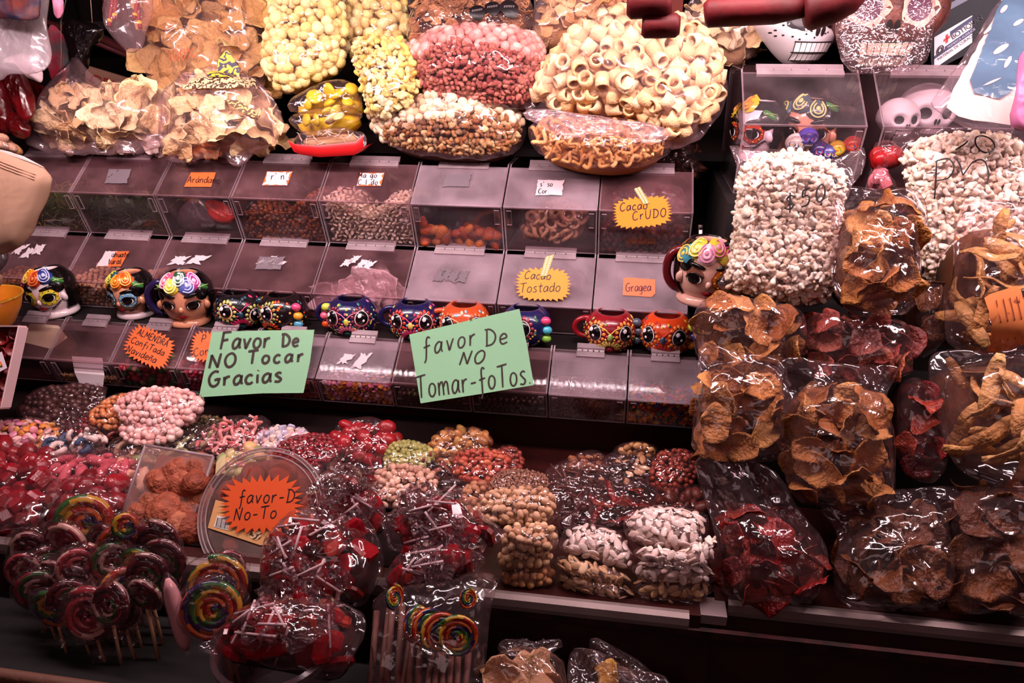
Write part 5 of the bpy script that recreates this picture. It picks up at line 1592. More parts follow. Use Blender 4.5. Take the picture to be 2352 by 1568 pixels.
STRIPM = rmat('plantain strip', ['#c89458', '#b88048', '#d8a86c', '#a06c38'], .55, .35, .3, 9, mottle=.3, nscale=3.5)
BRC = mat('brown mass', '#5a3016', .9)
RDC = mat('red mass', '#3c0c0c', .9)
P2 = bag('popcorn_bag', 'larger clear bag of white popcorn with black pen marks beside the blue toy', 'popcorn bag', [(2035, 312), (2120, 290), (2250, 282), (2390, 330), (2390, 690), (2250, 670), (2112, 668), (2104, 560), (2080, 430), (2068, 360)],
    1.26, 1.36, .06, 'popcorn', POPW, .0140, [(2068, 345), (2130, 315), (2250, 308), (2390, 345), (2390, 680), (2250, 662), (2118, 655), (2108, 545), (2082, 430)], core=POPC, layers=2, fm=FILM, piece='popcorn', seg=96)
ink('pen_marks', [np.array([(2228 + 21 * math.cos(a), 347 + 22 * math.sin(a)) for a in np.linspace(0, 6.5, 26)])] + strokes('P', 2110, 470, 84, -.1, .1)
    + [catmull([(2155, 378), (2166, 395), (2172, 420)]), catmull([(2172, 420), (2196, 390), (2220, 388), (2228, 420), (2222, 440)]), catmull([(2160, 362), (2180, 350), (2192, 340)])], onbag(P2, .009), .0024, INK, P2.root, P2.n)
P1 = bag('popcorn_bag', 'clear bag of white popcorn with the price fifty written in black pen', 'popcorn bag', [(1668, 326), (1705, 338), (1760, 345), (1840, 342), (1905, 372), (1945, 352), (1988, 330), (1984, 400), (1952, 430), (1926, 500), (1918, 600), (1908, 700), (1830, 706), (1740, 690), (1636, 664), (1668, 620), (1682, 540), (1692, 450), (1694, 380)],
    1.17, 1.28, .055, 'popcorn', POPW, .0125, [(1700, 372), (1760, 356), (1850, 354), (1935, 400), (1930, 480), (1918, 600), (1908, 696), (1820, 698), (1740, 684), (1662, 662), (1680, 590), (1692, 480)], core=POPC, layers=2, fm=FILM, piece='popcorn', seg=96)
ink('pen_marks', strokes('$50', 1786, 506, 36, -.28, .25, 2.6, 1.1) + strokes('0', 1893, 444, 11, -.2) + [np.array([(1898, 456), (1922, 446)])], onbag(P1, .0085), .0026, INK, P1.root, P1.n)
CH = dict(fm=FILM_CRISP, piece='chip')
bag('chip_bag', 'tall clear bag of curled brown chips standing between the two popcorn bags', 'chip bag', [(1912, 470), (1932, 428), (2000, 436), (2100, 432), (2128, 475), (2118, 560), (2112, 640), (2100, 720), (2020, 728), (1950, 726), (1905, 660), (1914, 560)],
    1.10, 1.19, .05, 'chip', CHIPM, .055, [(1925, 500), (2000, 448), (2085, 455), (2108, 540), (2100, 640), (2085, 708), (1960, 716), (1916, 650)], core=BRC, layers=3, dens=2.1, crumple=1.2, **CH)
B5 = bag('plantain_bag', 'clear bag of long plantain pieces with an orange paper label', 'chip bag', [(2200, 470), (2250, 458), (2390, 470), (2390, 830), (2260, 815), (2175, 800), (2165, 740), (2190, 620)],
    1.10, 1.20, .05, 'strip', STRIPM, .08, [(2215, 500), (2390, 490), (2390, 815), (2185, 790), (2178, 740)], core=BRC, layers=3, dens=3.6, fm=FILM_CRISP, piece='plantain_piece')
lb = printed('paper_label', B5, [(2218, 690), (2285, 668), (2334, 800), (2262, 812)], mat('orange label', '#e8854c', .6), .008)
ink('lettering', [np.array([(2240 + i * 14 + dx * 30, 700 + i * 1.5 - 4 * i + dx * 88) for dx in (0, .5, 1)]) for i in range(4)], onbag(B5, .0088), .0016, mat('label print', '#8a3c24', .6), lb, B5.n)
bag('dried_fruit_bag', 'brown dried slices in a dark bag wedged beside the plantain bag', 'chip bag', [(2095, 660), (2120, 640), (2185, 650), (2190, 720), (2165, 800), (2100, 830), (2090, 740)],
    1.16, 1.22, .04, 'chip', CHIPD, .04, core=BRC, fm=FILM_CRISP, piece='dried_slice', dens=1.4)
bag('chip_bag', 'squat bag of yellow brown chips under the fifty popcorn bag', 'chip bag', [(1598, 700), (1650, 672), (1740, 690), (1848, 708), (1856, 760), (1850, 835), (1720, 850), (1605, 835), (1588, 760)],
    1.10, 1.16, .045, 'chip', CHIPM, .055, core=BRC, layers=3, dens=2.1, crumple=1.4, **CH)
bag('hibiscus_chip_bag', 'clear bag of dark red hibiscus chips under the tall chip bag', 'chip bag', [(1848, 740), (1870, 712), (1960, 728), (2080, 735), (2096, 790), (2088, 880), (1960, 880), (1862, 860)],
    1.10, 1.16, .045, 'chip', CHIPR, .05, core=RDC, layers=3, dens=2.1, crumple=1.4, fm=FILM_CRISP, piece='hibiscus_chip')
bag('plantain_bag', 'clear bag of broad plantain strips in the column under the paper label', 'chip bag', [(2120, 830), (2160, 800), (2260, 808), (2390, 800), (2390, 1130), (2250, 1110), (2180, 1060), (2160, 960)],
    1.00, 1.09, .05, 'strip', STRIPM, .08, [(2165, 850), (2260, 825), (2390, 820), (2390, 1110), (2250, 1090), (2190, 1040), (2172, 950)], core=BRC, layers=3, dens=3.8, fm=FILM_CRISP, piece='plantain_strip', crumple=1.2)
bag('dark_fruit_bag', 'glossy bag of nearly black dried fruit in the gap between chip columns', 'chip bag', [(2060, 900), (2085, 860), (2140, 880), (2165, 950), (2180, 1060), (2150, 1110), (2080, 1100), (2058, 1000)],
    1.04, 1.10, .035, 'chip', CHIPX, .04, core=RDC, fm=FILM_CRISP, piece='dried_slice', dens=1.3, crumple=1.6)
bag('chip_bag', 'upright bag of brown chips with its crumpled top against the lower bins', 'chip bag', [(1606, 780), (1660, 800), (1740, 812), (1800, 830), (1812, 900), (1806, 1000), (1800, 1062), (1690, 1058), (1584, 1050), (1594, 950), (1602, 860)],
    1.01, 1.09, .05, 'chip', CHIPM, .055, [(1612, 850), (1700, 830), (1795, 850), (1800, 960), (1794, 1050), (1690, 1050), (1592, 1040), (1602, 950)], core=BRC, layers=3, dens=2.1, crumple=1.6, **CH)
bag('chip_bag', 'upright bag of brown chips in the middle of the stand with a wide film top', 'chip bag', [(1772, 850), (1800, 815), (1880, 828), (1960, 838), (2070, 836), (2050, 880), (2030, 920), (2052, 1000), (2060, 1100), (2050, 1165), (1930, 1172), (1812, 1150), (1795, 1050), (1785, 940)],
    .99, 1.08, .055, 'chip', CHIPM, .055, [(1800, 920), (1880, 880), (2010, 890), (2030, 960), (2045, 1060), (2040, 1150), (1930, 1160), (1820, 1135), (1800, 1040)], core=BRC, layers=3, dens=2.1, crumple=1.6, **CH)
bag('chilli_fruit_bag', 'glossy bag of dark red chilli fruit by the counter gap with an empty film top', 'chip bag', [(1588, 1045), (1660, 1042), (1740, 1060), (1790, 1090), (1830, 1170), (1890, 1230), (1902, 1300), (1880, 1388), (1760, 1392), (1662, 1385), (1650, 1300), (1640, 1220), (1612, 1130)],
    .905, 1.015, .045, 'chip', CHIPX, .05, [(1650, 1190), (1720, 1155), (1830, 1190), (1885, 1250), (1892, 1310), (1872, 1380), (1760, 1384), (1670, 1376), (1660, 1300)], core=RDC, layers=3, dens=2.1, crumple=2.0, fm=FILM_CRISP, piece='fruit_slice')
bag('chip_bag', 'low bag of dark chips in the middle of the counter edge', 'chip bag', [(1865, 1165), (1960, 1145), (2080, 1120), (2230, 1115), (2205, 1190), (2185, 1260), (2190, 1340), (2175, 1402), (2050, 1405), (1925, 1395), (1912, 1300), (1930, 1220)],
    .905, 1.015, .045, 'chip', CHIPD, .055, [(1940, 1215), (2040, 1160), (2160, 1150), (2180, 1250), (2182, 1340), (2168, 1394), (2050, 1398), (1932, 1388), (1922, 1300)], core=BRC, layers=3, dens=2.1, crumple=1.8, **CH)
bag('chip_bag', 'low bag of dark curled chips at the far end of the counter edge', 'chip bag', [(2178, 1140), (2250, 1110), (2390, 1120), (2390, 1420), (2280, 1414), (2190, 1406), (2186, 1300)],
    .905, 1.015, .045, 'chip', CHIPD, .055, core=BRC, layers=3, dens=2.1, crumple=1.4, **CH)
# ------------------------------------------------------------------ small sealed bags on the counter
TRAYW = mat('dark tray', '#140708', .9, .1)
SLT = MB().slab([(-1.6, .90, .8005), (-.30, .90, .8005), (-.30, 1.295, .845), (-1.6, 1.295, .845)], (0, 0, -1.), .002).build('sloping_tray', TRAYW, smooth=False)
tag(SLT, 'dark tilted tray on the counter under the bags of jelly sweets', 'tray')
def Ysurf(px, py):
    f_, b_ = 1245 + .112 * px, 893 + .115 * px
    t = (f_ - py) / (f_ - b_)
    return .872 + .325 * min(1.05, max(-.05, t))
SMALL = 0
def sbag(label, poly, kind, pm, size, T=.012, core=None, cat='sweet bag', name='sweet_bag', dY=0.0, piece=None, fm=None, **kw):
    mx_, my_ = sum(p[0] for p in poly) / len(poly), sum(p[1] for p in poly) / len(poly)
    poly = [(mx_ + (x - mx_) * 1.20, my_ + (y - my_) * 1.22) for x, y in poly]
    ys, xs = [p[1] for p in poly], [p[0] for p in poly]
    xm = (max(xs) + min(xs)) / 2
    Yb, Yt = Ysurf(xm, max(ys)) + dY, Ysurf(xm, min(ys)) + dY
    kw.setdefault('layers', 2)
    kw.setdefault('crumple', 1.0)
    kw.setdefault('f0', 60)
    return bag(name, label, cat, poly, Yb, Yt, T, kind, pm, size, core=core or mat('core ' + pm.name, '#3a1414', .9), fm=fm or FILM_SM, piece=piece or 'sweet', seg=56, rings=12, group='sealed bags on the counter', **kw)
FILM_SM = film('small bag cellophane', haze=.022, gloss=1.0, rough=.09, scale=60, bump=.8)
def sw(name, cols, rough=.35, **k): return rmat(name, cols, rough, .5, k.pop('bump', .1), 9, **k)
RED = sw('red jelly', ['#8a141e', '#a01c24', '#700c18'], .25, sss=.2)
DRED = sw('dark red sweet', ['#7a0c18', '#940f20', '#5a0810'], .3)
PINKJ = sw('pink sugared jelly', ['#c04454', '#cc5866', '#b03848'], .6, sss=.2)
sbag('dark bag of chocolate balls farthest along the counter beside the white box', [(50, 955), (75, 905), (150, 890), (235, 890), (225, 930), (185, 975), (110, 985)], 'ball', sw('chocolate ball', ['#3a1a18', '#4a2422', '#2a100f']), .015, dY=.01)
sbag('bag of pink and white round sweets on top of the far pile', [(280, 925), (330, 900), (400, 896), (460, 915), (445, 955), (400, 985), (330, 985), (285, 962)], 'ball', sw('pearl pink sweet', ['#f0b4a8', '#f4ccc4', '#e09c98', '#f8dcd4']), .0125, dY=-.03, T=.016)
sbag('bag of pearly white and pink balls under the pink and white pile', [(280, 985), (310, 962), (400, 975), (408, 1000), (340, 1015), (290, 1008)], 'ball', sw('pearl white sweet', ['#f8dcd0', '#f0a8a0', '#f4e4dc']), .014, dY=-.03)
sbag('bag of amber hard sweets beside the pink and white pile', [(205, 965), (235, 925), (300, 905), (345, 915), (320, 960), (260, 985)], 'bean', sw('amber sweet', ['#d8844c', '#e8a068', '#c06834'], .2, sss=.2), .013, dY=-.01)
sbag('bag of red lentil sweets behind the amber bag', [(130, 985), (165, 945), (230, 925), (250, 950), (215, 990)], 'lentil', DRED, .013, dY=.01)
sbag('brown bottle shaped sweets under the amber bag', [(205, 985), (250, 965), (305, 975), (300, 1000), (225, 1010)], 'gummy', sw('cola sweet', ['#5a1c18', '#7a2c20', '#3a100f'], .2), .02)
sbag('bag of pink and orange sugared lentils by the white box', [(-30, 985), (30, 968), (120, 975), (135, 1000), (90, 1030), (-30, 1035)], 'lentil', sw('pink orange sweets', ['#f0a0a8', '#e8903c', '#f4c8c0', '#f0b860', '#e890b0'], constant=True), .016, T=.016)
sbag('bag of blue and white twisted marshmallow sweets', [(90, 1030), (115, 995), (175, 982), (225, 992), (232, 1022), (200, 1045), (130, 1045)], 'swirl', sw('blue white marshmallow', ['#f0dcd4', '#2c4c6c', '#e8d0c8', '#3c6080'], .6, constant=True), .032, dY=-.03, T=.017, piece='marshmallow')
sbag('bag of glossy red jelly hearts at the edge of the view', [(-30, 1030), (60, 1018), (138, 1035), (130, 1075), (60, 1100), (-30, 1095)], 'drop', RED, .032, dY=-.02, T=.016)
sbag('bag of pink sugared jelly sticks', [(78, 1095), (130, 1050), (220, 1035), (300, 1055), (290, 1095), (215, 1122), (120, 1108)], 'gummy', PINKJ, .04, dY=-.02, T=.016, dens=2)
sbag('bag of wrapped red sweets stacked by the lollipops', [(-30, 1090), (60, 1080), (130, 1105), (120, 1160), (60, 1205), (-30, 1200)], 'cube', DRED, .03, dY=-.03, T=.017, fm=FILM_CRISP)
sbag('shiny film bag of dark red sweets between jelly sticks and lollipops', [(100, 1125), (200, 1105), (300, 1110), (290, 1160), (190, 1190), (110, 1180)], 'drop', DRED, .03, dY=-.02, T=.016, fm=FILM_CRISP, crumple=2)
sbag('bag of pale green and yellow gummy worms', [(255, 1030), (330, 990), (420, 978), (490, 990), (470, 1025), (380, 1045), (300, 1060)], 'worm', sw('gummy worm', ['#b8b884', '#d8b878', '#e8c8a0', '#a8b07c', '#e0a888'], .3, sss=.3), .06, dY=-.01, T=.014, dens=3)
sbag('bag of cream and peach gummy sticks beside the clear box', [(200, 1105), (260, 1055), (340, 1040), (345, 1085), (310, 1130), (240, 1150)], 'gummy', sw('peach stick', ['#f0c8a8', '#e8b090', '#8c9a5c', '#c83c4c', '#f4d8bc'], .4, sss=.2, constant=True), .05, dY=-.01, T=.014, dens=2)
sbag('bag of red and pink gummy drops at the foot of the green touch sign', [(440, 1025), (480, 985), (545, 962), (612, 968), (600, 1010), (555, 1040), (490, 1045)], 'curl', sw('red pink gummy', ['#d86868', '#f0b0a8', '#b83038'], .35, sss=.2), .026, T=.014, dens=1.6)
sbag('dark bag of small green seeds behind the gummy worms', [(395, 985), (430, 960), (500, 962), (520, 980), (470, 1000)], 'crumb', sw('dark seed mix', ['#4a4024', '#6a5430', '#302414']), .009, dY=.02)
sbag('bag of pastel sugar cubes', [(565, 1040), (600, 995), (660, 982), (712, 1000), (705, 1030), (640, 1050)], 'cube', sw('pastel cube', ['#d8b8c4', '#b8b0c8', '#f0d8c8', '#e8b8b0', '#c8c0d0'], .6, constant=True), .014, T=.014)
sbag('bag of pale green and yellow fruit gums beside the round tub', [(495, 1085), (520, 1040), (590, 1030), (640, 1045), (625, 1085), (560, 1105)], 'raisin', sw('fruit gum', ['#b8b878', '#e0a878', '#8c9c68', '#e8c898', '#d88880'], .35, sss=.2), .022, dY=-.01, T=.014)
sbag('plump bag of deep red small sweets', [(628, 1050), (665, 1015), (730, 1004), (778, 1015), (770, 1050), (740, 1070), (670, 1068)], 'ball', DRED, .010, dY=-.02, T=.016)
sbag('bag of red jelly drops under the photo sign, larger one', [(768, 1025), (785, 975), (840, 966), (898, 980), (890, 1020), (862, 1060), (800, 1050)], 'drop', RED, .026, dY=-.01, T=.014)
sbag('bag of red jelly drops tucked behind the larger jelly drop bag', [(855, 1050), (870, 1000), (920, 995), (916, 1020), (895, 1055)], 'drop', sw('orange red jelly', ['#b82c20', '#c8402c', '#981c18'], .25, sss=.2), .024, dY=.02)
sbag('flat shiny film bag of dark red fruit leather', [(690, 1085), (730, 1050), (800, 1040), (900, 1065), (880, 1090), (790, 1105)], 'shred', DRED, .045, dY=-.01, T=.014, dens=2, fm=FILM_CRISP, crumple=1.8)
sbag('bag of dark prunes beside the round tub rim', [(680, 1115), (700, 1080), (780, 1075), (860, 1090), (840, 1120), (740, 1130)], 'raisin', sw('prune', ['#3a1c1c', '#4a2422', '#5a302c'], .3), .028, dY=-.01, T=.016)
sbag('bag of yellow green peas in the middle of the counter', [(885, 1075), (895, 1035), (930, 1022), (985, 1032), (995, 1055), (965, 1080), (915, 1088)], 'ball', sw('green pea', ['#9a9c50', '#b8b868', '#8a8c44', '#c8c47c'], .5), .0095, dY=-.01, T=.016)
sbag('bag of golden brown raisins leaning on the dark riser', [(985, 1050), (1005, 1000), (1060, 988), (1122, 998), (1110, 1040), (1075, 1062), (1020, 1062)], 'raisin', sw('golden raisin', ['#8a5028', '#b87c40', '#c8984c', '#6a3418', '#a06830'], .35, sss=.1), .017, T=.017)
sbag('bag of rusty peanuts in chilli, nearer one', [(1045, 1060), (1065, 1040), (1140, 1040), (1170, 1060), (1140, 1105), (1080, 1108), (1045, 1090)], 'bean', sw('chilli peanut', ['#a83c28', '#c05438', '#8a2818', '#d07048'], .4), .013, dY=-.02, T=.016)
sbag('bag of rusty peanuts in chilli, tucked behind', [(1130, 1060), (1150, 1032), (1192, 1038), (1198, 1070), (1175, 1095), (1140, 1098)], 'bean', sw('chilli peanut darker', ['#8a3020', '#a04430', '#702014'], .4), .013, dY=.01, T=.016)
sbag('bag of cinnamon bark sticks', [(935, 1085), (960, 1058), (1020, 1050), (1065, 1065), (1055, 1100), (1000, 1118), (950, 1112)], 'stick', sw('cinnamon', ['#6a3024', '#8a4432', '#542018'], .5), .04, dY=-.01, T=.016, dens=3)
sbag('bag of pistachios in pale shells', [(855, 1115), (875, 1085), (925, 1075), (985, 1090), (1000, 1115), (965, 1150), (900, 1160), (860, 1150)], 'pistachio', sw('pistachio', ['#e0b098', '#d09c84', '#ecc4ac', '#c08c70'], .5), .0165, dY=-.03, T=.017)
sbag('bag of dark dried fruit under the pistachios', [(990, 1130), (1020, 1105), (1100, 1110), (1110, 1150), (1060, 1170), (1000, 1165)], 'raisin', sw('dark fruit', ['#2c1010', '#42181a', '#1c0a0a'], .3), .022, dY=-.01)
sbag('bag of small mixed nuts against the peanut stack', [(1058, 1180), (1068, 1120), (1110, 1108), (1130, 1140), (1110, 1200), (1070, 1215)], 'bean', sw('mixed nut', ['#a86848', '#c08860', '#8a4c34'], .5), .014, dY=-.04)
sbag('bag of fine sandy sesame behind the peanut stack', [(1125, 1135), (1140, 1092), (1200, 1085), (1256, 1098), (1250, 1130), (1200, 1145)], 'crumb', sw('sesame', ['#8a5c48', '#a87860', '#6a4434'], .7), .0055, dY=-.02, T=.014, layers=1, core=mat('sesame mass', '#7a5040', .8, col2='#94684f', nscale=400))
sbag('bag of dark brown stalks', [(1245, 1130), (1270, 1075), (1330, 1062), (1390, 1070), (1380, 1120), (1355, 1160), (1290, 1160)], 'shred', sw('dark stalk', ['#4a2018', '#6a3024', '#381410'], .5), .04, T=.014, dens=2.5)
sbag('small bag of amber dried fruit behind the dark stalks', [(1302, 1075), (1320, 1046), (1370, 1040), (1392, 1055), (1385, 1078), (1330, 1085)], 'raisin', sw('amber fruit', ['#8a4c24', '#a8643a', '#6a3418'], .4), .015, dY=.02)
sbag('bag of cream and dark mixed seeds', [(1375, 1100), (1388, 1052), (1440, 1046), (1502, 1052), (1500, 1095), (1460, 1115), (1400, 1118)], 'seed', sw('mixed seed', ['#d0a078', '#3a1c1c', '#c89468', '#4a2420', '#e0b890', '#2c1414'], .4, constant=True), .02, dY=.0, T=.014)
sbag('round bag of golden peanuts on top of the mixed seeds', [(1408, 1045), (1425, 1022), (1465, 1015), (1500, 1026), (1508, 1048), (1465, 1056), (1425, 1054)], 'bean', sw('golden peanut', ['#c08850', '#d8a468', '#a86c38'], .4), .016, dY=.04, T=.016)
sbag('bag of reddish coated peanuts beside the chilli fruit film', [(1495, 1100), (1510, 1045), (1560, 1038), (1596, 1052), (1592, 1110), (1545, 1125), (1505, 1120)], 'bean', sw('reddish peanut', ['#8c3020', '#a84430', '#702014'], .4), .012, dY=-.0, T=.016)
sbag('bag of dark red dried chillies behind the pepitas', [(1345, 1200), (1365, 1130), (1420, 1112), (1495, 1118), (1512, 1160), (1490, 1205), (1410, 1215)], 'strip', CHIPX, .045, dY=-.01, T=.017, dens=2.4, piece='dried_chilli')
sbag('bag of brown tamarind pieces behind the top pepita bag', [(1500, 1170), (1515, 1122), (1560, 1112), (1622, 1130), (1628, 1175), (1570, 1190)], 'raisin', sw('tamarind', ['#5a2018', '#7a3424', '#421410'], .4), .022, dY=.0, T=.014)
sbag('dark bag of pitted fruit beside the peanut stack', [(1280, 1200), (1290, 1160), (1340, 1150), (1360, 1180), (1345, 1215), (1300, 1215)], 'raisin', sw('pitted fruit', ['#2c0e10', '#421618'], .25), .022, dY=-.03)
# stacks at the steel edge
PEAN = sw('peeled peanut', ['#d8ac84', '#c89870', '#e4bc98', '#bc8860'], .5)
PEANC = mat('peanut heart', '#a0785a', .9)
PEP = sw('white pumpkin seed', ['#f0dcd4', '#e8ccc0', '#f4e4dc', '#dcbcac'], .5)
PEPC = mat('seed heart', '#a88878', .9)
def stack(label, poly, kind, pm, size, core, Y, lean=.03, T=.03, **kw):
    return bag('nut_bag', label, 'nut bag', poly, Y, Y + lean, T, kind, pm, size, core=core, fm=FILM_SM, piece='peanut' if kind == 'bean' else 'pumpkin_seed', seg=64, rings=14, back=.7, cscale=.93, lump=.04, svar=.08, group='stacked bags at the steel edge', f0=60, **kw)
stack('top bag of the peanut stack', [(1092, 1190), (1105, 1130), (1200, 1118), (1288, 1124), (1282, 1200), (1200, 1210), (1120, 1206)], 'bean', PEAN, .0135, PEANC, .925, .055, .022, layers=2)
stack('second bag of the peanut stack, under the brightest one', [(1150, 1262), (1148, 1212), (1200, 1206), (1278, 1202), (1284, 1235), (1278, 1265), (1210, 1270)], 'bean', PEAN, .0135, PEANC, .896)
stack('third bag of the peanut stack, in the shade', [(1140, 1305), (1140, 1272), (1200, 1268), (1272, 1268), (1276, 1300), (1200, 1310)], 'bean', PEAN, .0135, PEANC, .892, T=.026)
stack('fourth bag of the peanut stack, amber in the shade', [(1150, 1348), (1150, 1312), (1210, 1308), (1278, 1308), (1280, 1345), (1210, 1352)], 'bean', sw('peanut with painted shade', ['#b87c50', '#c88c5c', '#9c6440'], .5), .0135, PEANC, .887, T=.024)  # peanut colour darkened to amber for the shade low in the stack
stack('lowest bag of the peanut stack, on the steel edge', [(1150, 1380), (1152, 1352), (1210, 1350), (1268, 1355), (1276, 1380), (1210, 1392)], 'bean', sw('peanut with painted shade', ['#b87c50', '#c88c5c', '#9c6440'], .5), .0135, PEANC, .882, T=.020)
stack('bright top bag of white pumpkin seeds tilted on its stack', [(1428, 1222), (1440, 1170), (1520, 1158), (1612, 1172), (1632, 1190), (1622, 1270), (1540, 1268), (1460, 1250)], 'seed', PEP, .0185, PEPC, .918, .06, .022, layers=2, dens=1.7)
stack('sloping bag of white pumpkin seeds beside the peanuts', [(1280, 1258), (1300, 1202), (1380, 1205), (1440, 1228), (1470, 1300), (1440, 1312), (1360, 1285), (1300, 1272)], 'seed', PEP, .0185, PEPC, .908, .05, .022, layers=2, dens=1.7)
stack('pumpkin seed bag directly under the bright top bag', [(1450, 1282), (1455, 1252), (1540, 1268), (1625, 1262), (1650, 1225), (1654, 1250), (1640, 1300), (1560, 1302)], 'seed', PEP, .0185, PEPC, .898, T=.03, dens=1.6)
stack('pumpkin seed bag with a torn corner, third of the end stack', [(1450, 1325), (1452, 1290), (1540, 1302), (1640, 1306), (1650, 1340), (1560, 1342)], 'seed', PEP, .0185, PEPC, .893, T=.03, dens=1.6)
stack('browner pumpkin seed bag, fourth of the end stack', [(1448, 1362), (1450, 1330), (1540, 1340), (1640, 1342), (1640, 1368), (1560, 1372)], 'seed', sw('pumpkin seed with painted shade', ['#d0a880', '#c09468', '#dcb890'], .5), .0185, PEPC, .888, T=.026, dens=1.6)  # lower seed bags: shade painted in as a browner seed colour
stack('lowest pumpkin seed bag of the end stack on the steel edge', [(1445, 1395), (1450, 1366), (1540, 1370), (1632, 1372), (1636, 1412), (1540, 1405)], 'seed', sw('pumpkin seed with painted shade', ['#d0a880', '#c09468', '#dcb890'], .5), .0185, PEPC, .882, T=.016, dens=1.6)
stack('seed bag second in the middle stack, under the sloping bag', [(1272, 1305), (1276, 1272), (1350, 1290), (1450, 1318), (1452, 1345), (1360, 1338)], 'seed', sw('pumpkin seed with painted shade', ['#d0a880', '#c09468', '#dcb890'], .5), .0185, PEPC, .893, T=.026, dens=1.6)
stack('seed bag third in the middle stack', [(1275, 1345), (1278, 1312), (1360, 1336), (1460, 1350), (1462, 1378), (1380, 1378)], 'seed', sw('pumpkin seed with painted shade', ['#d0a880', '#c09468', '#dcb890'], .5), .0185, PEPC, .888, T=.024, dens=1.6)
stack('lowest seed bag of the middle stack on the steel edge', [(1270, 1385), (1272, 1352), (1360, 1372), (1440, 1380), (1438, 1400), (1360, 1402)], 'seed', sw('pumpkin seed with painted shade', ['#d0a880', '#c09468', '#dcb890'], .5), .0185, PEPC, .882, T=.014, dens=1.6)

# ------------------------------------------------------------------ clear box of dried fruit and round tub
CLEARB = acrylic('clear box plastic', '#f8eeee', .12, .08, .4, .8, '#f0c8c0')  # pinkish reflection on the plastic is painted in as haze
ORF = rmat('orange dried fruit', ['#b8644a', '#a8543c', '#c47658', '#94442e'], .6, .3, .3, 6, sss=.1, mottle=.5, nscale=4)
O, n = frame(385, 1252, 1020, .90, 1.01)
pl = lambda x, y: onplane(x, y, O, n)
q = [pl(334, 1022), pl(490, 1048), pl(420, 1262), pl(280, 1180)]
root = thing('fruit_box', 'clear plastic box of orange dried fruit leaning behind the lollipops', 'box', pl(350, 1222))
bk = -n * .036
ins = lambda k: [p + (np.mean(q, axis=0) - p) * k for p in q]
MB().slab(ins(.02), n, .0015).build('lid', CLEARB, root, False)
b = MB()
for i in range(4):
    b.tube([q[i], q[(i + 1) % 4]], .0025, 6)
b.build('lid_rim', EDGE, root)
b = MB()
o_, i_ = q, [p + bk for p in ins(.10)]
b.add(o_ + i_, [(i, (i + 1) % 4, 4 + (i + 1) % 4, 4 + i) for i in range(4)] + [(7, 6, 5, 4)])
b.build('tray', CLEARB, root, False)
pts = []
for (x, y, s) in ((392, 1090, .050), (352, 1115, .048), (425, 1120, .056), (380, 1150, .055), (335, 1160, .050), (420, 1170, .05), (350, 1185, .05), (395, 1205, .05), (405, 1235, .04), (440, 1080, .05), (320, 1180, .04), (446, 1110, .045), (440, 1150, .045), (425, 1200, .05), (375, 1225, .045)):
    pts.append((pl(x, y) - n * .015, randrot('flat', n, .4), s * 1.25))
put_pieces(root, 'dried_fruit', 'cup', pts, ORF)
q2 = ins(.08)
MB().slab([p - n * .034 for p in ins(.10)], -n, .0015).build('fruit_bed', mat('dark fruit bed', '#7a3020', .8), root, False)
MB().slab([pl(484, 1100) + np.array([0.002, .01, 0]), pl(487, 1068) + np.array([0.002, .01, 0]), pl(494, 1064) + np.array([0.002, .03, 0]), pl(492, 1108) + np.array([0.002, .03, 0])], (1, 0, 0), .0006).build('side_sticker', mat('cream sticker', '#d8c090', .6), root, False)

O, n = frame(600, 1300, 1065, .885, .985)
pl = lambda x, y: onplane(x, y, O, n)
cc = pl(602, 1180)
Rt = np.linalg.norm(pl(748, 1180) - cc)
ex, ey = np.array([1., 0, 0]), np.cross(n, [1., 0, 0])
root = thing('round_tub', 'clear round tub of red chilli fruit with an orange starburst on its lid', 'tub', pl(602, 1300))
def ringpts(R, lift, k=48): return [cc + (ex * math.cos(w) + ey * math.sin(w)) * R + n * lift for w in np.linspace(0, 2 * math.pi, k + 1)[:-1]]
def turned(name, prof, m, parent, k=48):
    V, F = [], []
    for (R, l) in prof: V += ringpts(R, l, k)
    for i in range(len(prof) - 1):
        F += [(i * k + j, i * k + (j + 1) % k, (i + 1) * k + (j + 1) % k, (i + 1) * k + j) for j in range(k)]
    return MB().add(V, F).build(name, m, parent, auto=40)
turned('lid', [(.0005, .002), (Rt * .86, .002), (Rt * .88, -.001), (Rt * .93, .000), (Rt * .95, .004), (Rt, .004), (Rt * 1.01, .0), (Rt * 1.01, -.008), (Rt * .97, -.009)], CLEARB, root)
b = MB()
for R in (.885, .955, 1.005): b.tube(ringpts(Rt * R, .0035) + ringpts(Rt * R, .0035)[:1], .0013, 5, cap=False)
b.build('lid_rings', EDGE, root)
turned('bowl', [(Rt * .95, -.006), (Rt * .86, -.045), (.0005, -.046)], CLEARB, root)
turned('chilli_fruit_bed', [(Rt * .88, -.030), (Rt * .5, -.026), (.0005, -.026)], mat('chilli fruit bed', '#6a1a14', .5, .5, .8, 60, col2='#8c3020', nscale=50), root)
pts = [(cc + ex * x * Rt + ey * y * Rt - n * .020, randrot('flat', n, .35), .042) for x, y in ((-.1, -.62), (.25, -.6), (-.45, -.5), (.55, -.4), (.62, .1), (.5, .45), (.1, .68), (-.35, .62), (-.65, .3), (-.7, -.1), (.3, .2), (-.2, .1), (0, -.3))]
put_pieces(root, 'chilli_fruit', 'cup', pts, rmat('chilli fruit', ['#8a2418', '#a8381c', '#701810'], .4, .5, .5, 90, mottle=.3))
STK = mat('tan sticker', '#d89c64', .6)
pn = lambda x, y: pl(x, y) + n * .0035
lb = sheet('sticker', [(498, 1148), (620, 1180), (640, 1250), (600, 1252), (480, 1212)], pn, n, STK, root)
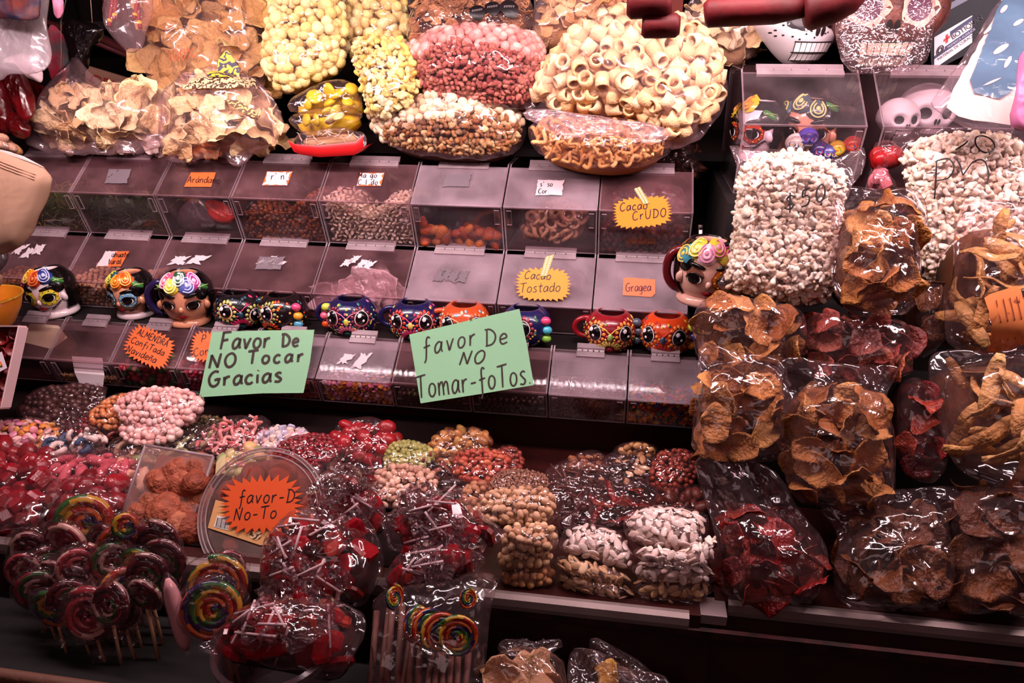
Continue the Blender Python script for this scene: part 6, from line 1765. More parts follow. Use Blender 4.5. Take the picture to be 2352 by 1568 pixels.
sheet('barcode_patch', [(494, 1210), (502, 1184), (530, 1188), (526, 1218)], lambda x, y: pl(x, y) + n * .0041, n, mat('white print', '#e8dcd8', .6), lb)
b = MB()
for i in range(9):
    x = 498 + i * 3.2
    b.slab([pl(x + dx, y) + n * .0047 for dx, y in ((0, 1210 + i * .7), (1.2 + .8 * (i % 3 == 0), 1210 + i * .7), (5.5 + .8 * (i % 3 == 0), 1189 + i * .4), (4.5, 1189 + i * .4))], n, .0001)
b.build('barcode', mat('black print', '#201818', .6), lb, False)
sheet('emblem', [(590 + 14 * math.cos(a), 1228 + 12 * math.sin(a)) for a in np.linspace(0, 6.28, 17)[:-1]], lambda x, y: pl(x, y) + n * .0041, n, mat('brown print', '#4a2418', .6), lb)
pc = lambda x, y: pl(x, y) + n * .0075
card('orange starburst card asking not to touch, lying on the round tub', burst(606, 1160, 186, 132, -.05, 30, 9, 4, .17), mat('deep orange card', '#d8501c', .6), pc, n,
     strokes('favor-D', 553, 1157, 30, -.02, .18, 1.8, .9) + strokes('No-To', 542, 1196, 28, -.06, .2, 2.0, .95), .0018, INK)

# ------------------------------------------------------------------ spiral lollipops
CAN = {
 'dark': ['#4a1018', '#94706a', '#24401e', '#641822', '#3a0a10'], 'rain': ['#8c2018', '#b8882c', '#2e5a2a', '#2a1e44', '#a84a1c'], 'pink': ['#842830', '#b88c80', '#54141e', '#943c40'],
}
def spiralmesh(R, turns, key, tw=5):
    P, nn = [], int(turns * 22)
    r = R / (turns * 2 + .6)
    for i in range(nn):
        t = i / (nn - 1)
        a = t * turns * 2 * math.pi
        rr = r * .5 + (R - r) * t
        P.append((rr * math.cos(a), .004 * math.cos(a * 3) * 0, rr * math.sin(a)))
    b = MB().tube(P, r * 1.12, 8)
    # colour bands wind round the rope
    mi = []
    k = len(CAN[key])
    for f in b.f:
        if len(f) > 4: mi.append(0); continue
        i, j = f[0] // 8, f[0] % 8
        mi.append(int((j / 8 * k + i * k / tw / 3.5)) % k)
    return mesh('candy', b.v, b.f, [glaze(c_) for c_ in CAN[key]], mi)
SPM = {}
STICK = mat('pale wooden stick', '#b88a68', .7)
LOLLYW = film('lollipop wrap', haze=.02, gloss=.8, rough=.10, scale=70, bump=.8)
FOAM = mat('grey foam block', '#242020', .95, .2, .4, 120)
def lolly(label, x, y, rpx, Y, foot, yaw, pitch, key='dark', turns=3, group=None, wrap=True, stick=True):
    p = at(x, y, Y)
    d = np.dot(p - CAM, _F)
    R = rpx * d / FPX
    k = (key, turns)
    if k not in SPM: SPM[k] = spiralmesh(.03, turns, key)
    f = np.asarray(foot, float)
    root = thing('spiral_lollipop', label, 'lollipop', f, group)
    o = bpy.data.objects.new('candy', SPM[k])
    o.parent = root
    o.matrix_basis = Matrix.Translation((p - f).tolist()) @ Euler((pitch, rng.uniform(0, 6), 0)).to_matrix().to_4x4() @ Matrix.Diagonal((R / .03,) * 3 + (1,))
    o.matrix_basis = Matrix.Translation((p - f).tolist()) @ (Euler((0, 0, yaw)).to_matrix() @ Euler((pitch, 0, 0)).to_matrix() @ Euler((0, rng.uniform(0, 6), 0)).to_matrix()).to_4x4() @ Matrix.Diagonal((R / .03,) * 3 + (1,))
    COL.objects.link(o)
    if stick:
        MB().tube([f, f + (p - f) * .5, p - nrm(p - f) * R * .9], .0026, 7).build('stick', STICK, root)
    if wrap:
        M = np.array((Euler((0, 0, yaw)).to_matrix() @ Euler((pitch, 0, 0)).to_matrix()))
        b = MB()
        g = ridges(int(x * 7 + y), f0=120, f1=400)
        V, F = [], []
        ns, nr_ = 22, 7
        dn = nrm(f - p)
        for i in range(nr_):
            ph = math.pi * (i + .5) / nr_
            for j in range(ns):
                w = 2 * math.pi * j / ns
                v = np.array([R * 1.10 * math.sin(ph) * math.cos(w), R * .34 * math.cos(ph), R * 1.10 * math.sin(ph) * math.sin(w)])
                v = v * (1 + .05 * g(v[0] * 4, v[2] * 4 + v[1] * 9))
                V.append(M @ v + p)
        F = [(i * ns + j, i * ns + (j + 1) % ns, (i + 1) * ns + (j + 1) % ns, (i + 1) * ns + j) for i in range(nr_ - 1) for j in range(ns)]
        F += [tuple(range(ns))[::-1], tuple((nr_ - 1) * ns + j for j in range(ns))]
        b.add(V, F)
        if stick:  # gathered skirt of film at the neck
            ax = nrm(np.cross(dn, n_any(dn)))
            ay = np.cross(dn, ax)
            V, F = [], []
            for i, (s_, rr) in enumerate(((.75, .55), (1.05, .16), (1.35, .22), (1.7, .34))):
                for j in range(14):
                    w = 2 * math.pi * j / 14
                    q_ = rr * R * (1 + .25 * (j % 2))
                    V.append(p + dn * R * s_ + (ax * math.cos(w) + ay * math.sin(w)) * q_)
            F = [(i * 14 + j, i * 14 + (j + 1) % 14, i * 14 + 14 + (j + 1) % 14, i * 14 + 14 + j) for i in range(3) for j in range(14)]
            b.add(V, F)
        b.build('film_wrap', LOLLYW, root)
    return root
def n_any(d): return np.array([1., 0, 0]) if abs(d[0]) < .8 else np.array([0, 1., 0])
fb = thing('foam_block', 'dark grey foam block holding the lollipop sticks', 'foam block', (-.7, .77, .66))
MB().box(-1.0, -.52, .68, .862, .66, .70).build('block', FOAM, fb, False)
LS = [(70, 1262, 46), (112, 1300, 44), (155, 1246, 52), (238, 1240, 34), (285, 1246, 46), (352, 1246, 52), (378, 1288, 46), (182, 1300, 48), (262, 1290, 46), (318, 1296, 42),
      (128, 1325, 40), (90, 1352, 46), (232, 1340, 44), (172, 1338, 40), (290, 1352, 46), (335, 1318, 46), (250, 1385, 46), (205, 1412, 56), (278, 1405, 44), (122, 1395, 48), (160, 1372, 40), (330, 1362, 40), (60, 1310, 40)]
rows_ = {}
for q_ in sorted(LS, key=lambda q: -q[1]): rows_.setdefault(0 if q_[1] > 1366 else 1 if q_[1] > 1322 else 2 if q_[1] > 1275 else 3, []).append(q_)
RN = ['front row', 'second row', 'third row', 'back row']
ON = ['first', 'second', 'third', 'fourth', 'fifth', 'sixth', 'seventh', 'eighth']
LLAB = {q_: 'striped spiral lollipop, ' + ON[k_] + ' from the left in the ' + RN[j_] + ' of the bunch' for j_ in rows_ for k_, q_ in enumerate(sorted(rows_[j_]))}
for i, (x, y, r_) in enumerate(LS):
    Y = .755 + (1420 - y) / 190 * .095 + rng.normal() * .006
    fp = at(x + rng.normal() * 6, y, Y)
    ft = (fp[0] * .97 - .01, float(np.clip(Y - .01, .69, .85)), .699)
    lolly(LLAB[(x, y, r_)], x, y, r_ * 1.16, Y, ft, rng.uniform(-.2, .8), rng.uniform(-.35, .1), ('dark', 'dark', 'pink', 'dark', 'rain')[i % 5], 3, 'striped lollipops in the foam block')
def at3(x, y, Y): return at(x, y, Y)
p = at(198, 1195, .86)
lolly('big red and yellow coiled lollipop standing behind the dark bunch', 198, 1200, 76, .86, (p[0], .865, .802), .35, -.25, 'rain', 3)
p = at(290, 1205, .83)
lolly('small yellow and black coiled lollipop beside the clear fruit box', 290, 1205, 34, .83, (p[0], .83, .785), .5, -.2, 'rain', 2)
p = at(490, 1395, .70)
lolly('large rainbow rose lollipop in front of the round tub', 490, 1398, 76, .70, (p[0] + .01, .705, .661), .35, -.30, 'rain', 4)
p = at(500, 1345, .735)
lolly('rainbow coiled lollipop just behind the large rose lollipop', 495, 1345, 72, .735, (p[0] + .01, .735, .661), .35, -.30, 'rain', 4)
p = at(530, 1300, .79)
lolly('white and brown coiled lollipop touching the rim of the round tub', 528, 1302, 40, .80, (p[0], .80, .661), .4, -.3, 'pink', 3)
# pink sugar stick beside the large lollipop
a, e = at(385, 1330, .69), at(428, 1490, .69)
t = thing('sugar_stick', 'pale pink wrapped sugar stick leaning beside the large lollipop', 'sweet', e)
MB().tube([a + (e - a) * s for s in np.linspace(0, 1, 10)], .010, 10, taper=[.3, .75, .95, 1, 1, 1, 1, .95, .8, .4]).build('sugar', rmat('pink sugar', ['#d87078'], .5, sss=.2), t)
MB().tube([a + (e - a) * s for s in np.linspace(-.08, 1.1, 10)], .0118, 10, taper=[.2, .8, .95, 1, 1, 1, 1, .95, .8, .3]).build('film_wrap', LOLLYW, t)

# ------------------------------------------------------------------ film bags of red lollipops on white sticks
LRED = rmat('red lollipop', ['#6a0a12', '#8a121c', '#a01a22', '#58080e', '#b03428'], .14, .6, 0, sss=.2)
WST = mat('white paper stick', '#c8a4a8', .6)
TWIST = film('twist wrapper film', haze=.06, gloss=1.1, rough=.08, scale=5, bump=1.0)  # haze stands in for pink-white highlights on the wrappers
def lollybag(label, poly, Yb, Yt, T, n_st, size=.036, dens=1.5, seed=0, fm=None, **kw):
    B = bag('lollipop_bag', label, 'lollipop bag', poly, Yb, Yt, T, 'candy', LRED, size, core=mat('dark red mass', '#3a060a', .6), fm=fm or FILM_CRISP, layers=2, dens=dens, piece='red_lollipop', crumple=2.0, cscale=.88, **kw)
    r = np.random.default_rng(seed)
    for k in range(n_st):
        a = r.uniform(0, 6.28)
        q = math.sqrt(r.uniform(0, .62))
        th = r.uniform(0, 6.28)
        u, v = B.cs.c + q * B.cs.rad(th) * np.array([math.cos(th), math.sin(th)])
        L = r.uniform(.03, .055)
        pts = []
        for t in np.linspace(-.5, .5, 5):
            uu, vv = np.array([u + math.cos(a) * L * t]), np.array([v + math.sin(a) * L * t])
            pts.append(B.world(uu, vv, B.hc(uu, vv) + .002)[0])
        P = np.array(pts)
        P = P[0] + np.outer(np.linspace(0, 1, 3), P[-1] - P[0]) + B.n * .004
        MB().tube(P, .0017, 6).build('white_stick', WST, B.root)
    pts = []
    for k in range(9):
        q, th = math.sqrt(r.uniform(0, .8)), r.uniform(0, 6.28)
        u, v = B.cs.c + q * B.cs.rad(th) * np.array([math.cos(th), math.sin(th)])
        uu, vv = np.array([u]), np.array([v])
        pts.append((B.world(uu, vv, B.hc(uu, vv) - .002)[0], randrot('flat', B.n, .5), r.uniform(.035, .06)))
    put_pieces(B.root, 'twist_wrapper', 'sheet', pts, TWIST)
    return B
lollybag('film bag of red lollipops beside the orange starburst', [(600, 1290), (620, 1220), (650, 1180), (720, 1170), (850, 1195), (880, 1260), (880, 1330), (830, 1400), (700, 1400), (615, 1390), (590, 1340)], .755, .85, .05, 15, seed=3)
lollybag('small film bag of amber red lollipops above the bigger red bag', [(722, 1150), (770, 1105), (835, 1088), (880, 1120), (890, 1180), (875, 1225), (800, 1230), (742, 1200)], .85, .92, .035, 5, seed=4)
lollybag('pointed film bag of red lollipops next to the peanut stack', [(868, 1190), (930, 1160), (1050, 1110), (1100, 1180), (1172, 1222), (1120, 1262), (1020, 1262), (895, 1275), (888, 1230)], .83, .90, .04, 9, seed=5)
lollybag('flat film bag of red lollipops lying on the spiral lollipop bag', [(862, 1345), (900, 1290), (960, 1262), (1060, 1255), (1128, 1278), (1080, 1320), (1000, 1345), (905, 1362)], .77, .82, .035, 8, seed=6)
lollybag('film bag of red lollipops resting on the plastic tub', [(440, 1500), (520, 1440), (590, 1385), (700, 1380), (830, 1390), (842, 1440), (810, 1530), (760, 1560), (640, 1530), (520, 1510)], .645, .73, .045, 12, seed=7)
root = thing('plastic_tub', 'cloudy round plastic tub under a bag of red lollipops', 'tub', (*at(600, 1560, .66)[:2], .78))
tc_ = np.array([*at(640, 1560, .67)[:2], -.02])
b = MB()
b.lathe([(.058, .78), (.066, .862), (.072, .866), (.073, .876), (.067, .878), (.062, .868), (.056, .79), (.001, .786)], tc_, 48)
b.build('tub_body', acrylic('cloudy tub plastic', '#e0ccd0', .07, .15, .3, .8, '#c09098'), root, auto=40)

# bag of spiral lollipops on long brown sticks
poly = [(845, 1600), (850, 1480), (862, 1350), (1000, 1338), (1150, 1300), (1128, 1400), (1118, 1500), (1100, 1600)]
BS = bag('spiral_lollipop_bag', 'film bag of spiral lollipops on long brown sticks at the counter front', 'lollipop bag', poly, .655, .775, .028, fm=FILM_CRISP, crumple=1.6)
r = np.random.default_rng(5)
for i in range(13):
    x0_, x1_ = 852 + i * 18 + r.normal() * 3, 872 + i * 17 + r.normal() * 5
    a, e = at(x0_, 1600, .648), at(x1_, 1395 + r.uniform(-15, 30) if i < 7 else 1500, .70 + .03 * (i < 7))
    MB().tube([a, (a + e) / 2, e], .0042, 7).build('stick', mat('brown stick', '#643c32', .6), BS.root)
for i, (x, y, rp, yw) in enumerate(((958, 1430, 46, 1.15), (985, 1440, 48, .9), (1012, 1452, 48, .65), (1050, 1462, 50, .25), (905, 1372, 30, 1.2), (1075, 1372, 26, .9))):
    p = at(x, y, .70 - .004 * i)
    R = rp * np.dot(p - CAM, _F) / FPX
    if ('rain', 4) not in SPM: SPM[('rain', 4)] = spiralmesh(.03, 4, 'rain')
    o = bpy.data.objects.new('spiral_candy', SPM[('rain', 4)])
    o.parent = BS.root
    o.matrix_basis = Matrix.Translation((p - np.array(BS.root.location)).tolist()) @ (Euler((0, 0, yw)).to_matrix() @ Euler((-.35, 0, 0)).to_matrix() @ Euler((0, i * 1.3, 0)).to_matrix()).to_4x4() @ Matrix.Diagonal((R / .03,) * 3 + (1,))
    COL.objects.link(o)
printed('white_card', BS, [(868, 1362), (905, 1355), (935, 1390), (905, 1440), (880, 1470), (868, 1410)], mat('pale printed card', '#c8a8b4', .6), .004) if False else None
bag('snack_bag', 'clear bag of pale chips low at the counter front beside the spiral lollipops', 'snack bag', [(1112, 1545), (1150, 1505), (1290, 1500), (1308, 1600), (1112, 1610)], .66, .72, .03, 'chip', rmat('pale chip', ['#c89870', '#b88460'], .5), .045, core=TANC, fm=FILM_CRISP, crumple=1.8, dens=1.6, piece='chip')
bag('snack_bag', 'clear bag of yellow snacks with a dark crumpled film top', 'snack bag', [(1300, 1545), (1312, 1480), (1350, 1498), (1400, 1515), (1480, 1540), (1540, 1570), (1540, 1620), (1312, 1620)], .68, .75, .028, 'chip', rmat('yellow chip', ['#c89848', '#b8803c'], .5), .04, [(1350, 1540), (1440, 1540), (1500, 1610), (1330, 1610)], core=TANC, fm=FILM_CRISP, crumple=2.2, dens=1.4, piece='chip')
bag('empty_film_bag', 'crumpled clear film standing in the dark under the counter edge', 'film', [(1352, 1500), (1356, 1452), (1420, 1490), (1500, 1540), (1520, 1580), (1420, 1560)], .76, .80, .012, fm=FILM_CRISP, crumple=2.6)
bag('empty_film_bag', 'shiny folded film lying in the dark beside the spiral lollipop bag', 'film', [(1130, 1500), (1175, 1465), (1240, 1488), (1292, 1458), (1292, 1500), (1200, 1512)], .74, .77, .01, fm=FILM_CRISP, crumple=2.6)
sb = thing('front_shelf', 'dark low shelf in front of the counter that carries the lollipops', 'shelf', (-.3, .74, 0))
MB().box(-1.3, .12, .56, .862, .64, .66).build('shelf_board', BLACKW, sb, False)
MB().box(-1.3, .12, .565, .58, .0, .64).build('shelf_front', BLACKW, sb, False)
# wicker rim low at the corner
a, e = at(-30, 1545, .60), at(215, 1580, .60)
b = MB()
root = thing('basket', 'edge of a woven basket below the lollipop bunch', 'basket', (*((a + e) / 2)[:2], .70))
P = [a + (e - a) * t for t in np.linspace(-.3, 1.2, 40)]
MB().tube(P, .008, 8).build('rim', mat('wicker', '#6a4438', .6, .3, .8, 90), root)
for k in range(4):
    MB().tube([p + np.array([0, .004 * math.sin(i * 1.6 + k * 1.6), -.012 - .013 * k]) for i, p in enumerate(P)], .006, 6).build('weave', mat('wicker', '#6a4438'), root)
# ------------------------------------------------------------------ right hand bins with figurines
R4 = ROWS[4]
pc4 = at(1860, 288, 1.40)
R4['C'] = (1.40, float(pc4[2]))
k_ = ray(1860, 160)
kk = k_[2] / k_[1]
tl = (kk * R4['C'][0] - (R4['C'][1] - CZ)) / (math.sin(LA) - kk * math.cos(LA))
R4['L'] = float(tl)
R4['H'] = .135
R4['hinge'] = (R4['C'][0] + R4['L'] * math.cos(LA), R4['C'][1] + R4['L'] * math.sin(LA))
R4['B'] = (R4['C'][0] + R4['H'] * math.cos(FA), R4['C'][1] - R4['H'] * math.sin(FA))
R4['back'] = 1.70
R4['hl'] = .15
xa, xb = at(1706, 286, 1.40)[0], at(1995, 290, 1.40)[0]
BINS[4, 0] = make_bin(4, xa, xb, 'tall clear bin holding painted lady heads and tiny skulls', 'tall acrylic bins', False)
xc, xd = at(2026, 292, 1.40)[0], at(2330, 300, 1.40)[0]
BINS[4, 1] = make_bin(4, xc, xd, 'tall clear bin holding two white toy skulls', 'tall acrylic bins', False)
ZB4 = R4['B'][1] + .003
MB().box(.165, 1.3, 1.36, 1.74, 1.16, R4['B'][1] - .001).build('step', BLACKW, stand, False)
def yaw_to_cam(x, y): return math.atan2(-x, y) if False else -math.atan2(x, y) * -1
p = at(1850, 330, 1.52)
lady('lady head mug with black hair and yellow roses inside the tall bin', np.array([p[0], 1.53, ZB4 + .046]), -.30, .03, '#d8957c', None,
     [('#3c5c6c', '#c8c060'), ('#405058', '#d8d088'), ('#405058', '#d8d088'), ('leaf', '#b8d850')], None, sc=1.18, lips='#6a1c28')
p = at(1744, 330, 1.52)
lady('white faced lady mug with a red spotted mask inside the tall bin', np.array([p[0], 1.53, ZB4 + .046]), -.9, .02, '#ecd4dc', ('#b83c28', '#7a1c1c', '#f0a040'),
     [('#d8c030', '#e89040'), ('#d8c030', '#e89040'), ('leaf', '#8cb848')], None, sc=1.12)
MB().box(xa + .01, xb - .01, 1.47, 1.60, ZB4 + .03, ZB4 + .045).build('inner_board', BINSHADE, BINS[4, 0], False)
ICO4 = ico(5)
def skull(label, c, r, yaw, base, eyecol, mark, teeth='#f0dcd0', group=None, detail=True, lean=0, nose='#201818', name='toy_skull'):
    """a rounded skull with a narrower jaw; r = half width"""
    root = thing(name, label, 'skull', np.asarray(c) - np.array([0, 0, r * 1.15]), group)
    M = np.array((Euler((lean, 0, yaw)).to_matrix()))
    V, F = ICO4 if r > .03 else ICO3
    P = V.copy()
    P[:, 1] *= 1.12
    low = np.clip(-P[:, 2] - .15, 0, 1)
    P[:, 0] *= 1 - .42 * low
    P[:, 1] = np.where(P[:, 1] > 0, P[:, 1] * (1 - .55 * low), P[:, 1] * (1 - .02 * low))
    P[:, 2] = np.where(P[:, 2] < -.55, -.55 + (P[:, 2] + .55) * 1.1, P[:, 2])
    for sx in (-.38, .38):   # sockets
        d = np.hypot((P[:, 0] - sx) / .26, (P[:, 2] - .02) / .26)
        P[:, 1] += np.where(P[:, 1] < 0, .22 * np.exp(-d ** 4), 0)
    def put(q): return (np.asarray(q) * r) @ M.T + np.asarray(c)
    MB().add(put(P), F).build('skull_body', base, root)
    def surf(x, z, lift=.012):
        d = math.sqrt(max(.02, 1 - min(.97, x * x + z * z)))
        low = max(0, -z - .15)
        sock = sum(.22 * math.exp(-(math.hypot((x / (1 - .42 * low) - sx) / .26, (z - .02) / .26)) ** 4) for sx in (-.38, .38))
        return put((x * (1 - .42 * low) if True else x, -1.12 * d * (1 - .02 * low) + sock - lift, z * (1.1 if z < -.55 else 1)))
    def blot(b, x, z, w, h, m, n=14, lift=.012, pet=0):
        Vv = [surf(x, z, lift)]
        for i in (1, 2):
            for j in range(n):
                a = 2 * math.pi * j / n
                q = i / 2 * (1 + pet * math.cos(5 * a))
                Vv.append(surf(x + q * w * math.cos(a), z + q * h * math.sin(a), lift))
        b.add(Vv, [(0, 1 + j, 1 + (j + 1) % n) for j in range(n)] + [(1 + j, 1 + n + j, 1 + n + (j + 1) % n, 1 + (j + 1) % n) for j in range(n)], m)
    for sx in (-.38, .38):
        b = MB()
        if detail: blot(b, sx, .02, .30, .28, 1, 20, .008, .10)
        blot(b, sx, .02, .20, .20, 0, 16, .02)
        b.build('eye_socket', [mat('socket ' + eyecol, eyecol, .4), mat('socket rim ' + mark, mark, .4)], root)
    b = MB()
    blot(b, -.06, -.26, .05, .11, 0)
    blot(b, .06, -.26, .05, .11, 0)
    b.build('nose_mark', mat('nose ' + nose, nose, .5), root)
    b = MB()
    for j in range(8):
        x = -.48 + .96 * (j + .5) / 8
        for z in (-.56, -.72):
            Vv = [surf(x + dx * .052, z + dz * .065, .03) for dx, dz in ((-1, -1), (1, -1), (1, 1), (-1, 1))]
            Wv = [surf(x + dx * .060, z + dz * .078, .004) for dx, dz in ((-1, -1), (1, -1), (1, 1), (-1, 1))]
            b.add(Vv + Wv, [(0, 1, 2, 3)] + [(i, 4 + i, 4 + (i + 1) % 4, (i + 1) % 4) for i in range(4)])
    t = b.build('teeth', mat('teeth ' + teeth, teeth, .35), root, False)
    t['kind'] = 'stuff'
    b = MB()
    for L in ([(-.52, -.64), (0, -.65), (.52, -.64)], [(-.5, -.48), (0, -.49), (.5, -.48)], [(-.44, -.80), (0, -.81), (.44, -.80)]):
        b.tube([surf(x, z, .02) for x, z in catmull(L, 6)], r * .014, 5)
    for j in range(9):
        x = -.48 + .96 * j / 8
        b.tube([surf(x, z, .02) for z in (-.48, -.64, -.80)], r * .011, 5)
    b.build('mouth_lines', mat('black line paint', '#141012', .5), root)
    if detail:
        b = MB()
        rr = np.random.default_rng(int(r * 1e4))
        for k in range(90):
            x, z = rr.uniform(-.9, .9), rr.uniform(-.45, .9)
            if x * x + z * z > .9 or abs(x) < .1 and z < .1: continue
            if any(math.hypot(x - sx, z - .02) < .33 for sx in (-.38, .38)): continue
            blot(b, x, z, .025, .02, int(rr.integers(2)), 6, .008)
        b.build('painted_marks', [mat('mark ' + mark, mark, .4), mat('mark b ' + eyecol, eyecol, .4)], root)
    return root
p = at(1838, 42, 1.62)
skull('large white skull with black line patterns above the tall bins', (p[0], 1.62, p[2]), .083, .25, mat('white skull glaze', '#f0e0e6', .3, coat=.3), '#3a3034', '#2a2226', '#f4e8ea')
p = at(2030, 24, 1.58)
skull('large brown beaded skull with cream teeth, wrapped in film', (p[0], 1.58, p[2]), .105, -.10, mat('brown beaded skull', '#4a2420', .5, bump=.8, bscale=120, col2='#6a3830', nscale=60), '#5a3048', '#d8b0a0', '#f0dcc0')
bag('skull_wrap', 'crinkled film wrapped round the brown beaded skull', 'film', [(1918, 60), (1925, -40), (2140, -50), (2150, 80), (2120, 160), (2030, 172), (1935, 165)], 1.465, 1.50, .012, fm=film('tight wrap', haze=.05, gloss=1.6, rough=.09, scale=70, bump=1.2), crumple=1.4)
p = at(2062, 272, 1.52)
skull('small white toy skull with a curved smile line in the tall bin', (p[0], 1.52, p[2]), .036, .2, mat('white toy', '#ecdce2', .4), '#2a2428', '#8a7c84', '#ecdce2', 'toy skulls in the tall bin', False)
p = at(2125, 256, 1.56)
skull('larger white toy skull with big round teeth in the tall bin', (p[0], 1.56, p[2]), .050, .1, mat('white toy', '#ecdce2', .4), '#2a2428', '#8a7c84', '#ecdce2', 'toy skulls in the tall bin', False)
cols = [('#e8dcd4', '#d0b020', '#3060a0'), ('#5848a8', '#c03860', '#8898e0'), ('#3a2a6a', '#50a0b8', '#c04060'), ('#d0a030', '#c83828', '#488040'), ('#c03828', '#e8b040', '#2c4c88'), ('#48488c', '#d06080', '#e0c050')]
nm = ['white with a yellow crown', 'violet with pink eyes', 'indigo and teal', 'yellow and red', 'red and gold', 'blue and pink']
for i, (x, y, r_) in enumerate(((1828, 330, .0185), (1855, 316, .0180), (1880, 345, .017), (1920, 342, .016), (1955, 332, .016), (1900, 350, .015))):
    p = at(x, y, 1.435)
    skull('tiny painted skull, ' + nm[i] + ', in the tall bin', (p[0], 1.435 - .002 * i, p[2]), r_, rng.uniform(-.5, .5), glaze(cols[i][0]), cols[i][1], cols[i][2], '#f0e4e0', 'tiny painted skulls', True)
# red and pink things in the gap between the tall bins and popcorn bags
bag('red_wrapped_sweet', 'shiny red wrapped sweet in the gap beside the tall bins', 'sweet', [(2000, 330), (2040, 322), (2068, 350), (2062, 388), (2015, 392)], 1.36, 1.38, .02, 'ball', mat('red shiny wrapper', '#a01418', .25), .03, core=mat('red shiny wrapper', '#a01418', .25), fm=FILM_CRISP, piece='sweet')
bag('pink_sweet_bag', 'pink film bag below the red wrapped sweet', 'sweet bag', [(1998, 395), (2020, 380), (2055, 420), (2060, 440), (1998, 432)], 1.33, 1.35, .012, 'cube', mat('pink block', '#c86c78', .5), .02, core=mat('pink block', '#c86c78', .5), fm=FILM_CRISP, piece='sweet')
# lady mug leaning on the popcorn bag, with a thin white rod behind
p = at(1612, 690, 1.27)
lady('winking lady mug with an orange eye mask and dark red handle beside the popcorn', np.array([p[0], 1.27, p[2]]), .02, .05, '#e8b0a0', ('#e07828', '#a84418', '#f4d060'),
     [('#4898b0', '#f0c860'), ('#d8c840', '#f0ec90'), ('#f0d0d8', '#d880a8'), ('#c8b838', '#f088a8'), ('#d8c040', '#e04890'), ('leaf', '#70b050')], (-1, .026, '#5c1018'), sc=1.12, maskeyes=(.48,))
a, e = at(1609, 518, 1.33), at(1609, 600, 1.33)
t = thing('white_rod', 'thin white rod standing up behind the winking lady mug', 'rod', at(1609, 700, 1.33))
MB().tube([a, e, at(1609, 700, 1.33)], .0030, 8).build('rod', mat('white rod', '#d8ccd0', .4), t)
MB().tube([a + np.array([0, 0, .001]), a - np.array([0, 0, .006])], .0038, 8).build('rod_cap', mat('dark cap', '#4a3c3c', .4), t)
MB().box(.14, .36, 1.24, 1.33, 1.0, p[2] - .001).build('step', BLACKW, stand, False)

# ------------------------------------------------------------------ things inside the ordinary bins
def infront(poly, row, T, *a, **k):
    return bag(*a[:3], poly, ROWS[row]['B'][0] + .025 + T, ROWS[row]['hinge'][0] - .01 + T * .6, T, *a[3:], **k)
infront([(1178, 555), (1200, 500), (1240, 455), (1300, 448), (1355, 475), (1352, 550), (1290, 574), (1210, 572)], 1, .03, 'ring_snack_bag', 'clear bag of pale ring snacks inside a top row bin', 'snack bag', 'hoop', rmat('pale ring snack', ['#e4b890', '#d8a878', '#ecc8a4'], .6, .3, .2, 9), .034, core=TANC, fm=FILM, piece='ring_snack', dens=1.5, layers=2)
infront([(1385, 520), (1390, 440), (1430, 415), (1560, 418), (1585, 470), (1585, 540), (1480, 560), (1400, 550)], 1, .03, 'cacao_bag', 'loose clear bag of raw cacao inside the end bin of the top row', 'bag', 'bean', rmat('cacao', ['#3a1412', '#5a2018', '#2a0e0c', '#7a2c20'], .5), .02, core=mat('cacao mass', '#2a100e', .8), fm=FILM_HAZY, piece='cacao_bean')
infront([(400, 520), (420, 470), (455, 440), (500, 460), (515, 520), (470, 540)], 1, .02, 'dark_pouch', 'dark shiny pouch lying in the blueberry bin', 'pouch', fm=mat('dark pouch foil', '#4a3a40', .25, .6, .4, 40))
infront([(460, 470), (480, 455), (530, 470), (545, 510), (500, 520)], 1, .012, 'red_pouch', 'red pouch with a white printed back in the blueberry bin', 'pouch', fm=mat('red pouch foil', '#b03028', .4))
infront([(720, 690), (735, 655), (800, 640), (905, 622), (912, 670), (900, 720), (740, 720)], 2, .02, 'white_plastic_bag', 'crumpled white plastic bags stuffed in a middle row bin', 'bag', 'sheet', rmat('white plastic', ['#e0c8cc', '#d0b0b4', '#ecd8dc'], .4), .07, core=mat('red under plastic', '#8a3838', .7), fm=FILM_HAZY, piece='plastic_fold', dens=2)
infront([(945, 650), (965, 615), (1010, 625), (1050, 640), (1070, 690), (1000, 690)], 2, .012, 'empty_film_bag', 'crumpled empty film bag under a hazy middle row lid', 'film', fm=FILM_HAZY, crumple=2.5)
infront([(1150, 690), (1165, 630), (1240, 610), (1330, 615), (1355, 660), (1330, 700), (1220, 715)], 2, .02, 'empty_film_bag', 'crumpled clear bag behind the roasted cacao card', 'film', fm=FILM_HAZY, crumple=2.5)
pl3, n3 = on_lid(3, -.02)
t = thing('paper_scoop', 'folded white paper scoop in a small lower bin', 'paper', (BINS[3, 1].location[0], 1.28, .885))
MB().slab([pl3(165, 818), pl3(235, 822), pl3(240, 862), pl3(172, 856)], n3, .0006).build('flap', WHITEP, t, False)
MB().slab([pl3(172, 856), pl3(240, 862), pl3(232, 868) - np.array([0, 0, .02]), pl3(180, 864) - np.array([0, 0, .02])], n3, .0006).build('fold', WHITEP, t, False)
t = thing('folded_paper', 'folded cream paper in the first small lower bin', 'paper', (BINS[3, 0].location[0], 1.28, .885))
MB().slab([pl3(70, 742), pl3(135, 748), pl3(112, 800), pl3(50, 785)], n3, .0008).build('sheet', mat('cream paper', '#e8dcb8', .7), t, False)
MB().slab([pl3(135, 748), pl3(155, 775), pl3(120, 802), pl3(112, 800)], n3, .0008).build('fold', mat('cream paper', '#e8dcb8', .7), t, False)

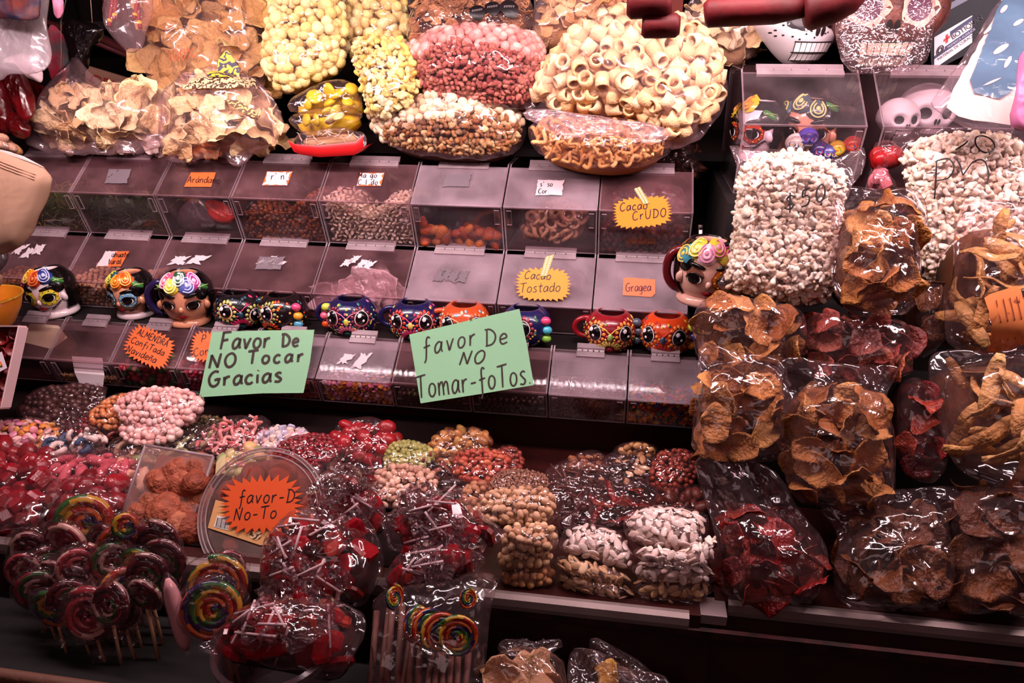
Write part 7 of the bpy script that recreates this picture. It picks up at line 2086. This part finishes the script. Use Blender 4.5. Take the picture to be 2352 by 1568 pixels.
# ------------------------------------------------------------------ red painted papier-mache pieces hanging in front
REDP = mat('red papier mache', '#5c0c12', .6, .25, .6, 40, col2='#46080c', nscale=25)
def chunk(b, poly, Y, th, m=0):
    """a hand shaped bar: rounded section swept along an outline"""
    P = [at(x, y, Y) for x, y in poly]
    b.tube(P, th, 10, m, taper=[.72] + [1.0] * (len(P) - 2) + [.72])
t = thing('red_bar', 'long red papier-mache bar with a chunky joint, hanging from the canopy', 'ornament', at(1800, 40, 1.08))
b = MB(); chunk(b, [(1618, 32), (1628, 30), (1700, 26), (1780, 22), (1846, 16)], 1.08, .0175); b.build('bar', REDP, t)
b = MB(); chunk(b, [(1846, 30), (1856, 28), (1905, 14), (1945, -8), (1985, -40)], 1.075, .0225); b.build('joint', REDP, t)
b = MB(); b.tube([at(1985, -40, 1.075), at(1985, -120, 1.075)], .003, 6); b.build('hanging_cord', mat('dark cord', '#2a1414', .8), t)
t = thing('red_bar', 'short red papier-mache piece stacked of two lumps, hanging from the canopy', 'ornament', at(1515, 60, 1.08))
b = MB(); chunk(b, [(1440, 8), (1450, 8), (1500, 6), (1530, 4), (1542, 2)], 1.08, .0190); b.build('upper_lump', REDP, t)
b = MB(); chunk(b, [(1474, 60), (1482, 60), (1520, 60), (1552, 58), (1562, 58)], 1.08, .0150); b.build('lower_lump', REDP, t)
b = MB(); b.tube([at(1515, -60, 1.08), at(1515, 60, 1.08)], .003, 6); b.build('hanging_cord', mat('dark cord', '#2a1414', .8), t)

# ------------------------------------------------------------------ first aid box, blue toy bag, pink cloth
O, n = frame(2200, 160, -30, 1.62, 1.64)
pl = lambda x, y: onplane(x, y, O, n)
q = [pl(2140, 165), pl(2310, 80), pl(2300, -60), pl(2132, 20)]
t = thing('first_aid_box', 'dark blue first aid box with a white label and red cross', 'box', pl(2150, 165))
MB().slab(q, -n, .09).build('box_body', mat('navy plastic', '#0e0e18', .5, .2), t, False)
MB().slab([pl(2128, 52) + n * .004, pl(2260, -20) + n * .004, pl(2258, -34) + n * .004, pl(2126, 38) + n * .004], -n, .1).build('lid_rim', mat('navy rim', '#2a2c50', .35), t, False)
lq = lambda u, v: pl(2145 + (2232 - 2145) * u, (158 - 120 * v) - (158 - 98) * u + (0) ) + n * .0012
lab = MB().slab([lq(0, 0), lq(1, 0), lq(1, .52), lq(0, .60)], n, .0006).build('label', mat('label white', '#d8c8d0', .5), t, False)
NV = mat('label navy', '#20204c', .5)
lift = n * .0012
b = MB()
for (u0, u1, v0, v1) in ((.42, 1, .42, .50), (.28, 1, .18, .28), (0, .28, .18, .24)):
    b.slab([lq(u0, v0) + lift, lq(u1, v0) + lift, lq(u1, v1) + lift, lq(u0, v1) + lift], n, .0002)
b.build('navy_bands', NV, lab, False)
b = MB()
for (u0, u1, v0, v1) in ((.30, .36, .33, .49), (.25, .41, .385, .435)):
    b.slab([lq(u0, v0) + lift * 1.2, lq(u1, v0) + lift * 1.2, lq(u1, v1) + lift * 1.2, lq(u0, v1) + lift * 1.2], n, .0002)
b.build('red_cross', mat('cross red', '#c01c20', .5), lab, False)
b = MB()
b.tube([lq(.15 + .09 * math.cos(w), .28 + .075 * math.sin(w)) + lift * 1.6 for w in np.linspace(0, 6.28, 25)], .0009, 5)
b.tube([lq(.15 + .05 * math.cos(w), .28 + .042 * math.sin(w)) + lift * 1.6 for w in np.linspace(0, 6.28, 25)], .0012, 5)
b.build('round_seal', mat('seal grey', '#4a4450', .5), lab)
def printed_text(txt, pt, ux, n, h, m, parent):
    cu = bpy.data.curves.new('lettering', 'FONT')
    cu.body, cu.size = txt, h
    tmp = bpy.data.objects.new('lettering', cu)
    me = bpy.data.meshes.new_from_object(tmp)
    bpy.data.objects.remove(tmp)
    me.materials.clear()
    me.materials.append(m)
    o = bpy.data.objects.new('lettering', me)
    COL.objects.link(o)
    ux = nrm(ux)
    uy = np.cross(n, ux)
    M = Matrix(np.stack([ux, uy, n], 1).tolist()).to_4x4()
    L = Vector((0, 0, 0))
    pp = parent
    while pp is not None:
        L = L + pp.location
        pp = pp.parent
    o.parent = parent
    o.matrix_basis = Matrix.Translation(Vector(pt.tolist()) - L) @ M
    return o
printed_text('BOTIQUIN', lq(.48, .31) + lift * 1.5, lq(1, .31) - lq(.48, .31), n, .0125, mat('print black', '#181420', .5), lab)
printed_text('PRIMEROS AUXILIOS', lq(.36, .205) + lift * 1.5, lq(1, .205) - lq(.36, .205), n, .0058, mat('print pale', '#b8b0c8', .5), lab)
printed_text('MATERIAL DE CURACION', lq(.10, .10) + lift * 1.5, lq(1, .10) - lq(.10, .10), n, .0068, mat('print black', '#181420', .5), lab)
BLUE = mat('blue felt', '#2c5068', .8, .2, .4, 60, col2='#3a6078', nscale=20)
B7 = bag('blue_toy_bag', 'slanting clear bag with a blue cut-out toy on pale card', 'toy bag', [(2130, 250), (2150, 215), (2230, 110), (2300, -20), (2420, -30), (2420, 330), (2330, 318), (2250, 300), (2190, 270)], 1.22, 1.42, .012, fm=film('stiff shiny bag', haze=.06, gloss=.9, rough=.12, scale=9, bump=.5, hazecol='#f0d8e4'), crumple=1.5)
printed('card', B7, [(2165, 245), (2240, 120), (2310, -10), (2400, -10), (2400, 300), (2320, 290), (2215, 275)], mat('cream card', '#d0b4ac', .7), -.004)
t_ = printed('blue_toy', B7, [(2218, 200), (2240, 150), (2272, 70), (2300, -10), (2360, -20), (2356, 60), (2345, 140), (2330, 205), (2305, 232), (2278, 240), (2256, 228), (2230, 225)], BLUE, -.001)
PKH = mat('pink card hole', '#f0b8b8', .7)
for (x, y, w, h) in ((2300, 30, 8, 10), (2290, 126, 17, 9), (2306, 155, 7, 13), (2330, 65, 12, 7), (2262, 80, 8, 6), (2270, 200, 22, 3)):
    printed('hole', B7, [(x + w * math.cos(a) - h * .4 * math.sin(a), y + h * math.sin(a) - w * .45 * math.cos(a)) for a in np.linspace(0, 6.28, 13)[:-1]], PKH, .0002)
bag('pink_cloth', 'folded pink shiny cloth hanging behind the blue toy bag', 'cloth', [(2318, 285), (2330, 200), (2352, 100), (2420, 80), (2420, 310), (2350, 300)], 1.20, 1.24, .012, fm=mat('pink cloth', '#b86890', .5, .3, .5, 20), crumple=1.5)

# ------------------------------------------------------------------ far corner: pouch, box, bowl, red packs, hanging bags
KR = mat('kraft paper pouch', '#9c7864', .75, .2, .2, 60)
B8 = bag('kraft_pouch', 'large pale kraft paper pouch leaning in front of the bins', 'pouch', [(-40, 335), (30, 352), (126, 395), (112, 450), (62, 560), (22, 578), (-40, 600)], 1.16, 1.22, .022, fm=KR, crumple=.5)
b = MB()
for dy in (14, 20, 26):
    b.tube([onbag(B8, .004)(x, 352 + dy + (x * .38)) for x in (-20, 20, 60, 100)], .0007, 5)
b.build('zip_ridges', mat('kraft ridge', '#b88870', .6), B8.root)
sheet('torn_edge', [(-30, 336), (30, 350), (110, 386), (60, 360)], onbag(B8, .006), B8.n, mat('white inner edge', '#f0e0dc', .6), B8.root)
bag('kraft_pouch', 'small pale pouch corner below the large kraft pouch', 'pouch', [(-40, 620), (10, 628), (4, 660), (-40, 670)], 1.2, 1.21, .01, fm=KR, crumple=.4)
bag('dark_pouch', 'dark shiny pouch between the kraft pouches', 'pouch', [(-40, 575), (12, 570), (18, 600), (0, 630), (-40, 640)], 1.22, 1.24, .012, fm=mat('dark pouch foil', '#4a3a40', .25, .6, .4, 40))
O, n = frame(30, 950, 740, 1.10, 1.17)
pl = lambda x, y: onplane(x, y, O, n)
t = thing('white_box', 'open white cardboard tray of round red cups standing on edge', 'box', pl(20, 945))
WB = mat('white cardboard', '#dcb8bc', .7)
q = [pl(-60, 752), pl(62, 752), pl(22, 935), pl(-60, 935)]
MB().slab(q, -n, .003).build('tray_floor', mat('red tray floor', '#5a1416', .6), t, False)
f_ = n * .022
MB().slab([pl(62, 752), pl(62, 752) + f_, pl(22, 935) + f_, pl(22, 935)], np.array([1., 0, 0]), .003).build('side_wall', WB, t, False)
MB().slab([pl(-60, 752), pl(-60, 752) + f_, pl(62, 752) + f_, pl(62, 752)], np.array([0, 0, 1.]), .003).build('top_wall', WB, t, False)
MB().slab([pl(-60, 935), pl(-60, 935) + f_, pl(22, 935) + f_, pl(22, 935)], np.array([0, 0, -1.]), .003).build('bottom_wall', WB, t, False)
for (x, y) in ((12, 778), (42, 765), (-22, 775), (8, 812), (36, 803), (-24, 815), (28, 845), (-4, 850), (22, 882), (-12, 886), (10, 915)):
    p_ = pl(x, y)
    b = MB()
    ex_, ey_ = np.array([1., 0, 0]), np.cross(n, [1., 0, 0])
    prof = [(.0115, .001), (.0125, .010), (.0118, .010), (.0100, .003), (.0004, .003)]
    V, F = [], []
    for R_, l in prof:
        V += [p_ + (ex_ * math.cos(w) + ey_ * math.sin(w)) * R_ + n * l for w in np.linspace(0, 6.28, 19)[:-1]]
    for i in range(4): F += [(i * 18 + j, i * 18 + (j + 1) % 18, i * 18 + 18 + (j + 1) % 18, i * 18 + 18 + j) for j in range(18)]
    o = b.add(V, F).build('red_cup', mat('dark red cup', '#7a1a1c', .4), t)
lb = MB().slab([pl(-10, 830) + f_, pl(26, 808) + f_, pl(38, 845) + f_, pl(-4, 868) + f_], n, .0005).build('sticker', mat('white sticker', '#d8ccd4', .6), t, False)
b = MB()
for k, cc in enumerate(('#c83828', '#e8a030', '#50903c', '#3c5ca8')):
    b.tube([pl(12 + (16 - 2.2 * k) * math.cos(a), 848 - (20 - 2.6 * k) * math.sin(a) - 4 * math.cos(a)) + f_ + n * .001 for a in np.linspace(.1, 3.0, 12)], .0011, 4, k)
b.build('rainbow', [mat('rainbow ' + cc, cc, .5) for cc in ('#c83828', '#e8a030', '#50903c', '#3c5ca8')], lb)
p_ = at(-20, 745, 1.24)
t = thing('orange_bowl', 'orange and yellow plastic bowl rim beside the white faced lady mug', 'bowl', p_)
b = MB()
b.lathe([(.02, .0), (.045, .02), (.062, .05), (.070, .078), (.067, .079), (.058, .050), (.04, .022), (.001, .006)], p_ + np.array([-.005, 0, -.02]), 36)
b.build('bowl', mat('orange plastic', '#c8541c', .3, col2='#d88020', nscale=8), t)
b = MB()
b.tube([p_ + np.array([-.005 + .0695 * math.cos(w), .0695 * math.sin(w), .058]) for w in np.linspace(0, 6.28, 37)], .0028, 6)
b.build('yellow_rim', mat('yellow plastic', '#e0a030', .3), t)
RF = mat('shiny red foil', '#5a080c', .25, .6, .6, 40, col2='#3c0608', nscale=14)
for lab_, poly, y0 in (('red foil snack pack nearest the white hanging bag', [(0, 150), (38, 138), (72, 205), (82, 262), (60, 292), (36, 250), (14, 200)], 1.46), ('red foil snack pack behind the pointed wheat bag', [(50, 190), (60, 180), (122, 205), (110, 260), (80, 285), (62, 240)], 1.54),
                       ('dark red foil snack pack at the picture edge', [(-40, 160), (8, 175), (34, 260), (40, 310), (-40, 310)], 1.50), ('red foil snack pack lying lowest in the corner', [(20, 255), (70, 270), (75, 310), (40, 318), (18, 300)], 1.47)):
    Bx = bag('red_snack_pack', lab_, 'snack pack', poly, y0, y0 + .05, .014, fm=RF, crumple=1.4, group='red foil packs')
bag('walnut_bag', 'small bag of pale nuts above the kraft pouch', 'snack bag', [(-40, 318), (0, 312), (28, 320), (44, 345), (10, 352), (-40, 350)], 1.44, 1.46, .015, 'nut', rmat('pale nut', ['#c89c80', '#b0846a', '#d8b094'], .6), .022, core=TANC, fm=FILM_SM, piece='nut')
bag('white_plastic_bag', 'white plastic bag hanging with a dark printed top', 'bag', [(-40, 190), (-40, 40), (-20, -40), (105, -40), (114, 60), (114, 130), (104, 172), (60, 165)], 1.42, 1.50, .018, fm=film('milky bag', haze=.30, gloss=1.0, rough=.2, scale=10, bump=.7, hazecol='#f0e0e8'), crumple=1.8)
bag('printed_bag', 'dark blue cloth with a red fan print behind the white plastic bag', 'bag', [(-40, 40), (-40, -60), (92, -60), (95, 30), (60, 52), (10, 40)], 1.40, 1.46, .012, fm=mat('dark blue print', '#1c1c30', .6, .3, .3, 60, col2='#5a2018', nscale=25), crumple=1.0)
bag('skull_plush', 'white printed bag bottom with black line drawing below the hanging bag', 'bag', [(0, 150), (30, 130), (70, 120), (100, 160), (96, 192), (70, 180), (40, 175)], 1.50, 1.54, .012, fm=mat('white print cloth', '#e8d4d8', .7), crumple=.6)
bag('flower_cloth', 'teal cloth with a red and yellow flower hanging in the far corner', 'cloth', [(108, 60), (125, 55), (155, 90), (158, 180), (130, 205), (112, 170)], 1.66, 1.72, .008, fm=mat('teal flower cloth', '#2c6c6c', .8, .2, .3, 60, col2='#a82840', nscale=16), crumple=.8)
bag('pink_ribbon', 'pink ribbon hanging at the picture top beside the black funnel shaped bag', 'ribbon', [(118, -40), (140, -40), (146, 20), (136, 48), (124, 30)], 1.60, 1.62, .005, fm=mat('pink ribbon', '#e890b0', .5), crumple=.8)
bag('black_bag', 'black shiny funnel shaped bag hanging on strings', 'bag', [(142, 42), (180, 46), (240, 60), (232, 90), (206, 120), (198, 172), (172, 180), (166, 120), (150, 90)], 1.62, 1.64, .014, fm=mat('black shiny film', '#100a0c', .15, .7, .7, 20), crumple=1.5)
t = thing('hanging_strings', 'thin strings that carry the black funnel shaped bag', 'string', at(180, 50, 1.63))
for (a_, e_) in (((142, 44), (160, -60)), ((212, 52), (200, -60)), ((140, 44), (138, 200))):
    MB().tube([at(*a_, 1.63), (at(*a_, 1.63) + at(*e_, 1.63)) / 2 + np.array([.002, 0, 0]), at(*e_, 1.63)], .0009, 5).build('string', mat('twine', '#a08070', .8), t)
O, n = frame(250, 205, 150, 2.085, 2.086)
pl = lambda x, y: onplane(x, y, O, n)
t = thing('shop_sign', 'beige sign board with tall red letters far behind the wheat bags', 'sign', pl(240, 210))
MB().slab([pl(196, 150), pl(330, 190), pl(330, 235), pl(196, 235)], -n, .01).build('board', mat('beige board', '#a87864', .7), t, False)
printed_text('CEPAN', pl(205, 198) + n * .002, pl(300, 214) - pl(205, 184), n, .055, mat('red letters', '#a02c28', .6), t)
t = thing('roof_beam', 'dull red sloping beam in the dark behind the snack bags', 'beam', at(250, 100, 2.1))
MB().tube([at(215, 80, 2.1), at(420, 180, 2.1)], .014, 4).build('beam', mat('dull red beam', '#5a1c22', .7), t)
MB().tube([at(95, 45, 2.1), at(300, 130, 2.1)], .010, 4).build('beam', mat('dull red beam', '#5a1c22', .7), t)
# backdrop goods, dim, behind the tall snack bags: boxes on a dark shelf
sh = thing('back_shelf', 'dark shelf unit against the back wall behind the snack bags', 'shelf', (0, 2.2, 0))
for z in (1.2, 1.55, 1.9):
    MB().box(-1.8, 1.8, 2.1, 2.4, z, z + .02).build('shelf_board', BLACKW, sh, False)
for x in (-1.8, -.6, .6, 1.78):
    MB().box(x, x + .02, 2.1, 2.4, 0, 2.3).build('upright', BLACKW, sh, False)
r = np.random.default_rng(3)
bc = ['maroon', 'plum', 'dull orange', 'dark teal', 'grey', 'brick red']
bh = ['#5a1820', '#4a2040', '#8a4424', '#1c3c40', '#5a5054', '#7a2c24']
spots_ = ['beside the beam', 'behind the yellow puffs', 'behind the pink puffs', 'behind the toasted chips', 'behind the corn wedges', 'behind the tube snacks', 'behind the noodle bag', 'behind the white skull', 'behind the brown skull', 'behind the first aid box']
for i, x in enumerate((-1.5, -.95, -.75, -.50, -.28, -.05, .18, .40, .68, .95)):
    w, h = r.uniform(.12, .19), r.uniform(.16, .28)
    t = thing('carton', bc[i % 6] + ' carton on the back shelf ' + spots_[i], 'carton', (x, 2.2, 1.57), 'cartons on the back shelf')
    MB().box(x, x + w, 2.14, 2.28, 1.5705, 1.57 + h).build('carton_body', mat('carton ' + bh[i % 6], bh[i % 6], .7), t, False)
    MB().box(x + w * .15, x + w * .85, 2.138, 2.1395, 1.57 + h * .35, 1.57 + h * .7).build('carton_print', mat('carton print', '#b89088', .7), t, False)
